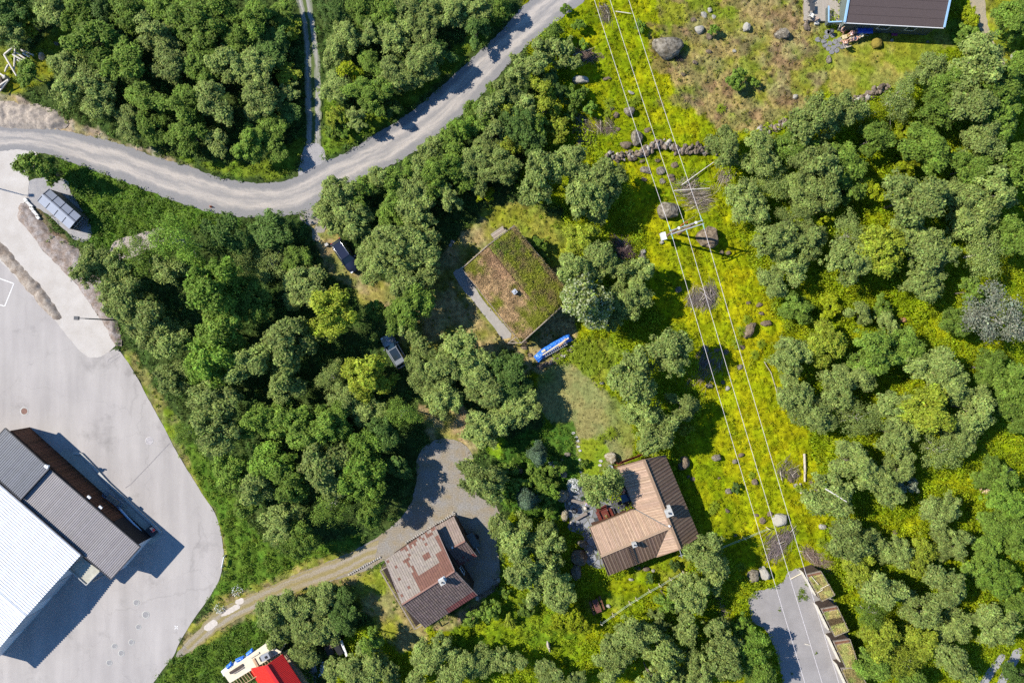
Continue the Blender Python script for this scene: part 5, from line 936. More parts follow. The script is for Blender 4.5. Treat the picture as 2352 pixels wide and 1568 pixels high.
mb = MB(); p = at(1537, 1207, 5.0); mb.cyl(p, .12, .2, 12); mb.build('vent_cap', m_white, bh)
# roof ladder
a, b = at(1447, 1255, 4.75), at(1461, 1295, 3.25); a = proj(a, w_rw, nWs) + V3((0, 0, .16)); b = proj(b, w_rw, nWs) + V3((0, 0, .16)); d = (b - a).normalized(); n = V3((-d.y, d.x, 0)).normalized(); mb = MB()
for s in (-1, 1): mb.bar(a + n * .24 * s, b + n * .24 * s, .06, .07)
for i in range(11): p = a + (b - a) * (i + .3) / 11; mb.bar(p - n * .24, p + n * .24, .05, .05)
mb.build('roof_ladder', m_woodd, bh)
mb = MB(); p = at(1561, 1262, 4.9); q_ = at(1565, 1275, 5.2); mb.bar(p, q_, .05, .05); mb.bar(q_ - V3((.3, .1, 0)), q_ + V3((.3, .1, 0)), .05, .05); mb.bar(q_ + V3((.1, -.3, 0)), q_ + V3((-.1, .3, 0)), .05, .05); mb.build('antenna', m_steel, bh)
# terrace deck in the corner of the house
dk = [(1402, 1152), (1412, 1120), (1418, 1080), (1428, 1078), (1459, 1166), (1420, 1184), (1412, 1182)]
dt = thing('wooden_terrace', 'dark grey board terrace in the inner corner of the board-roofed house', 'terrace', G(1430, 1150)); mb = MB(); Pt = [at(x, y, .18) for x, y in dk]; mb.slab(Pt, .15, (.04, .04, .045)); mb.build('joists', m_woodd, dt); mb = MB()
strips(mb, Pt, V3((.93, .37, 0)), .14, .02, .02, lambda u, v, i, j: jit((.095, .095, .105), .15)); mb.build('deck_boards', m_vc, dt)
# ---- tiled house
th = thing('tiled_house', 'two-storey house with pantile roof, beige, red and dark, with lower wing', 'house', G(995, 1320))
zE2, zR2 = 3.9, 5.8
b_w, b_n, b_rw, b_re, b_s, b_e = at(884, 1285.7, zE2), at(999, 1208.6, zE2), at(923.8, 1387.6, zR2), at(1044.7, 1310.5, zR2), at(977.2, 1440.9, zE2), at(1096.1, 1365.7, zE2)
n1 = (b_re - b_rw).cross(b_w - b_rw); b_n = proj(b_n, b_rw, n1); n2 = (b_re - b_rw).cross(b_s - b_rw); b_e = proj(b_e, b_rw, n2)
c_rw, c_re, c_n, c_nn, c_e, c_s = at(1029, 1263, 3.6), at(1068.5, 1242, 3.6), at(1041.9, 1185.8, 2.5), at(1000, 1209, 2.5), at(1095.2, 1276.2, 2.4), at(1056, 1299, 2.4)
n3 = (c_re - c_rw).cross(c_n - c_rw); c_nn = proj(c_nn, c_rw, n3); n4 = (c_re - c_rw).cross(c_e - c_rw); c_s = proj(c_s, c_rw, n4)
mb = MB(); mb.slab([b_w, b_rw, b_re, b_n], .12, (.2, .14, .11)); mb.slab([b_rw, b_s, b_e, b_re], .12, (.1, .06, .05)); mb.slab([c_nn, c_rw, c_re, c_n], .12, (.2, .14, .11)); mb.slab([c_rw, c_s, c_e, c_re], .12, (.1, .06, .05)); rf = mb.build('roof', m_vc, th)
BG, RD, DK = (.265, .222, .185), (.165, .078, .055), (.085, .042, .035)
rp = random.Random(5)
def t_nw(u, v, i, j):
    # u along the ridge (0 at the west end), v from eave/ridge; colour areas as on the house
    vv = 1 - v
    if u < .34: c = BG if rp.random() > .03 else RD
    elif v < .34 or (v < .5 and u > .82) or (u > .93 and v < .8): c = RD
    elif u < .43: c = RD if (rp.random() < .30 + .5 * (vv > .45)) else BG
    elif vv < .12: c = RD if rp.random() < .75 - vv * 4 else BG
    elif .62 < u < .72 and .36 < vv < .52: c = RD
    else: c = BG if rp.random() > .04 else RD
    return jit(c, .10, rp)
def flipu(P0, fn):
    return fn
mb = MB(); P_ = [b_w, b_rw, b_re, b_n]
# local s axis must run west->east and t downslope (ridge = 0): flip v so that 0 is the eave
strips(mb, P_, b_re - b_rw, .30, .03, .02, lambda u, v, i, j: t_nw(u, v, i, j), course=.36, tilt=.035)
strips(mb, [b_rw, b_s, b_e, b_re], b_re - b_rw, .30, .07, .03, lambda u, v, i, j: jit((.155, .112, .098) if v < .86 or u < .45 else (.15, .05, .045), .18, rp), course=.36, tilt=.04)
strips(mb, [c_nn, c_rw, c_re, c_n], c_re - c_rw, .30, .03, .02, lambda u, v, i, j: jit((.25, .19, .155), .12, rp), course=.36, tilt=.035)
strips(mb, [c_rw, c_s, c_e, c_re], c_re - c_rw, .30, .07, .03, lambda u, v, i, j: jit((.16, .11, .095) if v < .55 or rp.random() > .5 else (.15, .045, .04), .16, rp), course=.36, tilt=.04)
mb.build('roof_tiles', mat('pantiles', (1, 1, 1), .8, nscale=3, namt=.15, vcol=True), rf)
mb = MB(); mb.tube([b_rw + V3((0, 0, .05)), b_re + V3((0, 0, .05))], .13, 8, col=(.24, .13, .10)); mb.tube([c_rw + V3((0, 0, .05)), c_re + V3((0, 0, .05))], .12, 8, col=(.24, .13, .10)); mb.build('ridge_tiles', m_vc, rf)
mb = MB()
for a, b in ((b_w, b_rw), (b_rw, b_s), (b_n, b_re), (b_re, b_e), (c_n, c_re), (c_re, c_e)): mb.bar(a + V3((0, 0, -.04)), b + V3((0, 0, -.04)), .06, .2, (.25, .2, .18))
mb.build('verge_boards', m_vc, rf)
m_tw = mat('tarred_wall', (.06, .04, .033), .8, nscale=6, namt=.3)
q = inset_pts([V3((p.x, p.y, 0)) for p in (b_w, b_s, b_e, b_n)], .6); mb = MB(); mb.prism([(p.x, p.y) for p in q], -.3, 3.75); mb.build('wall', m_tw, th); wq = q
mb = MB()
for e0, e1, r_ in ((q[0], q[1], b_rw), (q[2], q[3], b_re)): mb.add([V3((e0.x, e0.y, 3.7)), V3((e1.x, e1.y, 3.7)), V3((e0 + e1) / 2).xy.to_3d() + V3((0, 0, 5.5))], [(0, 1, 2), (2, 1, 0)])
mb.build('gable', m_tw, th)
wall_win(th, q[1], q[2], .3, 2.0, 1.2, 1.1); wall_win(th, q[1], q[2], .7, 2.0, 1.2, 1.1); wall_win(th, q[2], q[3], .3, 2.2, 1.0, 1.1); wall_win(th, q[0], q[1], .5, 2.0, 1.2, 1.1)
q = inset_pts([V3((p.x, p.y, 0)) for p in (c_nn, c_s, c_e, c_n)], .35); mb = MB(); mb.prism([(p.x, p.y) for p in q], -.3, 2.3); mb.build('garage_wall', m_tw, th)
mb = MB(); mb.add([V3((q[2].x, q[2].y, 2.25)), V3((q[3].x, q[3].y, 2.25)), ((q[2] + q[3]) / 2).xy.to_3d() + V3((0, 0, 3.4))], [(0, 1, 2), (2, 1, 0)]); mb.build('garage_gable', m_tw, th)
chimney(th, 1015.5, 1336, 5.2, 6.6, .55, .56, m_white); mb = MB(); p = at(1016, 1331, 6.0); mb.box(p, (.9, .6, .08), rz=.56); mb.build('chimney_flashing', m_steel, th)
mb = MB(); p = at(1039, 1257, 3.8); mb.cyl(p - V3((0, 0, .3)), .11, .35); mb.build('vent_pipe', m_white, th)
# balcony on the west gable
bc = [at(877, 1304, 1.9), at(955, 1437, 1.9)]; d = (bc[1] - bc[0]).normalized(); n = V3((-d.y, d.x, 0)); n = n if n.x > 0 else -n; mb = MB(); mb.slab([bc[0] , bc[1], bc[1] + n * 1.2, bc[0] + n * 1.2], .1); bl = mb.build('balcony', m_woodd, th); mb = MB()
mb.bar(bc[0] + V3((0, 0, .95)), bc[1] + V3((0, 0, .95)), .16, .06); L = (bc[1] - bc[0]).length; k = 0
while k < L: p = bc[0] + d * k; mb.bar(p, p + V3((0, 0, .92)), .05, .03); k += .16
for e in bc: mb.bar(e + V3((0, 0, .95)), e + n * 1.0 + V3((0, 0, .95)), .12, .06)
mb.build('railing', m_wood, bl)
mb = MB()
for e in (bc[0], (bc[0] + bc[1]) / 2, bc[1]): mb.bar(V3((e.x, e.y, -.2)), e, .12, .12)
mb.build('balcony_posts', m_wood, bl)
# trailer under cover, gutter boat-rail, low stone edging
tl = thing('utility_trailer', 'small dark covered trailer in the shade beside the tiled house wing', 'trailer', G(1085, 1240)); q = at(1084, 1241, .8); mb = MB(); mb.box(q, (1.9, 1.25, .5), rz=-1.05); mb.build('box_body', m_dgrey, tl); mb = MB(); mb.box(q + V3((0, 0, .28)), (1.95, 1.3, .06), rz=-1.05); mb.build('cover', mat('tarp_grey', (.12, .14, .14), .6), tl)
dd = V3((math.cos(-1.05), math.sin(-1.05), 0)); nn = V3((-dd.y, dd.x, 0)); mb = MB(); mb.bar(q + dd * .95 - V3((0, 0, .25)), q + dd * 1.9 - V3((0, 0, .3)), .08, .08); mb.build('drawbar', m_steel, tl)
for s in (-1, 1): w0 = q + nn * .75 * s; mb = MB(); mb.tube([V3((w0.x, w0.y, .3)) - nn * .09, V3((w0.x, w0.y, .3)) + nn * .09], .3, 16); mb.build('wheel', m_black, tl)
mb = MB(); a, b = pw(1054.5, 1304, .9), pw(1082, 1349, .9); mb.bar(a, b, .18, .08); mb.bar(V3((a.x, a.y, 0)), a, .08, .08); mb.bar(V3((b.x, b.y, 0)), b, .08, .08); tag(mb.build('long_rail', mat('rail_green_white', (.35, .42, .40), .6)), 'long narrow pale rail on posts right of the tiled house', 'rail')
mb = MB()
for (xa, ya), (xb, yb) in (((1044, 1178), (930, 1246)), ((1048, 1184), (1040, 1176))):
    a, b = G(xa, ya), G(xb, yb); k = 0; L = (b - a).length
    while k < L: p = a + (b - a) * (k / L); mb.box((p.x, p.y, .08), (.28, .22, .26), rz=rnd.uniform(0, 3), col=jit((.38, .35, .31), .2), taper=.8); k += .3
tag(mb.build('stone_edging', m_vc), 'line of small pale stones between driveway and tiled house', 'edging')
mb = MB()
for (xa, ya), (xb, yb) in (((802, 1318), (876, 1277)),):
    a, b = G(xa, ya), G(xb, yb); k = 0; L = (b - a).length
    while k < L: p = a + (b - a) * (k / L); mb.box((p.x, p.y, .05), (.26, .2, .2), rz=rnd.uniform(0, 3), col=jit((.38, .35, .31), .2), taper=.8); k += .3
tag(mb.build('stone_edging', m_vc), 'line of small stones along the drive left of the tiled house', 'edging')

# ---- cabin with blue bargeboards (top right)
bb = thing('blue_trim_cabin', 'cabin with dark brown felt roof and light blue bargeboards at the top edge', 'cabin', G(2060, 20))
ze3, zr3 = 2.9, 4.3
sw, se = at(1940, 51.5, ze3), at(2168, 63.5, ze3); ex = (se - sw).normalized(); ny_ = V3((-ex.y, ex.x, 0)); 
rW, rE = sw + ny_ * 4.6 + V3((0, 0, zr3 - ze3)), se + ny_ * 4.6 + V3((0, 0, zr3 - ze3)); nw, ne = sw + ny_ * 9.2, se + ny_ * 9.2
mb = MB(); mb.slab([sw, se, rE, rW], .14); mb.slab([rW, rE, ne, nw], .14); rf = mb.build('roof', mat('brown_felt', (.088, .066, .064), .9, nscale=14, namt=.22, bump=.3), bb)
mb = MB()
for i in range(1, 5):
    t = i / 5; a, b = sw + (rW - sw) * t, se + (rE - se) * t; mb.bar(a + V3((0, 0, .008)), b + V3((0, 0, .008)), .06, .014)
mb.build('felt_lap', mat('felt_seam', (.07, .052, .05), .9), rf)
mb = MB()
for a, b in ((sw, rW), (rW, nw), (se, rE), (rE, ne)): mb.bar(a + V3((0, 0, .0)), b + V3((0, 0, .0)), .2, .26)
mb.build('bargeboard', m_blue, bb)
mb = MB(); mb.tube([sw - ny_ * .06 + V3((0, 0, -.08)), se - ny_ * .06 + V3((0, 0, -.08))], .06, 8); mb.build('gutter', m_white, bb)
m_gg = mat('grey_green_cladding', (.12, .14, .125), .8, nscale=5, namt=.15)
q = inset_pts([V3((p.x, p.y, 0)) for p in (sw, se, ne, nw)], .55); mb = MB(); mb.prism([(p.x, p.y) for p in q], -.3, 2.75); mb.build('wall', m_gg, bb); mb = MB(); k = 0; L = (q[1] - q[0]).length
while k < L: p = q[0] + ex * k - ny_ * .02; mb.box((p.x, p.y, 1.4), (.05, .05, 2.8), rz=math.atan2(ex.y, ex.x)); k += .2
mb.build('wall_battens', m_gg, bb)
mb = MB()
for e0, e1 in ((q[0], q[3]), (q[1], q[2])): mb.add([V3((e0.x, e0.y, 2.7)), V3((e1.x, e1.y, 2.7)), ((e0 + e1) / 2).xy.to_3d() + V3((0, 0, 4.1))], [(0, 1, 2), (2, 1, 0)])
mb.build('gable', m_gg, bb); wall_win(bb, q[0], q[1], .45, 1.6, 1.4, 1.1); wall_win(bb, q[0], q[1], .75, 1.6, 1.2, 1.1)
tp = thing('porch_terrace', 'weathered beige board terrace left of the blue-trimmed cabin', 'terrace', G(1890, 20)); Pt = [at(x, y, .35) for x, y in ((1847, -70), (1847, 47), (1898, 49), (1935, 49), (1950, -70))]; mb = MB(); mb.slab([V3((p.x, p.y, p.z)) for p in Pt], .5); mb.build('frame', m_wood, tp); mb = MB(); strips(mb, Pt, V3((1, 0, 0)), .15, .012, .02, lambda u, v, i, j: jit((.34, .30, .255), .07)); mb.build('deck_boards', m_vc, tp)
mb = MB(); R_ = [(1903.5, 14), (1903.5, 51), (1937, 49.5)]; RP = [at(x, y, 1.25) for x, y in R_]
for a, b in zip(RP, RP[1:]): mb.bar(a, b, .15, .07)
rl = mb.build('railing', m_blue, tp); mb = MB()
for a, b in zip(RP, RP[1:]):
    L = (b - a).length; k = 0
    while k < L: p = a + (b - a) * k / L; mb.bar(V3((p.x, p.y, .2)), p - V3((0, 0, .04)), .09, .02); k += .13
mb.build('railing_boards', m_gg, rl)
# ---- four turf-roofed carports
SHD = [([(1851, 1318.5), (1884.5, 1310.5), (1916.3, 1364.6), (1886, 1378.9)], 'topmost turf-roofed garage, with pale poles lying on its grass roof', .2),
       ([(1885.5, 1397), (1921.5, 1390.5), (1948, 1447.2), (1916.3, 1459.9)], 'second turf-roofed garage from the top, brown band across the grass', .25),
       ([(1913.5, 1471.5), (1951, 1466), (1971.9, 1528.3), (1944.9, 1537.8)], 'third turf-roofed garage from the top, green shrub growing on its roof', .25),
       ([(1930.6, 1533), (1970.5, 1530.5), (1992, 1577), (1958, 1590)], 'lowest turf-roofed garage, cut off by the bottom edge', .12)]
for i, (pl, lab, fr) in enumerate(SHD):
    P = [at(x, y, z) for (x, y), z in zip(pl, (2.3, 2.7, 2.7, 2.3))]; nrm = (P[1] - P[0]).cross(P[3] - P[0]); P[2] = proj(P[2], P[0], nrm); t = thing('turf_garage', lab, 'garage', G(*pl[0]), group='turf-roofed garages beside the gravel parking lot')
    mb = MB(); mb.slab(P, .14); mb.build('roof', m_wood, t)
    a, b, c_, d_ = P; u = (d_ - a) * (fr * .6); v = (c_ - b) * (fr * .6)
    cf = (lambda s: (lambda uu, vv, Q: (np.where((abs(vv - .45) < .14)[..., None] & (s == 1), [.10, .07, .035], np.array([.36, .285, .11]) * (.55 + .9 * fbm(Q[..., 0] * 18, Q[..., 1] * 18, 10, 40 + s)[..., None]) * (1 - .35 * (s == 3)) + np.array([-.06, .02, -.02]) * sst(fbm(Q[..., 0] * 18, Q[..., 1] * 18, 14, 60 + s), .45, .6)[..., None]))))(i)
    turf(t, [a + u, b + v, c_, d_], 30 + i, cf, .12, n=26, tufts=1200)
    mb = MB()
    for e0, e1 in ((a, b), (b, c_), (c_, d_), (d_, a)): mb.bar(e0 + V3((0, 0, .05)), e1 + V3((0, 0, .05)), .07, .26)
    mb.build('fascia', m_wood, t); q = [V3((p.x, p.y, 0)) for p in P]; mb = MB(); q = inset_pts(q, .12)
    for e0, e1 in ((q[1], q[2]), (q[0], q[1]), (q[2], q[3])): mb.bar(e0 + V3((0, 0, 1.1)), e1 + V3((0, 0, 1.1)), .06, 2.2)
    mb.build('wall', m_woodd, t); mb = MB(); mb.bar(q[3] + V3((0, 0, .4)), q[0] + V3((0, 0, .4)), .14, .8); mb.build('low_front_wall', mat('cream_paint', (.6, .56, .48), .7), t)
    if i in (0, 2, 1): mb = MB(); n_ = 9; [mb.bar(a + (d_ - a) * .008 * k + V3((0, 0, .1)) + (b - a) * .05, b + (c_ - b) * .008 * k + V3((0, 0, .1)) - (b - a) * .05, .05, .04) for k in range(0, int(fr * 55), 2)]; mb.build('roof_slats', m_woodb, t)
for a, b, lab in (((1863, 1322), (1880, 1342), 'pale pole lying lengthwise on the topmost garage roof'), ((1884, 1352), (1905, 1341), 'pale pole lying across the topmost garage roof'), ((1877, 1361), (1890, 1353), 'short pale pole on the topmost garage roof')):
    mb = MB(); mb.tube([at(*a, 2.75), at(*b, 2.85)], .05, 6); tag(mb.build('wooden_pole', m_pale), lab, 'pole')
# ---- red-roofed house under construction
rh = thing('red_house', 'house with bright red ribbed metal roof at the bottom edge', 'house', G(630, 1550)); zE4, zR4 = 3.2, 4.4
r_a, r_apex, r_r = at(648.6, 1501.3, zE4), at(611.3, 1527, zR4), at(692, 1568, zE4); dr = (r_r - r_a).normalized(); Lr = 12; dn = V3((dr.x, dr.y, 0)).normalized()
top0 = r_apex; e0 = r_a; w0 = top0 + (top0 - e0).xy.to_3d() * 1.9 + V3((0, 0, (zE4 - zR4) * 1.9)); 
mb = MB(); A_ = [e0, e0 + dn * Lr, top0 + dn * Lr, top0]; B_ = [top0, top0 + dn * Lr, w0 + dn * Lr, w0]
for Q in (A_, B_): mb.slab(Q, .1, (.50, .02, .012))
for Q in (A_, B_):
    a, b, c_, d_ = Q; n_ = int((b - a).length / .19)
    for i in range(n_): t = (i + .5) / n_; mb.bar(a + (b - a) * t + V3((0, 0, .015)), d_ + (c_ - d_) * t + V3((0, 0, .015)), .08, .035, jit((.55, .022, .014), .05))
rf = mb.build('roof', m_vcm, rh); mb = MB(); mb.bar(top0 + V3((0, 0, .05)), top0 + dn * Lr + V3((0, 0, .05)), .42, .05, (.50, .02, .02)); mb.build('ridge_cap', m_vcm, rf)
q = inset_pts([V3((p.x, p.y, 0)) for p in (e0, e0 + dn * Lr, w0 + dn * Lr, w0)], .6); mb = MB(); mb.prism([(p.x, p.y) for p in q], -.2, 2.0); mb.build('wall', mat('bare_timber_wall', (.35, .26, .16), .8, nscale=4, namt=.2), rh)
pt = thing('timber_platform', 'pale new plywood platform with open rafters beside the red-roofed house', 'platform', G(580, 1530)); PZ = 2.4
PP = [at(512, 1546, PZ), at(527.6, 1568, PZ), at(646.4, 1496, PZ), at(612, 1476, PZ)]; mb = MB(); mb.slab(PP, .12); mb.build('plywood_deck', mat('plywood', (.66, .58, .43), .8, nscale=2, namt=.1), pt); mb = MB()
a, b = at(524, 1578, PZ), at(648, 1500, PZ); nd = (PP[2] - PP[1]).normalized(); pn = V3((nd.y, -nd.x, 0)); pn = pn if pn.y < 0 else -pn
for i in range(20): p = PP[1] + (PP[2] - PP[1]) * (i + .3) / 20; mb.bar(p - V3((0, 0, .1)), p + pn * 1.0 + nd * .1 - V3((0, 0, .1)), .06, .14)
mb.bar(PP[1] + pn * 1.0, PP[2] + pn * 1.0, .08, .1); mb.build('rafters', mat('rafter_wood', (.40, .29, .15), .8, nscale=3, namt=.15), pt); mb = MB()
for p in PP: p2 = p + (sum(PP, V3()) / 4 - p).normalized() * .3; mb.bar(V3((p2.x, p2.y, -.2)), V3((p2.x, p2.y, PZ - .1)), .15, .15)
mb.build('posts', m_pale, pt)
for i, (a, b, w_, lab) in enumerate((((528, 1545), (558, 1526), .3, 'dark slot-like plank pair on the plywood platform'), ((536, 1546), (560, 1532), .12, 'narrow tan batten lying low on the plywood platform'), ((582, 1512), (592, 1530), .3, 'orange-tan plank laid across the plywood platform'), ((575, 1510), (595, 1498), .2, 'pale beams stacked at the platform edge'))):
    mb = MB(); mb.bar(at(*a, PZ + .08), at(*b, PZ + .08), w_, .1); tag(mb.build('plank', (m_woodd, m_wood, mat('tan_plank', (.5, .33, .2), .8), m_pale)[i]), lab, 'plank')
mc = thing('tool_trailer', 'light grey machine box standing on the plywood platform', 'machine', G(611, 1508)); q = at(611, 1507, PZ + .6); mb = MB(); mb.box(q, (1.25, .8, .5), rz=.45, taper=.85); mb.build('housing', m_grey, mc); mb = MB(); mb.box(q + V3((.1, .05, .28)), (.3, .3, .06), rz=.45); mb.build('hatch', m_black, mc); mb = MB(); mb.box(q + V3((-.6, -.3, -.1)), (.3, .6, .35), rz=.45); mb.build('intake', m_dgrey, mc); mb = MB(); mb.box(q - V3((0, 0, .35)), (1.1, .7, .2), rz=.45); mb.build('base_frame', m_dgrey, mc)
def crumple(name, pts, w_, h, m, seed, z0=0, nn=18):
    """crumpled sheet lying along a plan line"""
    r = np.random.default_rng(seed); P = [at(x, y, z0) for x, y in pts]; a, b = P[0], P[-1]; d = b - a; n = V3((-d.y, d.x, 0)).normalized(); N_ = nn * 3; u, v = np.meshgrid(np.linspace(0, 1, N_), np.linspace(-1, 1, nn)); 
    t = u; X = np.interp(t, np.linspace(0, 1, len(P)), [p.x for p in P]) + n.x * v * w_ / 2 * (.8 + .3 * fbm(u * 100, v * 0 + 5, 18, seed)); Y = np.interp(t, np.linspace(0, 1, len(P)), [p.y for p in P]) + n.y * v * w_ / 2 * (.8 + .3 * fbm(u * 100, v * 0 + 50, 18, seed))
    Z = z0 + .02 + h * np.clip(1 - v ** 2, 0, 1) ** .6 * np.clip(np.minimum(u, 1 - u) * 8, 0, 1) ** .5 * (.6 + .5 * fbm(u * 300, v * 60, 30, seed)) + .22 * fbm(u * 700, v * 140, 16, seed + 3, 3) * (abs(v) < .97)
    V = np.stack([X, Y, Z], -1).reshape(-1, 3); idx = np.arange(nn * N_).reshape(nn, N_); F = np.stack([idx[:-1, :-1], idx[:-1, 1:], idx[1:, 1:], idx[1:, :-1]], -1).reshape(-1, 4)
    q = V[F[0]]; F = F[:, ::-1] if np.cross(q[1] - q[0], q[2] - q[0])[2] < 0 else F
    return np_mesh(name, V, F, m, smooth=False)
m_tarpb = mat('tarp_blue', (.03, .16, .60), .35, nscale=1.6, namt=.35, spec=.5); m_tarpw = mat('tarp_white', (.62, .64, .68), .5, nscale=2, namt=.25)
tag(crumple('white_tarpaulin', [(512, 1546), (540, 1526), (575, 1508), (590, 1498)], .9, .5, m_tarpw, 5, 1.6), 'crumpled white sheeting along the platform edge', 'tarpaulin')
for pts, lab in (([(523, 1532), (535, 1520)], 'small blue tarpaulin piece lowest along the platform edge'), ([(543, 1516), (563, 1508)], 'middle blue tarpaulin piece along the platform edge'), ([(568, 1503), (583, 1490)], 'uppermost blue tarpaulin piece along the platform edge')):
    tag(crumple('blue_tarpaulin', pts, .55, .35, m_tarpb, int(pts[0][0]), 1.9, 8), lab, 'tarpaulin', 'blue tarpaulin pieces by the platform')
# ---------------------------------------------------------------- smaller things
def autolabel(recs, fmt='{d} {side} {l}'):
    """recs: (desc, x, y) -> label singled out by the nearest landmark and the rank among look-alikes"""
    ks = {}
    for i, (d, x, y) in enumerate(recs):
        l = min(LAND, key=lambda q: math.hypot(q[1] - x, q[2] - y)); dx, dy = x - l[1], y - l[2]; side = ('right of' if dx > 0 else 'left of') if abs(dx) > abs(dy) else ('below' if dy > 0 else 'above')
        ks.setdefault((d, side, l[0]), []).append((math.hypot(dx, dy), i))
    out = {}
    for (d, side, l), v in ks.items():
        v.sort()
        for k, (_, i) in enumerate(v): out[i] = f'{d} {side} {l}' + (f', {ORD[min(k, 18)]}' if len(v) > 1 else '')
    return [out[i] for i in range(len(recs))]
m_rock = mat('lichen_rock', (.10, .078, .048), .9, nscale=3.2, namt=.5, bump=1, col2=(.24, .215, .175), bscale=5)
m_rockm = mat('mossy_rock', (.19, .13, .03), .9, nscale=2.6, namt=.35, bump=1, col2=(.34, .32, .28), bscale=5)
m_rockw = mat('pale_rock', (.46, .44, .39), .9, nscale=3, namt=.35, bump=1, col2=(.20, .18, .14), bscale=5)
m_rockb = mat('brown_rock', (.105, .07, .042), .9, nscale=3.2, namt=.45, bump=1, col2=(.20, .16, .115), bscale=6)
import bmesh
def rock_mesh(seed, sub=3, sharp=.5):
    bm = bmesh.new(); bmesh.ops.create_icosphere(bm, subdivisions=sub, radius=1.0); r = random.Random(seed); pl = [(Vector((r.gauss(0, 1), r.gauss(0, 1), r.gauss(0, .8))).normalized(), r.uniform(.62, .95)) for _ in range(11)]
    from mathutils import noise
    for v in bm.verts:
        p = v.co.normalized(); d = 1.0
        for n, k in pl:
            q = p.dot(n)
            if q > 1e-3: d = min(d, k / q)
        d = d * (1 + .10 * noise.noise(p * 2.3 + Vector((seed, 0, 0))) + .05 * noise.noise(p * 6 + Vector((0, seed, 0)))); v.co = p * d
    me = bpy.data.meshes.new('boulder'); bm.to_mesh(me); bm.free(); return me
ROCKP = [rock_mesh(s) for s in range(9)]
_rc = {}
def rock(name, px, py, rx, ry, h, rot, m, label, cat='boulder', group=None, i=None, kind=None, z=None):
    me = ROCKP[(int(px * 3 + py) if i is None else i) % len(ROCKP)]; key = (me.name, m.name)
    if key not in _rc: c = me.copy(); c.materials.clear(); c.materials.append(m); _rc[key] = c
    p = atg(px, py, h * .6); o = bpy.data.objects.new(name, _rc[key]); COL.objects.link(o); gzz = gz(p.x, p.y) if z is None else z; o.location = (p.x, p.y, gzz + h * .22); o.scale = (rx / PX, ry / PX, h * .75); o.rotation_euler = (0, 0, -R(rot)); tag(o, label, cat, group, kind); return o
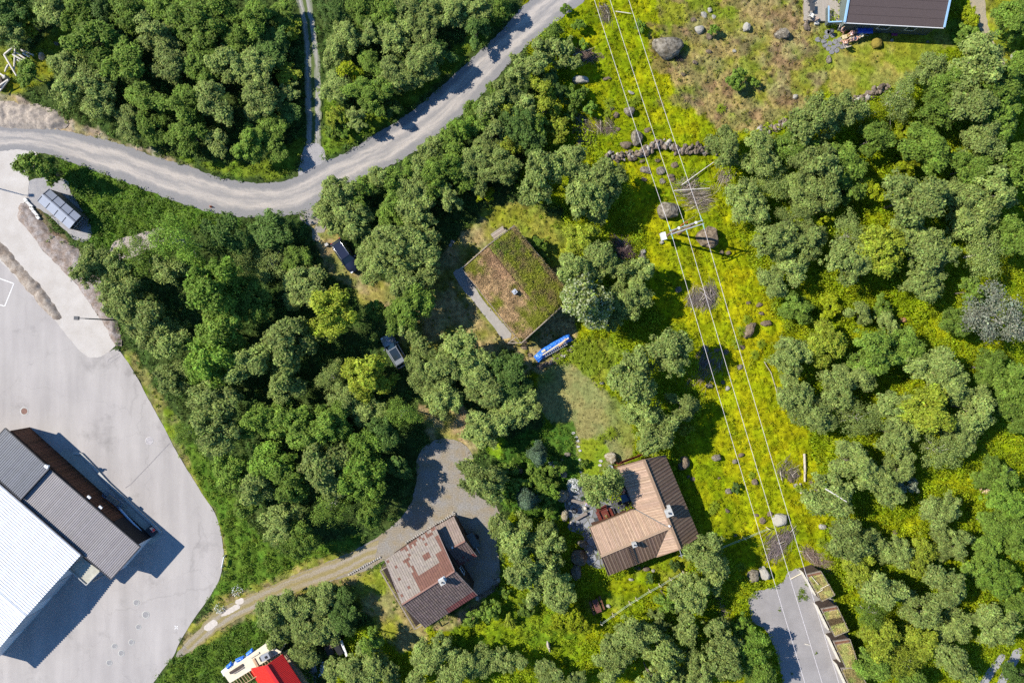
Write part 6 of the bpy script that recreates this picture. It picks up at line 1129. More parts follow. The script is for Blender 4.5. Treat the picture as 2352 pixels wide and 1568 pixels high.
BIGR = [(1535, 104, 39, 28, 1.7, 5, m_rock, 'largest grey boulder, lichen-spotted, at the top beside the power lines'), (1335, 181, 20, 12, .8, 0, m_rockw, 'flat pale boulder at the wood edge left of the power lines'), (1717, 61, 9, 14, .7, 10, m_rockw, 'upright white-spotted boulder in the brown heath'), (1608, 65, 12, 11, .7, 0, m_rockw, 'rounded boulder with white streak, right above the largest boulder'),
  (1800, 78, 20, 14, 1.0, 0, m_rock, 'grey and brown boulder left of the blue-trimmed cabin terrace'), (1446, 254, 14, 12, .8, 0, m_rock, 'rounded boulder under the left power wire'), (1464, 314, 14, 21, 1.1, 15, m_rock, 'tall pointed boulder just above the long stone wall'), (1438, 332, 15, 10, .5, 0, m_rockb, 'flat brown stone left of the pointed boulder'), (1538, 481, 26, 26, 1.6, 0, m_rock, 'big dark boulder just above the power pole'), (1632, 546, 29, 29, 1.9, 20, m_rockb, 'big brown boulder right of the power pole, crossed by its shadow'),
  (1724, 757, 12, 23, 1.0, 25, m_rockb, 'long tilted brown boulder in the clearing below the power pole'), (1762, 742, 15, 8, .5, 0, m_rockb, 'flat brown slab right of the long tilted boulder'), (1631, 886, 9, 7, .5, 0, m_rock, 'grey stone below the dark brush pile'), (1406, 1053, 17, 15, 1.0, 25, m_rockm, 'squarish brown boulder with white spots above the board-roofed house'), (1292, 1139, 17, 16, 1.1, 0, m_rockm, 'round mossy boulder upper left on the patio edge'), (1298, 1184, 10, 16, 1.0, 5, m_rockm, 'golden mossy boulder lower left on the patio edge'),
  (1296, 1090, 8, 10, .7, 0, m_rockm, 'small mossy boulder above the white flowers'), (1305, 1044, 9, 6, .5, 0, m_rock, 'pale stone left of the stepping stones'), (1572, 1066, 15, 18, 1.3, 10, m_rockb, 'brown boulder right behind the board-roofed house'), (1735, 1107, 8, 9, .5, 0, m_rockb, 'brown stone under the middle power wire'), (1674, 1128, 8, 8, .4, 0, m_rock, 'flat round grey stone in the yellow meadow'), (1642, 1236, 9, 9, .6, 0, m_rockb, 'brown stone at the lower right corner of the board-roofed house'),
  (1733, 1324, 14, 17, 1.2, 10, m_rock, 'dark boulder left of the parking lot top'), (1760, 1320, 13, 18, 1.4, -15, m_rockw, 'grey-white boulder at the parking lot top'), (1797, 1197, 19, 17, 1.2, 0, m_rockw, 'big white boulder beneath the power wires'), (1892, 1210, 9, 8, .5, 0, m_rockw, 'small whitish stone below the fallen trunk'), (1698, 1428, 8, 6, .4, 0, m_rockw, 'white stone left of the parking lot'), (1688, 1060, 7, 6, .4, 0, m_rock, 'grey stone in the upper meadow shade'), (1647, 1051, 12, 9, .7, 0, m_rock, 'grey boulder in tree shade right of the board-roofed house'),
  (1398, 1392, 7, 5, .35, 0, m_rockw, 'pale stone beside the garden picnic table'), (1450, 1330, 6, 4, .3, 0, m_rockw, 'pale stone below the board-roofed house'), (1466, 1305, 9, 6, .5, 0, m_rockb, 'brown stone in the shade under the brown roof'), (1485, 1306, 9, 7, .4, 0, m_rockb, 'tan stone under the brown roof, right one'), (1382, 880, 6, 4, .4, 0, m_rockw, 'pale stone at the right edge of the garden lawn'), (1623, 660, 5, 5, .4, 0, m_rock, 'round grey stone beside the upper dark brush heap'), (1560, 664, 9, 8, .6, 0, m_rock, 'grey stone in tree shade left of the upper brush heap'),
  (1521, 556, 6, 5, .3, 0, m_rockw, 'pale stone below the pole cabinet'), (1660, 578, 6, 5, .4, 0, m_rockb, 'brown stone at the shadow tip of the power pole, left one'), (1675, 580, 7, 6, .4, 0, m_rockb, 'brown stone at the shadow tip of the power pole, right one'), (1478, 577, 9, 7, .5, 0, m_rockw, 'pale tan stone left of the power pole'), (1476, 590, 12, 9, .5, 0, m_rock, 'dark grey stone left of the power pole'),
  (2132, 96, 4, 4, .05, 0, m_rock, 'small round drain-like stone in the upper lawn'), (2088, 0, 1, 1, .1, 0, m_rock, None), (90, 126, 8, 9, .8, 0, mat('pink_rock', (.52, .37, .29), .8, nscale=2, namt=.12), 'pinkish wedge-shaped boulder right of the peeled logs'), (126, 98, 6, 5, .4, 0, m_rock, 'small grey stone above the pinkish boulder'), (1183, 1080, 22, 12, .6, 0, m_rockb, 'flat brown rock under the garden shrubs'), (1332, 1283, 24, 20, 1.5, 0, m_rockb, 'large dark rock outcrop left of the board-roofed house'), (1325, 1315, 14, 22, 1.1, 0, m_rock, 'grey rock outcrop below the dark outcrop'), (1338, 1250, 12, 9, 1.0, 0, m_rock, 'grey angular rock above the dark outcrop'),
  (2017, 97, 12, 16, .8, 0, mat('yellow_moss_rock', (.22, .17, .03), .9, nscale=2, namt=.3, bump=.8), 'mossy yellow-brown rock right of the sitting people'), (1907, 134, 7, 10, .5, 0, m_rock, 'pale stone at the lower edge of the small stone terrace'), (1828, 222, 7, 6, .3, 0, m_rockw, 'small pale stone at the lower heath edge'), (2340, 122, 10, 7, .9, 20, m_rock, 'dark grey boulder at the right edge near the dirt path'), (2332, 128, 8, 8, .4, 0, m_rockw, 'pale stones below the dark grey boulder'), (1864, 1058, 3, 3, .2, 0, m_rockb, None), (2278, 74, 6, 4, .2, 0, m_rockw, None), (2320, 1080, 14, 8, .9, 0, m_rockb, 'angular brown rock in the shrubs at the right'), (2270, 1128, 16, 9, .6, 0, mat('tan_rock', (.42, .31, .2), .9, nscale=2, namt=.2, bump=.5), 'flat tan rock among shrubs lower right'), (2055, 1222, 7, 6, .4, 0, m_rockb, 'brown stone between trees lower right'), (1932, 1093, 7, 6, .4, 0, m_rockb, 'brown stone in the wood right of the fallen trunk'), (1302, 1400, 10, 8, .5, 0, m_rockb, 'brown rock below the tree left of the garden table'), (2078, 735, 9, 7, .5, 0, mat('red_rock', (.30, .15, .08), .9, nscale=2, namt=.2), 'reddish rock in the bright undergrowth of the right wood')]
for q in BIGR:
    if q[7]: rock('boulder' if q[2] > 9 else 'stone', *q, 'boulder' if q[2] > 9 else 'stone')
SM = []
for x, y, rx, ry, mt in ((1485, 390, 14, 10, 0), (1518, 392, 13, 10, 0), (1550, 379, 11, 9, 3), (1522, 416, 9, 7, 0), (1540, 404, 10, 6, 3), (1545, 412, 7, 7, 3), (1510, 368, 8, 5, 3), (1476, 370, 7, 5, 3), (1480, 412, 7, 6, 3), (1415, 264, 9, 8, 3), (1405, 248, 7, 6, 3), (1488, 298, 9, 8, 3), (1420, 296, 6, 5, 3), (1450, 212, 8, 4, 2), (1594, 45, 8, 7, 3), (1618, 32, 6, 10, 2), (1631, 22, 5, 8, 2), (1630, 83, 9, 8, 3), (1628, 120, 8, 5, 3), (1570, 170, 7, 5, 3), (1596, 145, 7, 6, 3), (1332, 328, 12, 8, 3), (1396, 180, 11, 5, 3), (1688, 116, 6, 4, 2), (1640, 38, 5, 6, 2),
    (1745, 700, 9, 6, 3), (1750, 720, 7, 5, 3), (1720, 695, 7, 4, 3), (1622, 800, 8, 11, 0), (1647, 803, 8, 5, 3), (1668, 808, 8, 7, 3), (1705, 797, 7, 7, 3), (1702, 843, 8, 7, 0), (1672, 892, 6, 6, 2), (1662, 878, 6, 5, 3), (1702, 1045, 8, 5, 3), (1739, 1183, 6, 5, 3), (1752, 1195, 9, 9, 3), (1670, 1172, 6, 5, 3), (1768, 1180, 7, 7, 3), (1818, 1104, 8, 5, 3), (1828, 1115, 7, 5, 2), (1865, 1108, 7, 6, 3), (1690, 1230, 5, 4, 3), (1653, 1098, 4, 3, 3), (1592, 1100, 6, 6, 3), (1582, 1095, 5, 4, 3), (1500, 1310, 5, 4, 2), (1600, 1290, 5, 4, 3), (1290, 1055, 5, 5, 0), (1205, 798, 9, 7, 3), (1218, 815, 7, 5, 3), (1190, 812, 7, 6, 3), (1240, 842, 9, 8, 3), (1040, 555, 6, 6, 2), (1035, 563, 5, 5, 2), (2050, 92, 5, 4, 2)):
    SM.append((x, y, rx, ry, mt))
MT = [m_rock, m_rockm, m_rockw, m_rockb]; TN = ['grey stone', 'mossy stone', 'pale stone', 'brownish stone']
for (x, y, rx, ry, mt), lab in zip(SM, autolabel([(('small ' if q[2] < 8 else 'low ') + TN[q[4]], q[0], q[1]) for q in SM])): rock('stone', x, y, rx, ry, max(rx, ry) * .035, rnd.uniform(-30, 30), MT[mt], lab, 'stone', 'loose stones in the clearing and gardens')
# dry-stone walls: each wall one thing made of its stones
def stone_wall(plan, wd, h, label, seed, dens=1.0):
    r = random.Random(seed); mb = MB(); P = plan; per = []
    for (xa, ya), (xb, yb) in zip(P, P[1:]):
        a, b = G(xa, ya), G(xb, yb); L = (b - a).length; d = (b - a).normalized(); n = V3((-d.y, d.x, 0)); k = 0
        while k < L:
            for s in range(int(4 * dens)):
                c = a + d * (k + r.uniform(-.1, .1)) + n * r.uniform(-wd / 2, wd / 2); sz = r.uniform(.25, .85); me = ROCKP[r.randrange(9)]; M_ = Matrix.Rotation(r.uniform(0, 6), 3, 'Z'); zz = gz(c.x, c.y) + r.uniform(.0, h)
                vs = [c + V3((0, 0, zz)) + M_ @ V3((v.co.x * sz * .62, v.co.y * sz * .48, v.co.z * sz * .38)) for v in me.vertices] if 0 else None
                bm_ = ROCKL[r.randrange(9)]; vs = [c + V3((0, 0, zz)) + M_ @ V3((v.x * sz * .62, v.y * sz * .48, v.z * sz * .42)) for v in bm_[0]]; g_ = r.uniform(.6, 1.3); col = (.18 * g_, .14 * g_, .105 * g_) if r.random() < .8 else (.34 * g_, .31 * g_, .27 * g_)
                mb.add(vs, bm_[1], col)
            k += .36
    return tag(mb.build('dry_stone_wall', mat('wall_stone', (1, 1, 1), .9, nscale=5, namt=.35, bump=.5, vcol=True)), label, 'stone wall')
ROCKL = []
for s in range(9): me = rock_mesh(50 + s, 1); ROCKL.append(([v.co.copy() for v in me.vertices], [tuple(p.vertices) for p in me.polygons]))
stone_wall([(1392, 360), (1420, 362), (1455, 358), (1480, 350), (1510, 334), (1535, 328), (1552, 345), (1575, 345), (1610, 342), (1640, 343)], 1.1, .6, 'long tumbled dry-stone wall crossing under the power lines', 3)
stone_wall([(1744, 300), (1770, 295), (1795, 288), (1812, 276), (1824, 268)], .9, .4, 'short grassy dry-stone wall at the heath edge, left of the tree group', 5, .8)
stone_wall([(1948, 236), (1968, 230), (1988, 222), (2008, 212), (2042, 199)], .9, .6, 'dry-stone wall with white stones below the upper lawn', 7)
stone_wall([(1848, 44), (1851, 58), (1858, 74)], .4, .25, 'short curved row of small pale stones beside the porch terrace', 9, .7)
stone_wall([(1250, 838), (1275, 828), (1300, 812), (1318, 795)], .35, .2, 'brown stone edging along the blue tarpaulin pile', 11, .7)
stone_wall([(1100, 1374), (1128, 1358), (1146, 1325)], .3, .15, 'curved stone edging below the tiled house yard', 13, .5)
# stepping stones and the small upper terrace of flags
for k, (x, y) in enumerate(((1317, 994), (1323, 1004), (1327, 1012), (1328, 1025), (1332, 1034), (1333, 1055), (1333, 1064), (1334, 1073), (1334, 1084), (1337, 1092), (1380, 1058), (1378, 1068))):
    w_ = rnd.uniform(.42, .55); p = G(x, y); mb = MB(); n_ = 7; pts = [(p.x + w_ / 2 * rnd.uniform(.8, 1.15) * math.cos(6.283 * j / n_), p.y + w_ / 2 * .7 * rnd.uniform(.8, 1.2) * math.sin(6.283 * j / n_)) for j in range(n_)]; g0 = gz(p.x, p.y); mb.prism(pts, g0 - .05, g0 + .09)
    lab = f"pale stepping stone in the curved row, {['first', 'second', 'third', 'fourth', 'fifth', 'sixth', 'seventh', 'eighth', 'ninth', 'last'][k]} counted from the lawn down" if k < 10 else ('upper of two stepping stones beside the patio tree' if k == 10 else 'lower of two stepping stones beside the patio tree'); tag(mb.build('stepping_stone', mat('step_stone', (.42, .40, .37), .9, nscale=4, namt=.2)), lab, 'stepping stone', 'stepping stones through the lawn')
fl = [(1878, 92), (1892, 96), (1898, 85), (1905, 75), (1912, 82), (1895, 104), (1906, 100), (1918, 96), (1928, 92), (1902, 112), (1914, 110), (1924, 104), (1934, 108), (1910, 120), (1922, 116), (1940, 98), (1900, 74)]
for (x, y), lab in zip(fl, autolabel([('grey flagstone in the small upper stone terrace', x, y) for x, y in fl])):
    p = G(x, y); n_ = 6; pts = [(p.x + .36 * rnd.uniform(.8, 1.2) * math.cos(6.283 * j / n_ + .3), p.y + .33 * rnd.uniform(.8, 1.2) * math.sin(6.283 * j / n_ + .3)) for j in range(n_)]; mb = MB(); g0 = gz(p.x, p.y); mb.prism(pts, g0 - .05, g0 + .08); o = mb.build('flagstone', mat('flag_grey', (.20, .195, .20), .9, nscale=3, namt=.25)); tag(o, lab.replace('small upper stone terrace', 'upper terrace').replace(' the cabin with blue bargeboards', ' the blue-trimmed cabin'), 'flagstone', 'flagstones below the blue-trimmed cabin')
# brush heaps: cut branches
def brush(px, py, ln, wd, h, rot, n, label, col=(.17, .135, .115), pale=0, name='brush_pile', th=.018):
    r = random.Random(int(px + py)); mb = MB(); c = G(px, py); g0 = gz(c.x, c.y); a0 = -R(rot)
    subs = [(r.gauss(0, .55), r.gauss(0, ln * .26), r.gauss(0, wd * .26), r.uniform(.5, 1)) for _ in range(5)]
    for i in range(n):
        sb = subs[i % 5]; a = a0 + sb[0] + r.gauss(0, .28); L = ln * r.uniform(.25, .9) * sb[3]; o = V3((sb[1] + r.gauss(0, ln * .14), sb[2] + r.gauss(0, wd * .16), 0)); o = Matrix.Rotation(a0, 3, 'Z') @ o; z = r.uniform(.03, h) * max(.2, 1 - o.length / ln); p = c + o + V3((0, 0, g0 + z)); d = V3((math.cos(a), math.sin(a), r.gauss(0, .12)))
        q0 = p - d * L / 2; q1 = p + V3((r.gauss(0, .06), r.gauss(0, .06), .05)); q2 = p + d * L / 2; pl = i < pale; t = th * r.uniform(.6, 1.5) * (2.2 if pl else 1); cc = jit((.50, .44, .36), .15, r) if pl else jit(col, .35, r)
        mb.tube([q0, q1, q2], [t, t * .8, t * .3], 3, False, cc)
    return tag(mb.build(name, mat('twigs', (1, 1, 1), .9, nscale=5, namt=.3, vcol=True)), label, 'brush pile')
brush(1605, 440, 4.6, 4.6, .7, -25, 620, 'large heap of cut branches with pale poles above the power pole', (.30, .25, .20), 22)
brush(1618, 680, 3.2, 2.6, .7, -75, 380, 'dark upright heap of twigs under the middle power wire', (.20, .165, .15), 14)
brush(1629, 845, 4.0, 4.0, .5, -60, 300, 'blackish heap of branches in tree shade by the clearing', (.22, .17, .15), 10)
brush(1790, 1245, 3.4, 2.6, .6, -60, 420, 'dark purple-brown heap of branches below the white boulder', (.19, .15, .14), 8)
brush(1868, 1275, 3.8, 1.7, .5, 35, 380, 'reddish brown long heap of branches above the parking lot garages', (.30, .22, .17), 12)
brush(1815, 1074, 2.2, 1.8, .5, -70, 180, 'small twig heap with pale sticks by the fallen trunk', (.16, .13, .11), 9)
brush(1333, 288, 3.6, 2.4, .5, 50, 260, 'bare brushwood heap at the left wood edge, upper meadow', (.22, .17, .13), 14)
brush(1350, 128, 3.6, 1.4, .5, 10, 220, 'reddish twig heap at the wood edge near the top', (.22, .15, .12), 6)
brush(1385, 290, 2.8, 1.6, .35, 60, 160, 'sparse brushwood left of the pointed boulder', (.24, .18, .14), 8)
brush(1395, 35, 2.4, 1.8, .3, 40, 130, 'sparse twigs with pale sticks between the wires at the top', (.20, .16, .12), 8)
brush(1431, 573, 3.0, 1.9, 1.1, 70, 420, 'bare purplish brown bush beside the leafy trees, left of the pole', (.17, .11, .10), 4, 'bare_bush', .016)
brush(1557, 135, 2.0, 1.2, .3, 40, 110, 'dark roots and twigs at the foot of the largest boulder', (.11, .08, .07), 2)
brush(1664, 1395, 3.0, 1.0, .4, 75, 120, 'grey dead branches at the wood edge left of the parking lot', (.22, .18, .15), 10)
# fallen trunks, logs
def log(a, b, r0, label, col=m_pale, z=.15, name='log', r1=None, cat='log', group=None):
    p, q = at(*a, z + .1), at(*b, z + .1); p.z = gz(p.x, p.y) + z; q.z = gz(q.x, q.y) + z; mb = MB(); mb.tube([p, (p + q) / 2 + V3((rnd.uniform(-.05, .05), 0, .02)), q], [r0, r0 * .95, r1 or r0 * .8], 8); return tag(mb.build(name, col), label, cat, group)
m_peel = mat('peeled_wood', (.58, .53, .46), .8, nscale=6, namt=.2)
m_dead = mat('dead_trunk', (.42, .37, .30), .9, nscale=6, namt=.3)
log((1849, 1042), (1850, 1106), .17, 'long pale fallen trunk lying upright in the meadow', m_dead); log((1840, 1110), (1842, 1134), .14, 'short cut trunk section below the fallen trunk', m_dead); 
log((1898, 1123), (1945, 1152), .09, 'white dead branch across the tree crown right of the fallen trunk', m_peel, 6.2); log((1548, 438), (1631, 432), .06, 'pale pole lying across the large branch heap', m_peel, .7); log((1566, 425), (1640, 372), .06, 'thin pale pole right of the large branch heap', m_peel, .4); log((1415, 24), (1450, 30), .06, 'pale stick between the power wires at the top', m_peel, .3)
log((1755, 830), (1772, 855), .05, 'thin grey fallen stem in the clearing', m_dead, .2); log((1772, 855), (1788, 915), .05, 'long thin grey stem in the clearing, lower one', m_dead, .2); log((1817, 1330), (1848, 1314), .07, 'tan board at the top of the parking lot', m_pale, .1); log((1850, 1479), (1862, 1482), .08, 'small white stick on the parking lot gravel', m_peel, .05)
LG = [((7, 123), (39, 104), 'short slanting one at the top'), ((36, 108), (30, 160), 'one standing crosswise'), ((6, 124), (37, 174), 'longest one slanting down'), ((46, 114), (75, 126), 'upper right one'), ((38, 122), (61, 137), 'first of the parallel short ones'), ((29, 125), (60, 144), 'second of the parallel short ones'), ((34, 134), (52, 146), 'third of the parallel short ones'), ((17, 148), (9, 164), 'short lone one at left'), ((52, 122), (66, 130), 'weathered one beside the upper right log')]
for i, (a, b, l) in enumerate(LG): log(a, b, .13, f'peeled white log in the top left pile, {l}', m_peel, .2 + .22 * (i % 3), 'peeled_log', None, 'log', 'peeled logs in the top left')
st = thing('timber_structure', 'dark timber frame with a stone block at the left edge below the log pile', 'frame', G(8, 190)); mb = MB(); mb.bar(at(-6, 166, .9), at(12, 177, .9), .2, .2); mb.bar(at(-6, 200, .9), at(19, 183, .9), .16, .16); mb.bar(at(-2, 211, .5), at(19, 184, .9), .16, .16); mb.build('beams', m_peel, st); mb = MB(); p = at(14, 179, .4); mb.box(p, (.5, .4, .8), rz=.5); mb.build('stone_block', m_rockw, st); mb = MB(); mb.box(at(-2, 192, .35), (1.2, 1.3, .6), rz=.3); mb.build('shed_body', m_woodd, st)
# timber figure in the meadow near the bottom
ws = thing('tree_stump', 'forked pale dead stump with a long shadow in the meadow near the bottom', 'stump', G(1259, 1478)); mb = MB(); c = G(1259, 1478); g0 = gz(c.x, c.y); mb.tube([c + V3((0, 0, g0 - .1)), c + V3((0, .02, g0 + .8)), c + V3((.02, .1, g0 + 1.5))], [.25, .2, .1], 8); mb.tube([c + V3((0, 0, g0 + .4)), c + V3((-.1, .5, g0 + .9)), c + V3((-.15, .75, g0 + .8))], [.16, .14, .07], 7); mb.tube([c + V3((0, 0, g0 + .3)), c + V3((.1, -.5, g0 + .4)), c + V3((.2, -.9, g0 + .2))], [.15, .12, .05], 7); mb.build('trunk', m_dead, ws)
# ---- power line pole, wires
pp = thing('power_line_pole', 'two-legged wooden power line pole with grey crossarm in the clearing', 'power pole', G(1541, 542)); B1, B2 = G(1523, 548), G(1558.5, 537); B1.z = B2.z = -.3; T1, T2 = V3((B1.x, B1.y, 8.2)), V3((B2.x, B2.y, 8.2)); m_pole = mat('pole_wood', (.20, .13, .085), .85, nscale=4, namt=.25)
for b, t in ((B1, T1), (B2, T2)): mb = MB(); mb.tube([b, t], [.17, .13], 10); mb.build('leg', m_pole, pp); mb = MB(); mb.cyl(t, .16, .06, 12); mb.build('pole_cap', m_white, pp)
xd = (T2 - T1).normalized(); X0, X1 = at(1539, 534.5, 7.9), at(1615.5, 509.5, 7.9); mb = MB(); yn = V3((-xd.y, xd.x, 0)); 
for s in (-1, 1): mb.bar(X0 + yn * .2 * s, X1 + yn * .2 * s, .10, .16)
ca = mb.build('crossarm', m_steel, pp)
mb = MB(); mb.bar(V3((T1.x, T1.y, 3.4)), V3((T2.x, T2.y, 7.2)), .08, .08); mb.bar(V3((T2.x, T2.y, 3.4)), V3((T1.x, T1.y, 7.2)), .08, .08) if 0 else None; mb.build('brace', m_pole, pp)
att = [X0 + (X1 - X0) * t for t in (.03, .47, .97)]; wd1 = V3((.30, -.95, 0)); m_ins = mat('glass_insulator', (.25, .48, .42), .3, spec=.6)
N_T = [(1340, -80), (1376, -80), (1419, -80)]; S_T = [(1874, 1650), (1914, 1650), (1952, 1650)]
for i, p in enumerate(att):
    for tgt in (N_T[i], S_T[i]):
        q = at(*tgt, 9); d = (q - p).normalized(); mb = MB(); prof = []
        for k in range(9): prof.append(p + d * (.25 + k * .075))
        mb.tube(prof, [.03, .075, .03, .075, .03, .075, .03, .075, .03], 8); mb.build('insulator', m_ins, pp)
mb = MB(); p = (att[1] + V3((-.35, .35, .1))); mb.tube([p, p + V3((.2, .25, .2)), p + V3((.45, .15, .1)), p + V3((.5, .3, .25))], .04, 6); mb.tube([p - V3((.3, .2, 0)), p + V3((-.1, .0, .15))], .04, 6); mb.build('jumper_clamps', mat('red_clamp', (.50, .06, .03), .5), pp)
mb = MB()
for i, p in enumerate(att): mb.tube([p + yn * .5, p + V3((.25, -.1, -.6)), p - yn * .5], .02, 6)
mb.build('jumper_loops', m_white, pp)
mb = MB(); c = at(1523.5, 543, 1.9); mb.box(c, (.55, .95, .9), rz=.25); cb = mb.build('pole_cabinet', mat('cabinet_white', (.62, .63, .66), .5, namt=.05), pp)
m_wire = mat('bare_conductor', (.66, .60, .60), .4, metal=.0, namt=.03)
for i, nm in enumerate(('left', 'middle', 'right')):
    for tgt, zt, lab in ((N_T[i], 10.0, f'{nm} overhead wire running from the power pole to the top edge'), (S_T[i], 10.5, f'{nm} overhead wire running from the power pole to the bottom edge')):
        q = at(*tgt, zt); p = att[i]; d = (q - p).normalized(); p0 = p + d * .85; pts = []; n_ = 24
        for k in range(n_ + 1): t = k / n_; s = p0 + (q - p0) * t; s.z -= 1.6 * t * (1 - t); pts.append(s)
        mb = MB(); mb.tube(pts, .021, 6); tag(mb.build('power_line_wire', m_wire), lab, 'wire', 'overhead wires of the power line')
# ---- street lamps
def lamp(bx, by, hd, label, z=9.5):
    t = thing('street_lamp', label, 'street lamp', G(bx, by)); b = G(bx, by); top = V3((b.x, b.y, z - .15)); mb = MB(); mb.tube([b - V3((0, 0, .2)), b + V3((0, 0, 4)), top], [.12, .09, .06], 10); mb.build('mast', m_dgrey, t); d = V3(hd).normalized(); e = top + d * .55 + V3((0, 0, .15)); mb = MB(); mb.tube([top, e], .04, 6); mb.build('arm', m_dgrey, t); mb = MB(); mb.box(e + d * .3, (.62, .42, .14), rz=math.atan2(d.y, d.x), taper=.85); hd_ = mb.build('lamp_head', m_dgrey, t); mb = MB(); mb.box(e + d * .3 - V3((0, 0, .08)), (.45, .3, .03), rz=math.atan2(d.y, d.x)); mb.build('lens', m_white, hd_); return t
lamp(300, 737, (-1, .05, 0), 'slim dark street lamp leaning over the pale gravel lane beside the wood'); lamp(-126, 400, (1, 0, 0), 'slim street lamp left of the photo whose shadow crosses the pale gravel')
# ---- fence
def fence(pts, label, h=1.05):
    t = thing('wire_fence', label, 'fence', G(*pts[0])); tops = []; n_ = None
    for x, y in pts: p = atg(x, y, h); g0 = gz(p.x, p.y); mb = MB(); mb.bar(p + V3((0, 0, g0 - .2)), p + V3((0, 0, g0 + h)), .09, .09); mb.bar(p + V3((-.16, .08, g0 + h)), p + V3((.16, -.08, g0 + h)), .06, .05); mb.build('post', m_pale, t); tops.append(p + V3((0, 0, g0 + h)))
    mb = MB()
    for k in (0, .35): mb.tube([p - V3((0, 0, k)) for p in tops], .018, 5)
    mb.build('wire', mat('fence_wire', (.40, .48, .38), .6), t)
fence([(1572, 1316), (1542, 1333), (1517, 1346), (1493, 1358), (1463, 1378), (1448, 1388), (1409.5, 1415), (1381, 1433)], 'pale wire fence with posts running diagonally below the board-roofed house'); fence([(1767, 1215), (1712, 1238), (1646, 1262)], 'pale wire fence running from the meadow down to the tall tree')
fence([(680, 1362), (745, 1341), (802, 1318)], 'low fence of a few posts along the driveway', .6) if 0 else None
# ---- cars
def car(label, px, py, rz, body, silver=False, z=0.0):
    c = G(px, py); t = thing('parked_car', label, 'car', (c.x, c.y, z), rz); S = [(-2.28, .66, .38, .72), (-2.2, .80, .28, .90), (-1.7, .88, .24, .93), (0, .90, .24, .93), (.95, .89, .24, .92), (1.7, .86, .24, .80), (2.1, .76, .28, .70), (2.3, .55, .40, .58)]
    mb = MB(); vs = []; k = 8
    for x, w_, zb, zt in S: vs += [V3((x, -w_ * .9, zb)), V3((x, -w_, zb + .15)), V3((x, -w_, zt - .2)), V3((x, -w_ * .88, zt)), V3((x, w_ * .88, zt)), V3((x, w_, zt - .2)), V3((x, w_, zb + .15)), V3((x, w_ * .9, zb))]
    fs = [(i * k + j, i * k + (j + 1) % k, (i + 1) * k + (j + 1) % k, (i + 1) * k + j) for i in range(len(S) - 1) for j in range(k)]; fs = [f[::-1] for f in fs]; mb.add(vs, fs, None, None, True); n_ = len(S) - 1; mb.add([vs[j] for j in range(k)], [tuple(range(k))]); mb.add([vs[n_ * k + j] for j in range(k)], [tuple(range(k))[::-1]]); bd = mb.build('body', body, t, True)
    mb = MB(); bt = [(-2.12, .80), (1.02, .78)]; tp = [(-1.80, .62), (.35, .60)]; zb, zt = .88, 1.42; v = [V3((-2.12, -.80, zb)), V3((1.02, -.78, zb)), V3((1.02, .78, zb)), V3((-2.12, .80, zb)), V3((-1.8, -.62, zt)), V3((.35, -.60, zt)), V3((.35, .60, zt)), V3((-1.8, .62, zt))]; mb.add(v, [(0, 1, 5, 4), (1, 2, 6, 5), (2, 3, 7, 6), (3, 0, 4, 7)]); mb.build('windows', m_glass, t, True)
    mb = MB(); mb.box((-.72, 0, 1.44), (2.2, 1.26, .06), taper=.93); rf = mb.build('roof', body, t, True)
    if silver: mb = MB(); mb.box((-.45, 0, 1.475), (1.45, 1.0, .02)); mb.build('glass_roof', m_glass, rf, True)
    else:
        for s in (-1, 1): mb = MB(); mb.tube([(-1.65, .56 * s, 1.46), (-1.55, .57 * s, 1.53), (.1, .57 * s, 1.52), (.22, .56 * s, 1.46)], .03, 6); mb.build('roof_rail', mat('chrome', (.75, .76, .78), .25, metal=.8), rf, True)
    mb = MB()
    for a, b in ((0, 4), (1, 5), (2, 6), (3, 7)): mb.bar(v[a] * 1.002, v[b] * 1.002, .07, .05)
    mb.build('pillars', body, t, True)
    for sx in (-1.38, 1.38):
        for s in (-1, 1): mb = MB(); mb.tube([(sx, .72 * s, .31), (sx, .91 * s, .31)], .31, 18); w_ = mb.build('wheel', m_black, t, True); mb = MB(); mb.tube([(sx, .90 * s, .31), (sx, .92 * s, .31)], .19, 12); mb.build('rim', m_steel, w_, True)
    for s in (-1, 1):
        mb = MB(); mb.box((2.13, .56 * s, .64), (.22, .3, .12)); mb.build('headlight', mat('lamp_lens', (.7, .72, .75), .15), t, True); mb = MB(); mb.box((-2.24, .62 * s, .74), (.08, .2, .2)); mb.build('tail_light', mat('tail_red', (.4, .02, .02), .3), t, True); mb = MB(); mb.box((.75, .97 * s, .98), (.12, .2, .12)); mb.build('mirror', body, t, True)
    return t
m_navy = mat('navy_paint', (.014, .018, .04), .22, spec=.6, namt=.05); m_silv = mat('silver_paint', (.24, .255, .28), .3, metal=.3, namt=.05)
car('dark navy estate car with silver roof rails parked on dry grass', 797, 589, R(-55), m_navy); car('silver car with dark glass roof parked half under trees', 908, 806, R(121), m_silv, True); car('dark car whose nose sticks out from under the white warehouse roof', 90, 1330, R(-41), mat('anthracite_paint', (.03, .033, .04), .25, spec=.6), False)
mb = MB(); p = G(751.5, 562.5); mb.box((p.x, p.y, .2), (.5, .42, .42), rz=.5, taper=.85); tag(mb.build('concrete_block', m_concr), 'small pale concrete block left of the dark estate car', 'block')
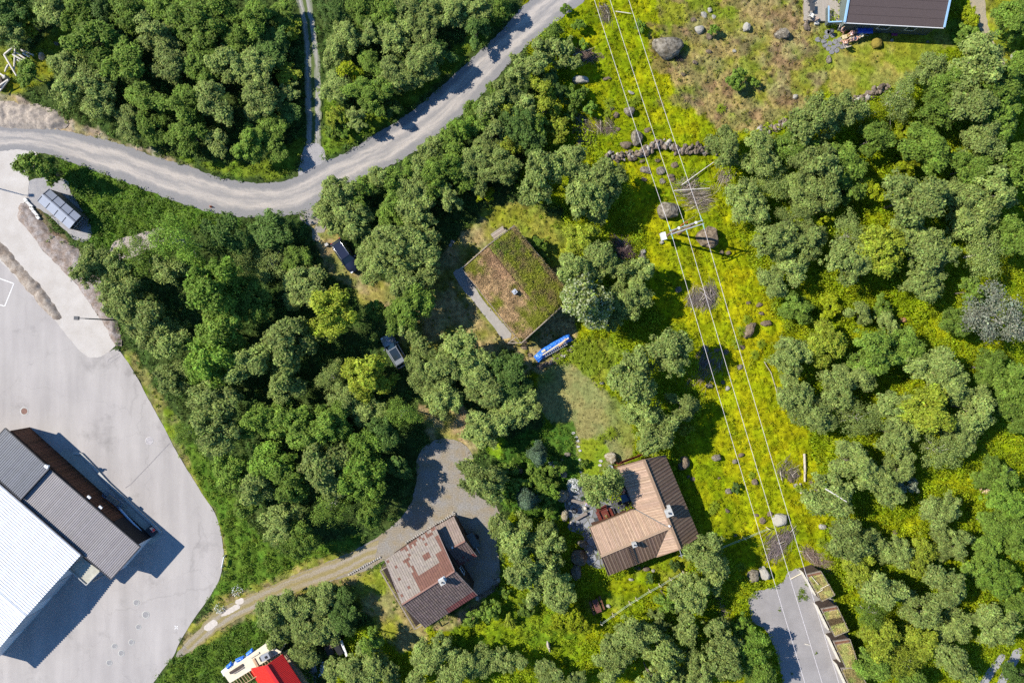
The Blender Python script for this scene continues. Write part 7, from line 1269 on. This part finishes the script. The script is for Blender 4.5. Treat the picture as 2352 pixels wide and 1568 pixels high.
# ---- blue tarpaulin pile
tp_ = crumple('tarpaulin_pile', [(1231, 826), (1250, 808), (1275, 792), (1300, 778), (1312, 774)], 1.15, .8, m_tarpb, 9, 0, 30); tag(tp_, 'long pile covered with a bright blue tarpaulin beside the turf cabin', 'tarpaulin pile')
for a, b, w_, m_, lab, nm in (((1246, 815), (1306, 776), .16, m_pale, 'long pale board on the blue tarpaulin', 'board'), ((1284, 795), (1300, 778), .22, mat('orange_board', (.45, .26, .12), .8), 'orange-brown board across the blue tarpaulin', 'board'), ((1244, 808), (1252, 803), .28, m_pale, 'short pale board piece on the blue tarpaulin', 'board')):
    mb = MB(); mb.bar(at(*a, .95), at(*b, .98), w_, .06); tag(mb.build(nm, m_), lab, 'board')
ld = thing('ladder', 'aluminium ladder lying on the blue tarpaulin', 'ladder', G(1275, 802)); a, b = at(1251, 817, .9), at(1302, 788, .9); d = (b - a).normalized(); n = V3((-d.y, d.x, 0)); mb = MB()
for s in (-1, 1): mb.bar(a + n * .17 * s, b + n * .17 * s, .04, .06)
mb.build('rails', m_steel, ld); mb = MB()
for i in range(12): p = a + (b - a) * (i + .5) / 12; mb.bar(p - n * .17, p + n * .17, .035, .035)
mb.build('rungs', m_steel, ld)
# ---- ferns and flowers
def fern(px, py, r_, label, name='fern', seed=0, col=(.22, .29, .02)):
    r = np.random.default_rng(int(px * 3 + py)); c = G(px, py); g0 = gz(c.x, c.y); Rm = r_ / PX; P = []; N_ = []; nf = 22
    for i in range(nf):
        a = 6.283 * i / nf + r.normal(0, .12); L = Rm * r.uniform(.75, 1.1); d = np.array([math.cos(a), math.sin(a), 0]); s = np.array([-d[1], d[0], 0])
        for k in range(14): t = (k + 1) / 14; w_ = .16 * Rm * (1 - t) + .02; z = .55 * Rm * math.sin(t * 2.4) ; base = np.array([c.x, c.y, g0 + .08 + z]) + d * L * t; 
        for k in range(14):
            t = (k + 1) / 14; z = .5 * Rm * math.sin(t * 2.3); base = np.array([c.x, c.y, g0 + .08 + z]) + d * L * t; w_ = .20 * Rm * (1 - t * .9)
            for sg in (-1, 1): P.append(base + s * sg * w_ * .6); N_.append(np.array([0, 0, 1]) + s * sg * .35 + d * .2)
    P = np.array(P); N_ = np.array(N_); V_, F_ = leaves(P, N_, r.uniform(.06, .10, len(P)) * max(.7, Rm), r, .5); C = np.array(col) * r.uniform(.65, 1.35, (len(P), 1)); o = np_mesh(name, V_, F_, m_leafv, C); return tag(o, label, 'fern')
FN = [(1325, 800, 17), (1345, 815, 17), (1318, 822, 15), (1340, 835, 16), (1360, 830, 15), (1280, 822, 13), (1372, 812, 14), (1385, 832, 14), (1365, 850, 12), (1402, 994, 17), (1380, 1006, 12), (1340, 790, 14), (1296, 806, 10), (1362, 795, 13), (1725, 1090, 9), (1700, 760, 13), (1715, 735, 12), (1690, 790, 13), (1745, 790, 12), (1732, 815, 13), (1640, 1160, 12), (1635, 1172, 10), (1832, 1120, 10), (1885, 1245, 14), (1900, 1262, 12), (1972, 1455, 14), (1960, 1385, 12), (1700, 1300, 13), (1655, 250, 12), (1700, 178, 13), (1725, 185, 12), (1446, 240, 13), (1460, 232, 12), (1398, 240, 14), (1395, 262, 11), (1780, 702, 12), (1810, 745, 12)]
for (x, y, r_), lab in zip(FN, autolabel([(('large ' if q[2] > 13 else 'small ') + 'bright fern clump', q[0], q[1]) for q in FN])): fern(x, y, r_, lab)
def flowers(px, py, r_, label, n=260):
    r = np.random.default_rng(int(px)); c = G(px, py); g0 = gz(c.x, c.y); a = r.uniform(0, 6.28, n); q = np.sqrt(r.random(n)) * r_ / PX; P = np.stack([c.x + q * np.cos(a), c.y + q * np.sin(a), g0 + .25 + .35 * (1 - (q / (r_ / PX)) ** 2) + r.normal(0, .06, n)], 1); V_, F_ = leaves(P, r.normal(0, .3, (n, 3)) + [0, 0, 1], r.uniform(.03, .07, n), r, .9); m2 = n * 2; a = r.uniform(0, 6.28, m2); q = np.sqrt(r.random(m2)) * r_ / PX; P2 = np.stack([c.x + q * np.cos(a), c.y + q * np.sin(a), g0 + .15 + .25 * (1 - (q / (r_ / PX)) ** 2) + r.normal(0, .05, m2)], 1); V2, F2 = leaves(P2, r.normal(0, .4, (m2, 3)) + [0, 0, 1], r.uniform(.05, .09, m2), r, .5)
    C = np.concatenate([np.full((n, 3), .8), np.array([.08, .15, .02]) * r.uniform(.6, 1.4, (m2, 1))]); return tag(np_mesh('flowering_plant', np.concatenate([V_, V2]), np.concatenate([F_, F2 + len(V_)]), m_leafv, C), label, 'flowers')
flowers(1317, 1113, 16, 'dense patch of white flowers at the top of the flagstone patio', 420); flowers(1268, 1066, 9, 'sparse white flowers among the garden shrubs', 60).__setitem__('kind', 'stuff'); flowers(2009, 1448, 1, 'x', 4) if 0 else None; flowers(1936, 1448, 6, 'small white flower tuft on the second turf garage', 0) if 0 else None; flowers(545, 1355, 14, 'white wild flowers along the driveway verge, upper patch', 70).__setitem__('kind', 'stuff'); flowers(505, 1395, 12, 'white wild flowers along the driveway verge, lower patch', 60).__setitem__('kind', 'stuff')
# ---- furniture
def leg4(mb, c, L, W, z, rz, t=.05):
    for sx in (-1, 1):
        for sy in (-1, 1): o = Matrix.Rotation(rz, 3, 'Z') @ V3((sx * L / 2, sy * W / 2, 0)); mb.bar(V3((c.x + o.x, c.y + o.y, 0)), V3((c.x + o.x, c.y + o.y, z)), t, t)
def bench(name, label, px, py, L, W, z, rz, m, back=False, group=None, z0=0.0, cat='bench'):
    c = at(px, py, z + z0); t = thing(name, label, cat, (c.x, c.y, z0), 0, group); mb = MB(); M_ = Matrix.Rotation(rz, 3, 'Z'); nb = max(1, round(W / .16))
    for i in range(nb): o = M_ @ V3((0, (i - (nb - 1) / 2) * W / nb, 0)); mb.box((c.x + o.x, c.y + o.y, z + z0), (L, W / nb - .015, .05), rz=rz)
    mb.build('seat' if cat == 'bench' else 'tabletop', m, t); mb = MB(); leg4(mb, c, L * .85, W * .8, z + z0 - .02, rz, .07); mb.build('legs', m, t)
    if back: o = M_ @ V3((0, W / 2, 0)); mb = MB(); mb.box((c.x + o.x, c.y + o.y, z + z0 + .3), (L, .05, .28), rz=rz); mb.build('backrest', m, t)
    return t
A = R(-66)
bench('garden_table', 'dark red wooden table with flowers on the flagstone patio', 1391.5, 1183, 1.5, .85, .74, A, m_redp, cat='table'); bench('garden_bench', 'dark red bench left of the red patio table', 1376.5, 1186.5, 1.45, .42, .45, A, m_redp, group='red benches round the patio table'); bench('garden_bench', 'dark red bench right of the red patio table', 1403.5, 1179, 1.45, .42, .45, A, m_redp, True, group='red benches round the patio table'); bench('garden_bench', 'dark red bench above the red patio table', 1381.5, 1167, 1.35, .4, .45, R(24), m_redp, True, group='red benches round the patio table')
vs_ = thing('flower_vase', 'small vase with pale flowers on the red patio table', 'vase', at(1391.5, 1184, .77)); mb = MB(); p = at(1391.5, 1184, .77); mb.lathe(p, [(.0, 0), (.05, 0), (.07, .1), (.03, .18)], 10); mb.build('vase', m_white, vs_); r = np.random.default_rng(3); V_, F_ = leaves(np.array(p)[None] + r.normal(0, .09, (40, 3)) + [0, 0, .25], r.normal(0, .5, (40, 3)) + [0, 0, 1], r.uniform(.03, .05, 40), r, .7); o = np_mesh('bouquet', V_ - np.array(p), F_, m_leafv, np.array([.45, .42, .12]) * r.uniform(.5, 1.3, (40, 1))); o.parent = vs_
bench('picnic_table', 'weathered dark red picnic table in the garden below the board-roofed house', 1371, 1391, 1.7, .75, .74, R(-70), mat('faded_red', (.15, .06, .05), .8, nscale=5, namt=.3), cat='table'); bench('picnic_bench', 'dark bench left of the garden picnic table', 1360, 1396, 1.8, .3, .45, R(-70), m_woodb, group='benches at the garden picnic table'); bench('picnic_bench', 'dark bench right of the garden picnic table', 1382, 1384, 1.8, .3, .45, R(-70), m_woodb, group='benches at the garden picnic table')
m_gb = mat('greyed_bench', (.24, .20, .17), .85, nscale=5, namt=.2)
bench('plank_bench', 'grey-brown plank bench at the upper patio, beside the person in blue', 1328, 1152, 1.75, .38, .45, R(-13), m_gb); bench('plank_bench', 'grey-brown plank bench at the lower patio below the kettle grill', 1334, 1185.5, 1.75, .38, .45, R(29), m_gb)
bench('side_table', 'low dark grey side table against the house corner on the patio', 1371, 1194, .62, .6, .4, R(24), m_dgrey, cat='table')
for x, y, lab in ((1308, 1156, 'pale round stool left of the upper plank bench'), (1344.7, 1167.3, 'pale round stool below the person in blue'), (1312.5, 1202, 'pale tree-stump stool at the lower left of the patio')): mb = MB(); p = at(x, y, .45); mb.lathe((p.x, p.y, 0), [(.2, 0), (.2, .05), (.19, .4), (.16, .46), (0, .46)], 14); tag(mb.build('stool', mat('stump_wood', (.52, .45, .37), .8, nscale=6, namt=.2)), lab, 'stool', 'pale round stools on the patio')
kg = thing('fire_pit', 'black round kettle-shaped fire pit in the middle of the patio', 'grill', G(1320, 1173)); p = at(1320, 1172.8, .6); mb = MB(); mb.lathe((p.x, p.y, .3), [(.05, .0), (.28, .08), (.38, .28), (.38, .32), (.30, .46), (.12, .55), (0, .56)], 18); mb.build('kettle', mat('kettle_black', (.03, .03, .034), .35), kg); mb = MB(); leg4(mb, p, .4, .4, .35, 0, .03); mb.build('legs', m_black, kg); mb = MB(); mb.bar((p.x - .08, p.y, .9), (p.x + .08, p.y, .9), .03, .04); mb.build('lid_handle', m_steel, kg)
ps = thing('potted_plant', 'dark potted plant above the person in blue on the patio', 'plant', G(1337, 1142.5)); p = G(1337, 1142.5); mb = MB(); mb.lathe((p.x, p.y, 0), [(.15, 0), (.2, .3), (.17, .3)], 12); mb.build('pot', m_dgrey, ps); r = np.random.default_rng(8); V_, F_ = leaves(np.array([p.x, p.y, .5]) + r.normal(0, .16, (150, 3)), r.normal(0, .5, (150, 3)) + [0, 0, .7], r.uniform(.04, .08, 150), r); o = np_mesh('leaves', V_ - np.array([p.x, p.y, 0]), F_, m_leafv, np.array([.05, .10, .025]) * r.uniform(.6, 1.5, (150, 1))); o.parent = ps
def lounger(label, px, py, rz, m, z0=0, frame=None, group=None, name='garden_chair', L=.55):
    c = at(px, py, .45 + z0); t = thing(name, label, 'chair', (c.x, c.y, z0), rz, group); mb = MB(); mb.box((0, 0, .42), (L, .55, .07)); mb.build('seat', m, t, True); mb = MB(); mb.box((-L / 2 - .12, 0, .72), (.07, .55, .62), M=Matrix.Rotation(-.35, 3, 'Y')); mb.build('backrest', m, t, True); mb = MB()
    for sx in (-1, 1):
        for sy in (-1, 1): mb.bar((sx * L * .42, sy * .25, 0), (sx * L * .42, sy * .25, .4), .04, .04)
    mb.build('legs', frame or m_dgrey, t, True); mb = MB()
    for sy in (-1, 1): mb.bar((-L / 2, sy * .3, .62), (L / 2 - .05, sy * .3, .6), .05, .04)
    mb.build('armrests', frame or m_dgrey, t, True); return t
lounger('dark grey garden chair on the wooden terrace', 1428, 1158.5, R(-35), m_dgrey, .18, L=.9)
mb = MB(); 
gt = thing('glass_table', 'square table with dark blue glass top on the shady terrace', 'table', G(1437.5, 1143)); p = at(1437.5, 1143, .9); mb = MB(); mb.box((p.x, p.y, .9), (1.15, .95, .05), rz=R(14)); mb.build('tabletop', mat('blue_glass', (.02, .07, .13), .08, spec=.8, namt=.1), gt); mb = MB(); leg4(mb, p, .95, .8, .9, R(14)); mb.build('legs', m_dgrey, gt)
mb = MB(); p = at(1424.5, 1106.5, .6); mb.box((p.x, p.y, .4), (.46, .42, .4), rz=.2); tag(mb.build('storage_pouf', mat('magenta_cloth', (.42, .05, .20), .8)), 'magenta pouf in the shade of the house wall', 'pouf')
bkt = MB(); p = at(1402.5, 1073.5, .5); bkt.lathe((p.x, p.y, 0), [(.2, 0), (.33, .05), (.33, .5), (.28, .52), (.28, .4), (0, .38)], 16); tag(bkt.build('rain_barrel', mat('zinc', (.28, .30, .32), .5)), 'round grey barrel at the upper corner of the board-roofed house', 'barrel')
jg = MB(); p = at(1422.5, 1179, .35); jg.lathe((p.x, p.y, .18), [(0, 0), (.13, 0), (.14, .25), (.05, .32), (.05, .36), (0, .36)], 12); tag(jg.build('water_jug', m_white), 'white jug on the terrace beside the light board roof', 'jug')
sf = thing('firewood_shelf', 'dark red slatted shelf at the upper end of the terrace', 'shelf', G(1412, 1080)); mb = MB(); 
for i in range(4): mb.bar(at(1404 + i * 2, 1086 - i * 5, .9), at(1421 + i * 1.5, 1078 - i * 3, .9), .1, .05)
mb.build('slats', m_redp, sf); mb = MB(); q = at(1412, 1080, .5); leg4(mb, q, 1.0, .7, .9, R(20)); mb.build('posts', m_woodd, sf)
mb = MB(); a, b = at(1420, 1066, 1.6), at(1470, 1047, 1.6)
for i in range(4): mb.bar(a + V3((i * .15, i * .12, 0)), b + V3((i * .12, i * .08, 0)), .12, .06)
mb.bar(V3((a.x, a.y, 0)), a, .1, .1); mb.bar(V3((b.x, b.y, 0)), b, .1, .1); tag(mb.build('trellis', m_redp), 'dark reddish slatted pergola along the upper gable of the house', 'pergola')
# porch furniture by the blue-trimmed cabin
bench('porch_table', 'dark grey table on the porch terrace near the top edge', 1866, 16, 1.0, .62, .6, R(90), m_dgrey, z0=.35, cat='table')
lounger('dark chair with white cushions below the porch table', 1864, 35, R(60), mat('cream_cushion', (.68, .65, .58), .8), .37); lounger('dark chair at the top edge above the porch table', 1862, 2, R(-60), m_dgrey, .37)
bench('footstool', 'small pinkish wooden footstool beside the white-cushioned chair', 1877, 42, .36, .34, .4, R(20), mat('pink_wood', (.45, .33, .26), .8), z0=.35, cat='table'); mb = MB(); p = at(1876, 53, .2); mb.box((p.x, p.y, .15), (.5, .42, .3)); tag(mb.build('step_block', m_concr), 'pale square step block below the porch terrace', 'step')
cl = thing('drying_rack', 'drying rack with blue patterned cloth beside the cabin wall', 'drying rack', G(1986, 71)); p = at(1986, 71, .85); mb = MB()
for s in (-1, 1): mb.bar((p.x - 1.0, p.y + .3 * s, .85), (p.x + 1.0, p.y + .3 * s, .85), .03, .03); mb.bar((p.x - .9, p.y + .3 * s, 0), (p.x + .5, p.y + .3 * s, .85), .03, .03); mb.bar((p.x + .9, p.y + .3 * s, 0), (p.x - .5, p.y + .3 * s, .85), .03, .03)
mb.build('frame', m_white, cl); cc = crumple('blue_cloth', [(1969, 71), (1986, 71), (2004, 71)], .75, .06, mat('blue_pattern_cloth', (.04, .10, .50), .8, nscale=9, namt=.7), 4, .9, 10); tag(cc, 'blue patterned cloth hanging on the drying rack', 'cloth')
mb = MB(); p = G(2054, 76); mb.box((p.x, p.y, gz(p.x, p.y) + .09), (.78, .8, .05)); tag(mb.build('foam_mat', mat('purple_mat', (.30, .04, .16), .8)), 'magenta mat lying on the shaded grass by the cabin', 'mat')
sm = thing('kettle_grill', 'black round grill on a tripod beside the sitting people', 'grill', G(1911, 71)); p = at(1911, 71, .7); mb = MB(); mb.lathe((p.x, p.y, .45), [(.04, 0), (.2, .05), (.3, .2), (.31, .24), (.27, .24), (.2, .12), (0, .08)], 16); mb.build('bowl', m_black, sm); mb = MB()
for k in range(4): a = k * .785; mb.bar((p.x - .28 * math.cos(a), p.y - .28 * math.sin(a), .67), (p.x + .28 * math.cos(a), p.y + .28 * math.sin(a), .67), .015, .015)
mb.build('grate', m_steel, sm); mb = MB()
for k in range(3): a = k * 2.094 + .3; mb.bar((p.x + .5 * math.cos(a), p.y + .5 * math.sin(a), 0), (p.x + .1 * math.cos(a), p.y + .1 * math.sin(a), .55), .025, .025)
mb.build('tripod', m_black, sm)
bench('wicker_table', 'small round-cornered beige table between the sitting people', 1940, 85, .62, .5, .5, R(15), mat('beige_top', (.62, .50, .30), .8), cat='table')
# ---- people
m_skin = mat('skin', (.55, .31, .22), .55, namt=.04); m_hair = {'brown': mat('hair_brown', (.05, .028, .018), .6), 'blond': mat('hair_blond', (.36, .26, .14), .6)}
def skin_obj(name, pts, edges, rad, m, parent, sub=1):
    me = bpy.data.meshes.new(name); me.from_pydata([tuple(p) for p in pts], edges, []); me.materials.append(m); o = bpy.data.objects.new(name, me); COL.objects.link(o); o.parent = parent
    sk = o.modifiers.new('skin', 'SKIN'); sk.use_smooth_shade = True
    for i, q in enumerate(me.skin_vertices[0].data): q.radius = (rad[i], rad[i]) if not isinstance(rad[i], tuple) else rad[i]; q.use_root = (i == 0)
    ss = o.modifiers.new('subsurf', 'SUBSURF'); ss.levels = sub; ss.render_levels = sub; return o
def person(label, px, py, rz, pose, shirt=None, shorts=None, hair='brown', z0=0.0):
    c = at(px, py, .6 + z0); t = thing('person', label, 'person', (c.x, c.y, z0), rz)
    if pose == 'sit': J = dict(pel=(0, 0, .50), sp=(-.04, 0, .72), ch=(-.08, 0, .95), nk=(-.08, 0, 1.12), hd=(-.05, 0, 1.22), tp=(-.05, 0, 1.36), hip=(.02, .10, .47), kn=(.46, .14, .52), an=(.50, .14, .12), to=(.68, .15, .06), sh=(-.08, .19, 1.04), el=(.06, .27, .78), wr=(.28, .18, .70))
    elif pose == 'recline': J = dict(pel=(0, 0, .42), sp=(-.2, 0, .52), ch=(-.42, 0, .66), nk=(-.56, 0, .76), hd=(-.64, 0, .84), tp=(-.74, 0, .93), hip=(.05, .10, .42), kn=(.44, .15, .56), an=(.82, .12, .38), to=(.92, .12, .50), sh=(-.48, .19, .72), el=(-.30, .30, .58), wr=(-.08, .20, .60))
    else: J = dict(pel=(0, 0, .92), sp=(.06, 0, 1.10), ch=(.16, 0, 1.28), nk=(.24, 0, 1.42), hd=(.29, 0, 1.50), tp=(.34, 0, 1.62), hip=(0, .10, .88), kn=(.04, .11, .48), an=(-.02, .11, .08), to=(.16, .13, .04), sh=(.18, .19, 1.36), el=(.34, .25, 1.12), wr=(.54, .16, 1.05))
    pts = [V3(J[k]) for k in ('pel', 'sp', 'ch', 'nk', 'hd', 'tp')]; rad = [(.14, .12), (.125, .11), (.15, .11), .055, .095, .085]; ed = [(0, 1), (1, 2), (2, 3), (3, 4), (4, 5)]
    hands = []
    for s in (1, -1):
        f = lambda k: V3((J[k][0], J[k][1] * s, J[k][2])); i = len(pts); pts += [f('hip'), f('kn'), f('an'), f('to')]; rad += [.095, .062, .042, .035]; ed += [(0, i), (i, i + 1), (i + 1, i + 2), (i + 2, i + 3)]
        i = len(pts); dv = (f('wr') - f('el')).normalized(); pm = f('wr') + dv * .07; pts += [f('sh'), f('el'), f('wr'), pm]; rad += [.06, .042, .027, (.036, .02)]; ed += [(2, i), (i, i + 1), (i + 1, i + 2), (i + 2, i + 3)]; sd = dv.cross(V3((0, 0, 1))).normalized(); hands.append((pm, dv, sd, s))
    skin_obj('body', pts, ed, rad, m_skin, t)
    for pm, dv, sd, s in hands:
        fp = []; fe = []; fr = []
        for k, (o_, ln) in enumerate(((-.03, .070), (-.01, .08), (.01, .076), (.028, .06))): b0 = pm + sd * o_ - dv * .01; i = len(fp); fp += [b0, b0 + dv * ln * .55 - V3((0, 0, .008)), b0 + dv * ln - V3((0, 0, .03))]; fe += [(i, i + 1), (i + 1, i + 2)]; fr += [.010, .009, .007]
        b0 = pm - dv * .05 - sd * .03 * s; i = len(fp); fp += [b0, b0 - sd * .03 * s + dv * .02, b0 - sd * .035 * s + dv * .05]; fe += [(i, i + 1), (i + 1, i + 2)]; fr += [.012, .010, .008]
        mb = MB()
        for a, b in fe: mb.tube([fp[a], fp[b]], [fr[a], fr[b]], 6)
        mb.build('hand', m_skin, t, True)
    hd, tp = V3(J['hd']), V3(J['tp']); u = (tp - hd).normalized(); bm = bmesh.new(); bmesh.ops.create_icosphere(bm, subdivisions=2, radius=.118); me = bpy.data.meshes.new('hair'); fw = V3((1, 0, 0)) if pose != 'recline' else V3((.6, 0, .8))
    for v in bm.verts:
        if v.co.dot(fw) > .03 and v.co.dot(u) < .055: v.co *= .6
    bm.to_mesh(me); bm.free(); me.materials.append(m_hair[hair]); o = bpy.data.objects.new('hair', me); COL.objects.link(o); o.parent = t; o.location = (hd + tp) / 2 + u * .03 - fw * .015
    mb = MB(); fc = (hd + tp) / 2 + fw * .10; side = V3((0, 1, 0))
    for s in (-1, 1): mb.box(fc + side * .033 * s, (.012, .018, .012), col=(.03, .02, .02))
    mb.box(fc + fw * .012 - u * .03, (.025, .02, .035), col=(.55, .31, .22)); mb.box(fc - u * .062 + fw * .003, (.012, .04, .01), col=(.4, .12, .1)); mb.build('face', m_vc, t, True)
    if shirt: skin_obj('shirt', [V3(J['sp']), V3(J['ch']), V3((J['sh'][0], J['sh'][1], J['sh'][2])), V3((J['sh'][0], -J['sh'][1], J['sh'][2]))] + [V3(J['pel'])], [(0, 1), (1, 2), (1, 3), (0, 4)], [(.145, .125), (.17, .13), .078, .078, (.15, .13)], shirt, t)
    if shorts: h = V3(J['hip']); k = V3(J['kn']); h2 = V3((h.x, -h.y, h.z)); k2 = V3((k.x, -k.y, k.z)); skin_obj('shorts', [V3(J['pel']), h, h + (k - h) * .45, h2, h2 + (k2 - h2) * .45], [(0, 1), (1, 2), (0, 3), (3, 4)], [(.155, .135), .11, .095, .11, .095], shorts, t)
    return t
cw, cbl, cst, cdk = mat('cloth_white', (.7, .68, .66), .9), mat('cloth_blue', (.05, .18, .62), .9), mat('cloth_pink', (.55, .35, .36), .9), mat('cloth_dark', (.05, .05, .09), .9)
m_fab = mat('chair_fabric', (.45, .40, .34), .9); 
lounger('folding chair of the fair-haired person by the black grill', 1932.5, 66.5, R(-20), m_fab); person('person with fair hair sitting nearest the black grill, pale top', 1934, 68, R(-40), 'sit', cw, cst, 'blond')
lounger('folding chair of the dark-haired person beside the cloth rack', 1958.5, 76, R(200), m_fab); person('dark-haired person sitting beside the blue cloth, leaning forward', 1957, 77, R(205), 'sit', cst, cw, 'brown')
lounger('cream sun chair tilted back beside the mossy rock', 1963, 88, R(200), mat('cream_fabric', (.62, .57, .45), .9), L=1.2, name='sun_chair'); person('person lying back in a cream chair in a dark swimsuit', 1960, 90, R(196), 'recline', cdk, cdk, 'blond')
lounger('folding chair nearest the lawn', 1943, 103, R(110), m_fab); person('bare-shouldered person in white shorts sitting nearest the lawn', 1942, 100, R(112), 'sit', None, cw, 'brown')
person('person in a bright blue shirt bending over beside the patio tree', 1344, 1155, R(35), 'bend', cbl, mat('cloth_light', (.5, .5, .52), .9), 'blond')
lounger('dark chair under the person in the terrace shade', 1433, 1127, R(150), m_dgrey, .18); person('person in patterned red clothes sitting in the shade of the house wall', 1432.5, 1127.5, R(155), 'sit', mat('red_pattern', (.42, .10, .09), .9, nscale=30, namt=.6), mat('red_pattern', (.42, .10, .09), .9), 'brown', .18)
# ---- lower left of the tiled house: stored boards and a grey mat
bx = thing('covered_trailer', 'dark covered trailer body half hidden under trees by the red-roofed house', 'trailer', G(775, 1475)); a, b = at(763, 1462, .9), at(785, 1500, .9); mb = MB(); mb.bar(a, b, .75, .55); mb.build('body', m_dgrey, bx); mb = MB(); mb.bar(a + V3((0, 0, .29)), b + V3((0, 0, .29)), .7, .04); mb.build('cover', m_black, bx)
mb = MB()
for s in (-.45, .45): mb.tube([((a + b) / 2 + V3((s * .9 - .05, 0, -.6))), ((a + b) / 2 + V3((s * .9 + .05, 0, -.6)))], .3, 14)
mb.build('wheels', m_black, bx); mb = MB(); mb.bar(at(783, 1470, 1.0), at(797, 1506, 1.0), .28, .12); tag(mb.build('sheet_metal', m_white), 'long white panel lying beside the dark trailer', 'panel')
gb = MB(); gb.box(at(758, 1490, .4), (.9, 1.2, .7), rz=.4); tag(gb.build('dark_crate', m_woodd), 'dark crate left of the covered trailer', 'crate')
wt = crumple('white_sheeting', [(735, 1535), (755, 1530), (775, 1545)], 2.2, .4, m_tarpw, 14, 0, 16); tag(wt, 'white crumpled sheeting on the ground half hidden by trees', 'tarpaulin')
sheet('paved_strip', [(698, 1528), (728, 1518), (752, 1575), (760, 1640), (720, 1640)], .0, m_pad)

# weeds on the parking lot gravel, a countless scatter of green leaves
r = np.random.default_rng(77); wp = []
for cx_, cy_, rr_, n_ in ((1858, 1338, 9, 120), (1842, 1356, 8, 100), (1838, 1370, 7, 80), (1850, 1372, 6, 60), (1873, 1498, 3, 16), (1790, 1400, 4, 14), (1818, 1545, 3, 12)):
    for _ in range(n_): p = G(cx_ + r.normal(0, rr_ * .5), cy_ + r.normal(0, rr_ * .5)); wp.append((p.x, p.y, .06 + abs(r.normal(0, .08))))
V_, F_ = leaves(np.array(wp), r.normal(0, .4, (len(wp), 3)) + [0, 0, 1], r.uniform(.05, .11, len(wp)), r); o = np_mesh('weeds', V_, F_, m_leafv, np.array([.13, .19, .02]) * r.uniform(.6, 1.4, (len(wp), 1))); o['kind'] = 'stuff'
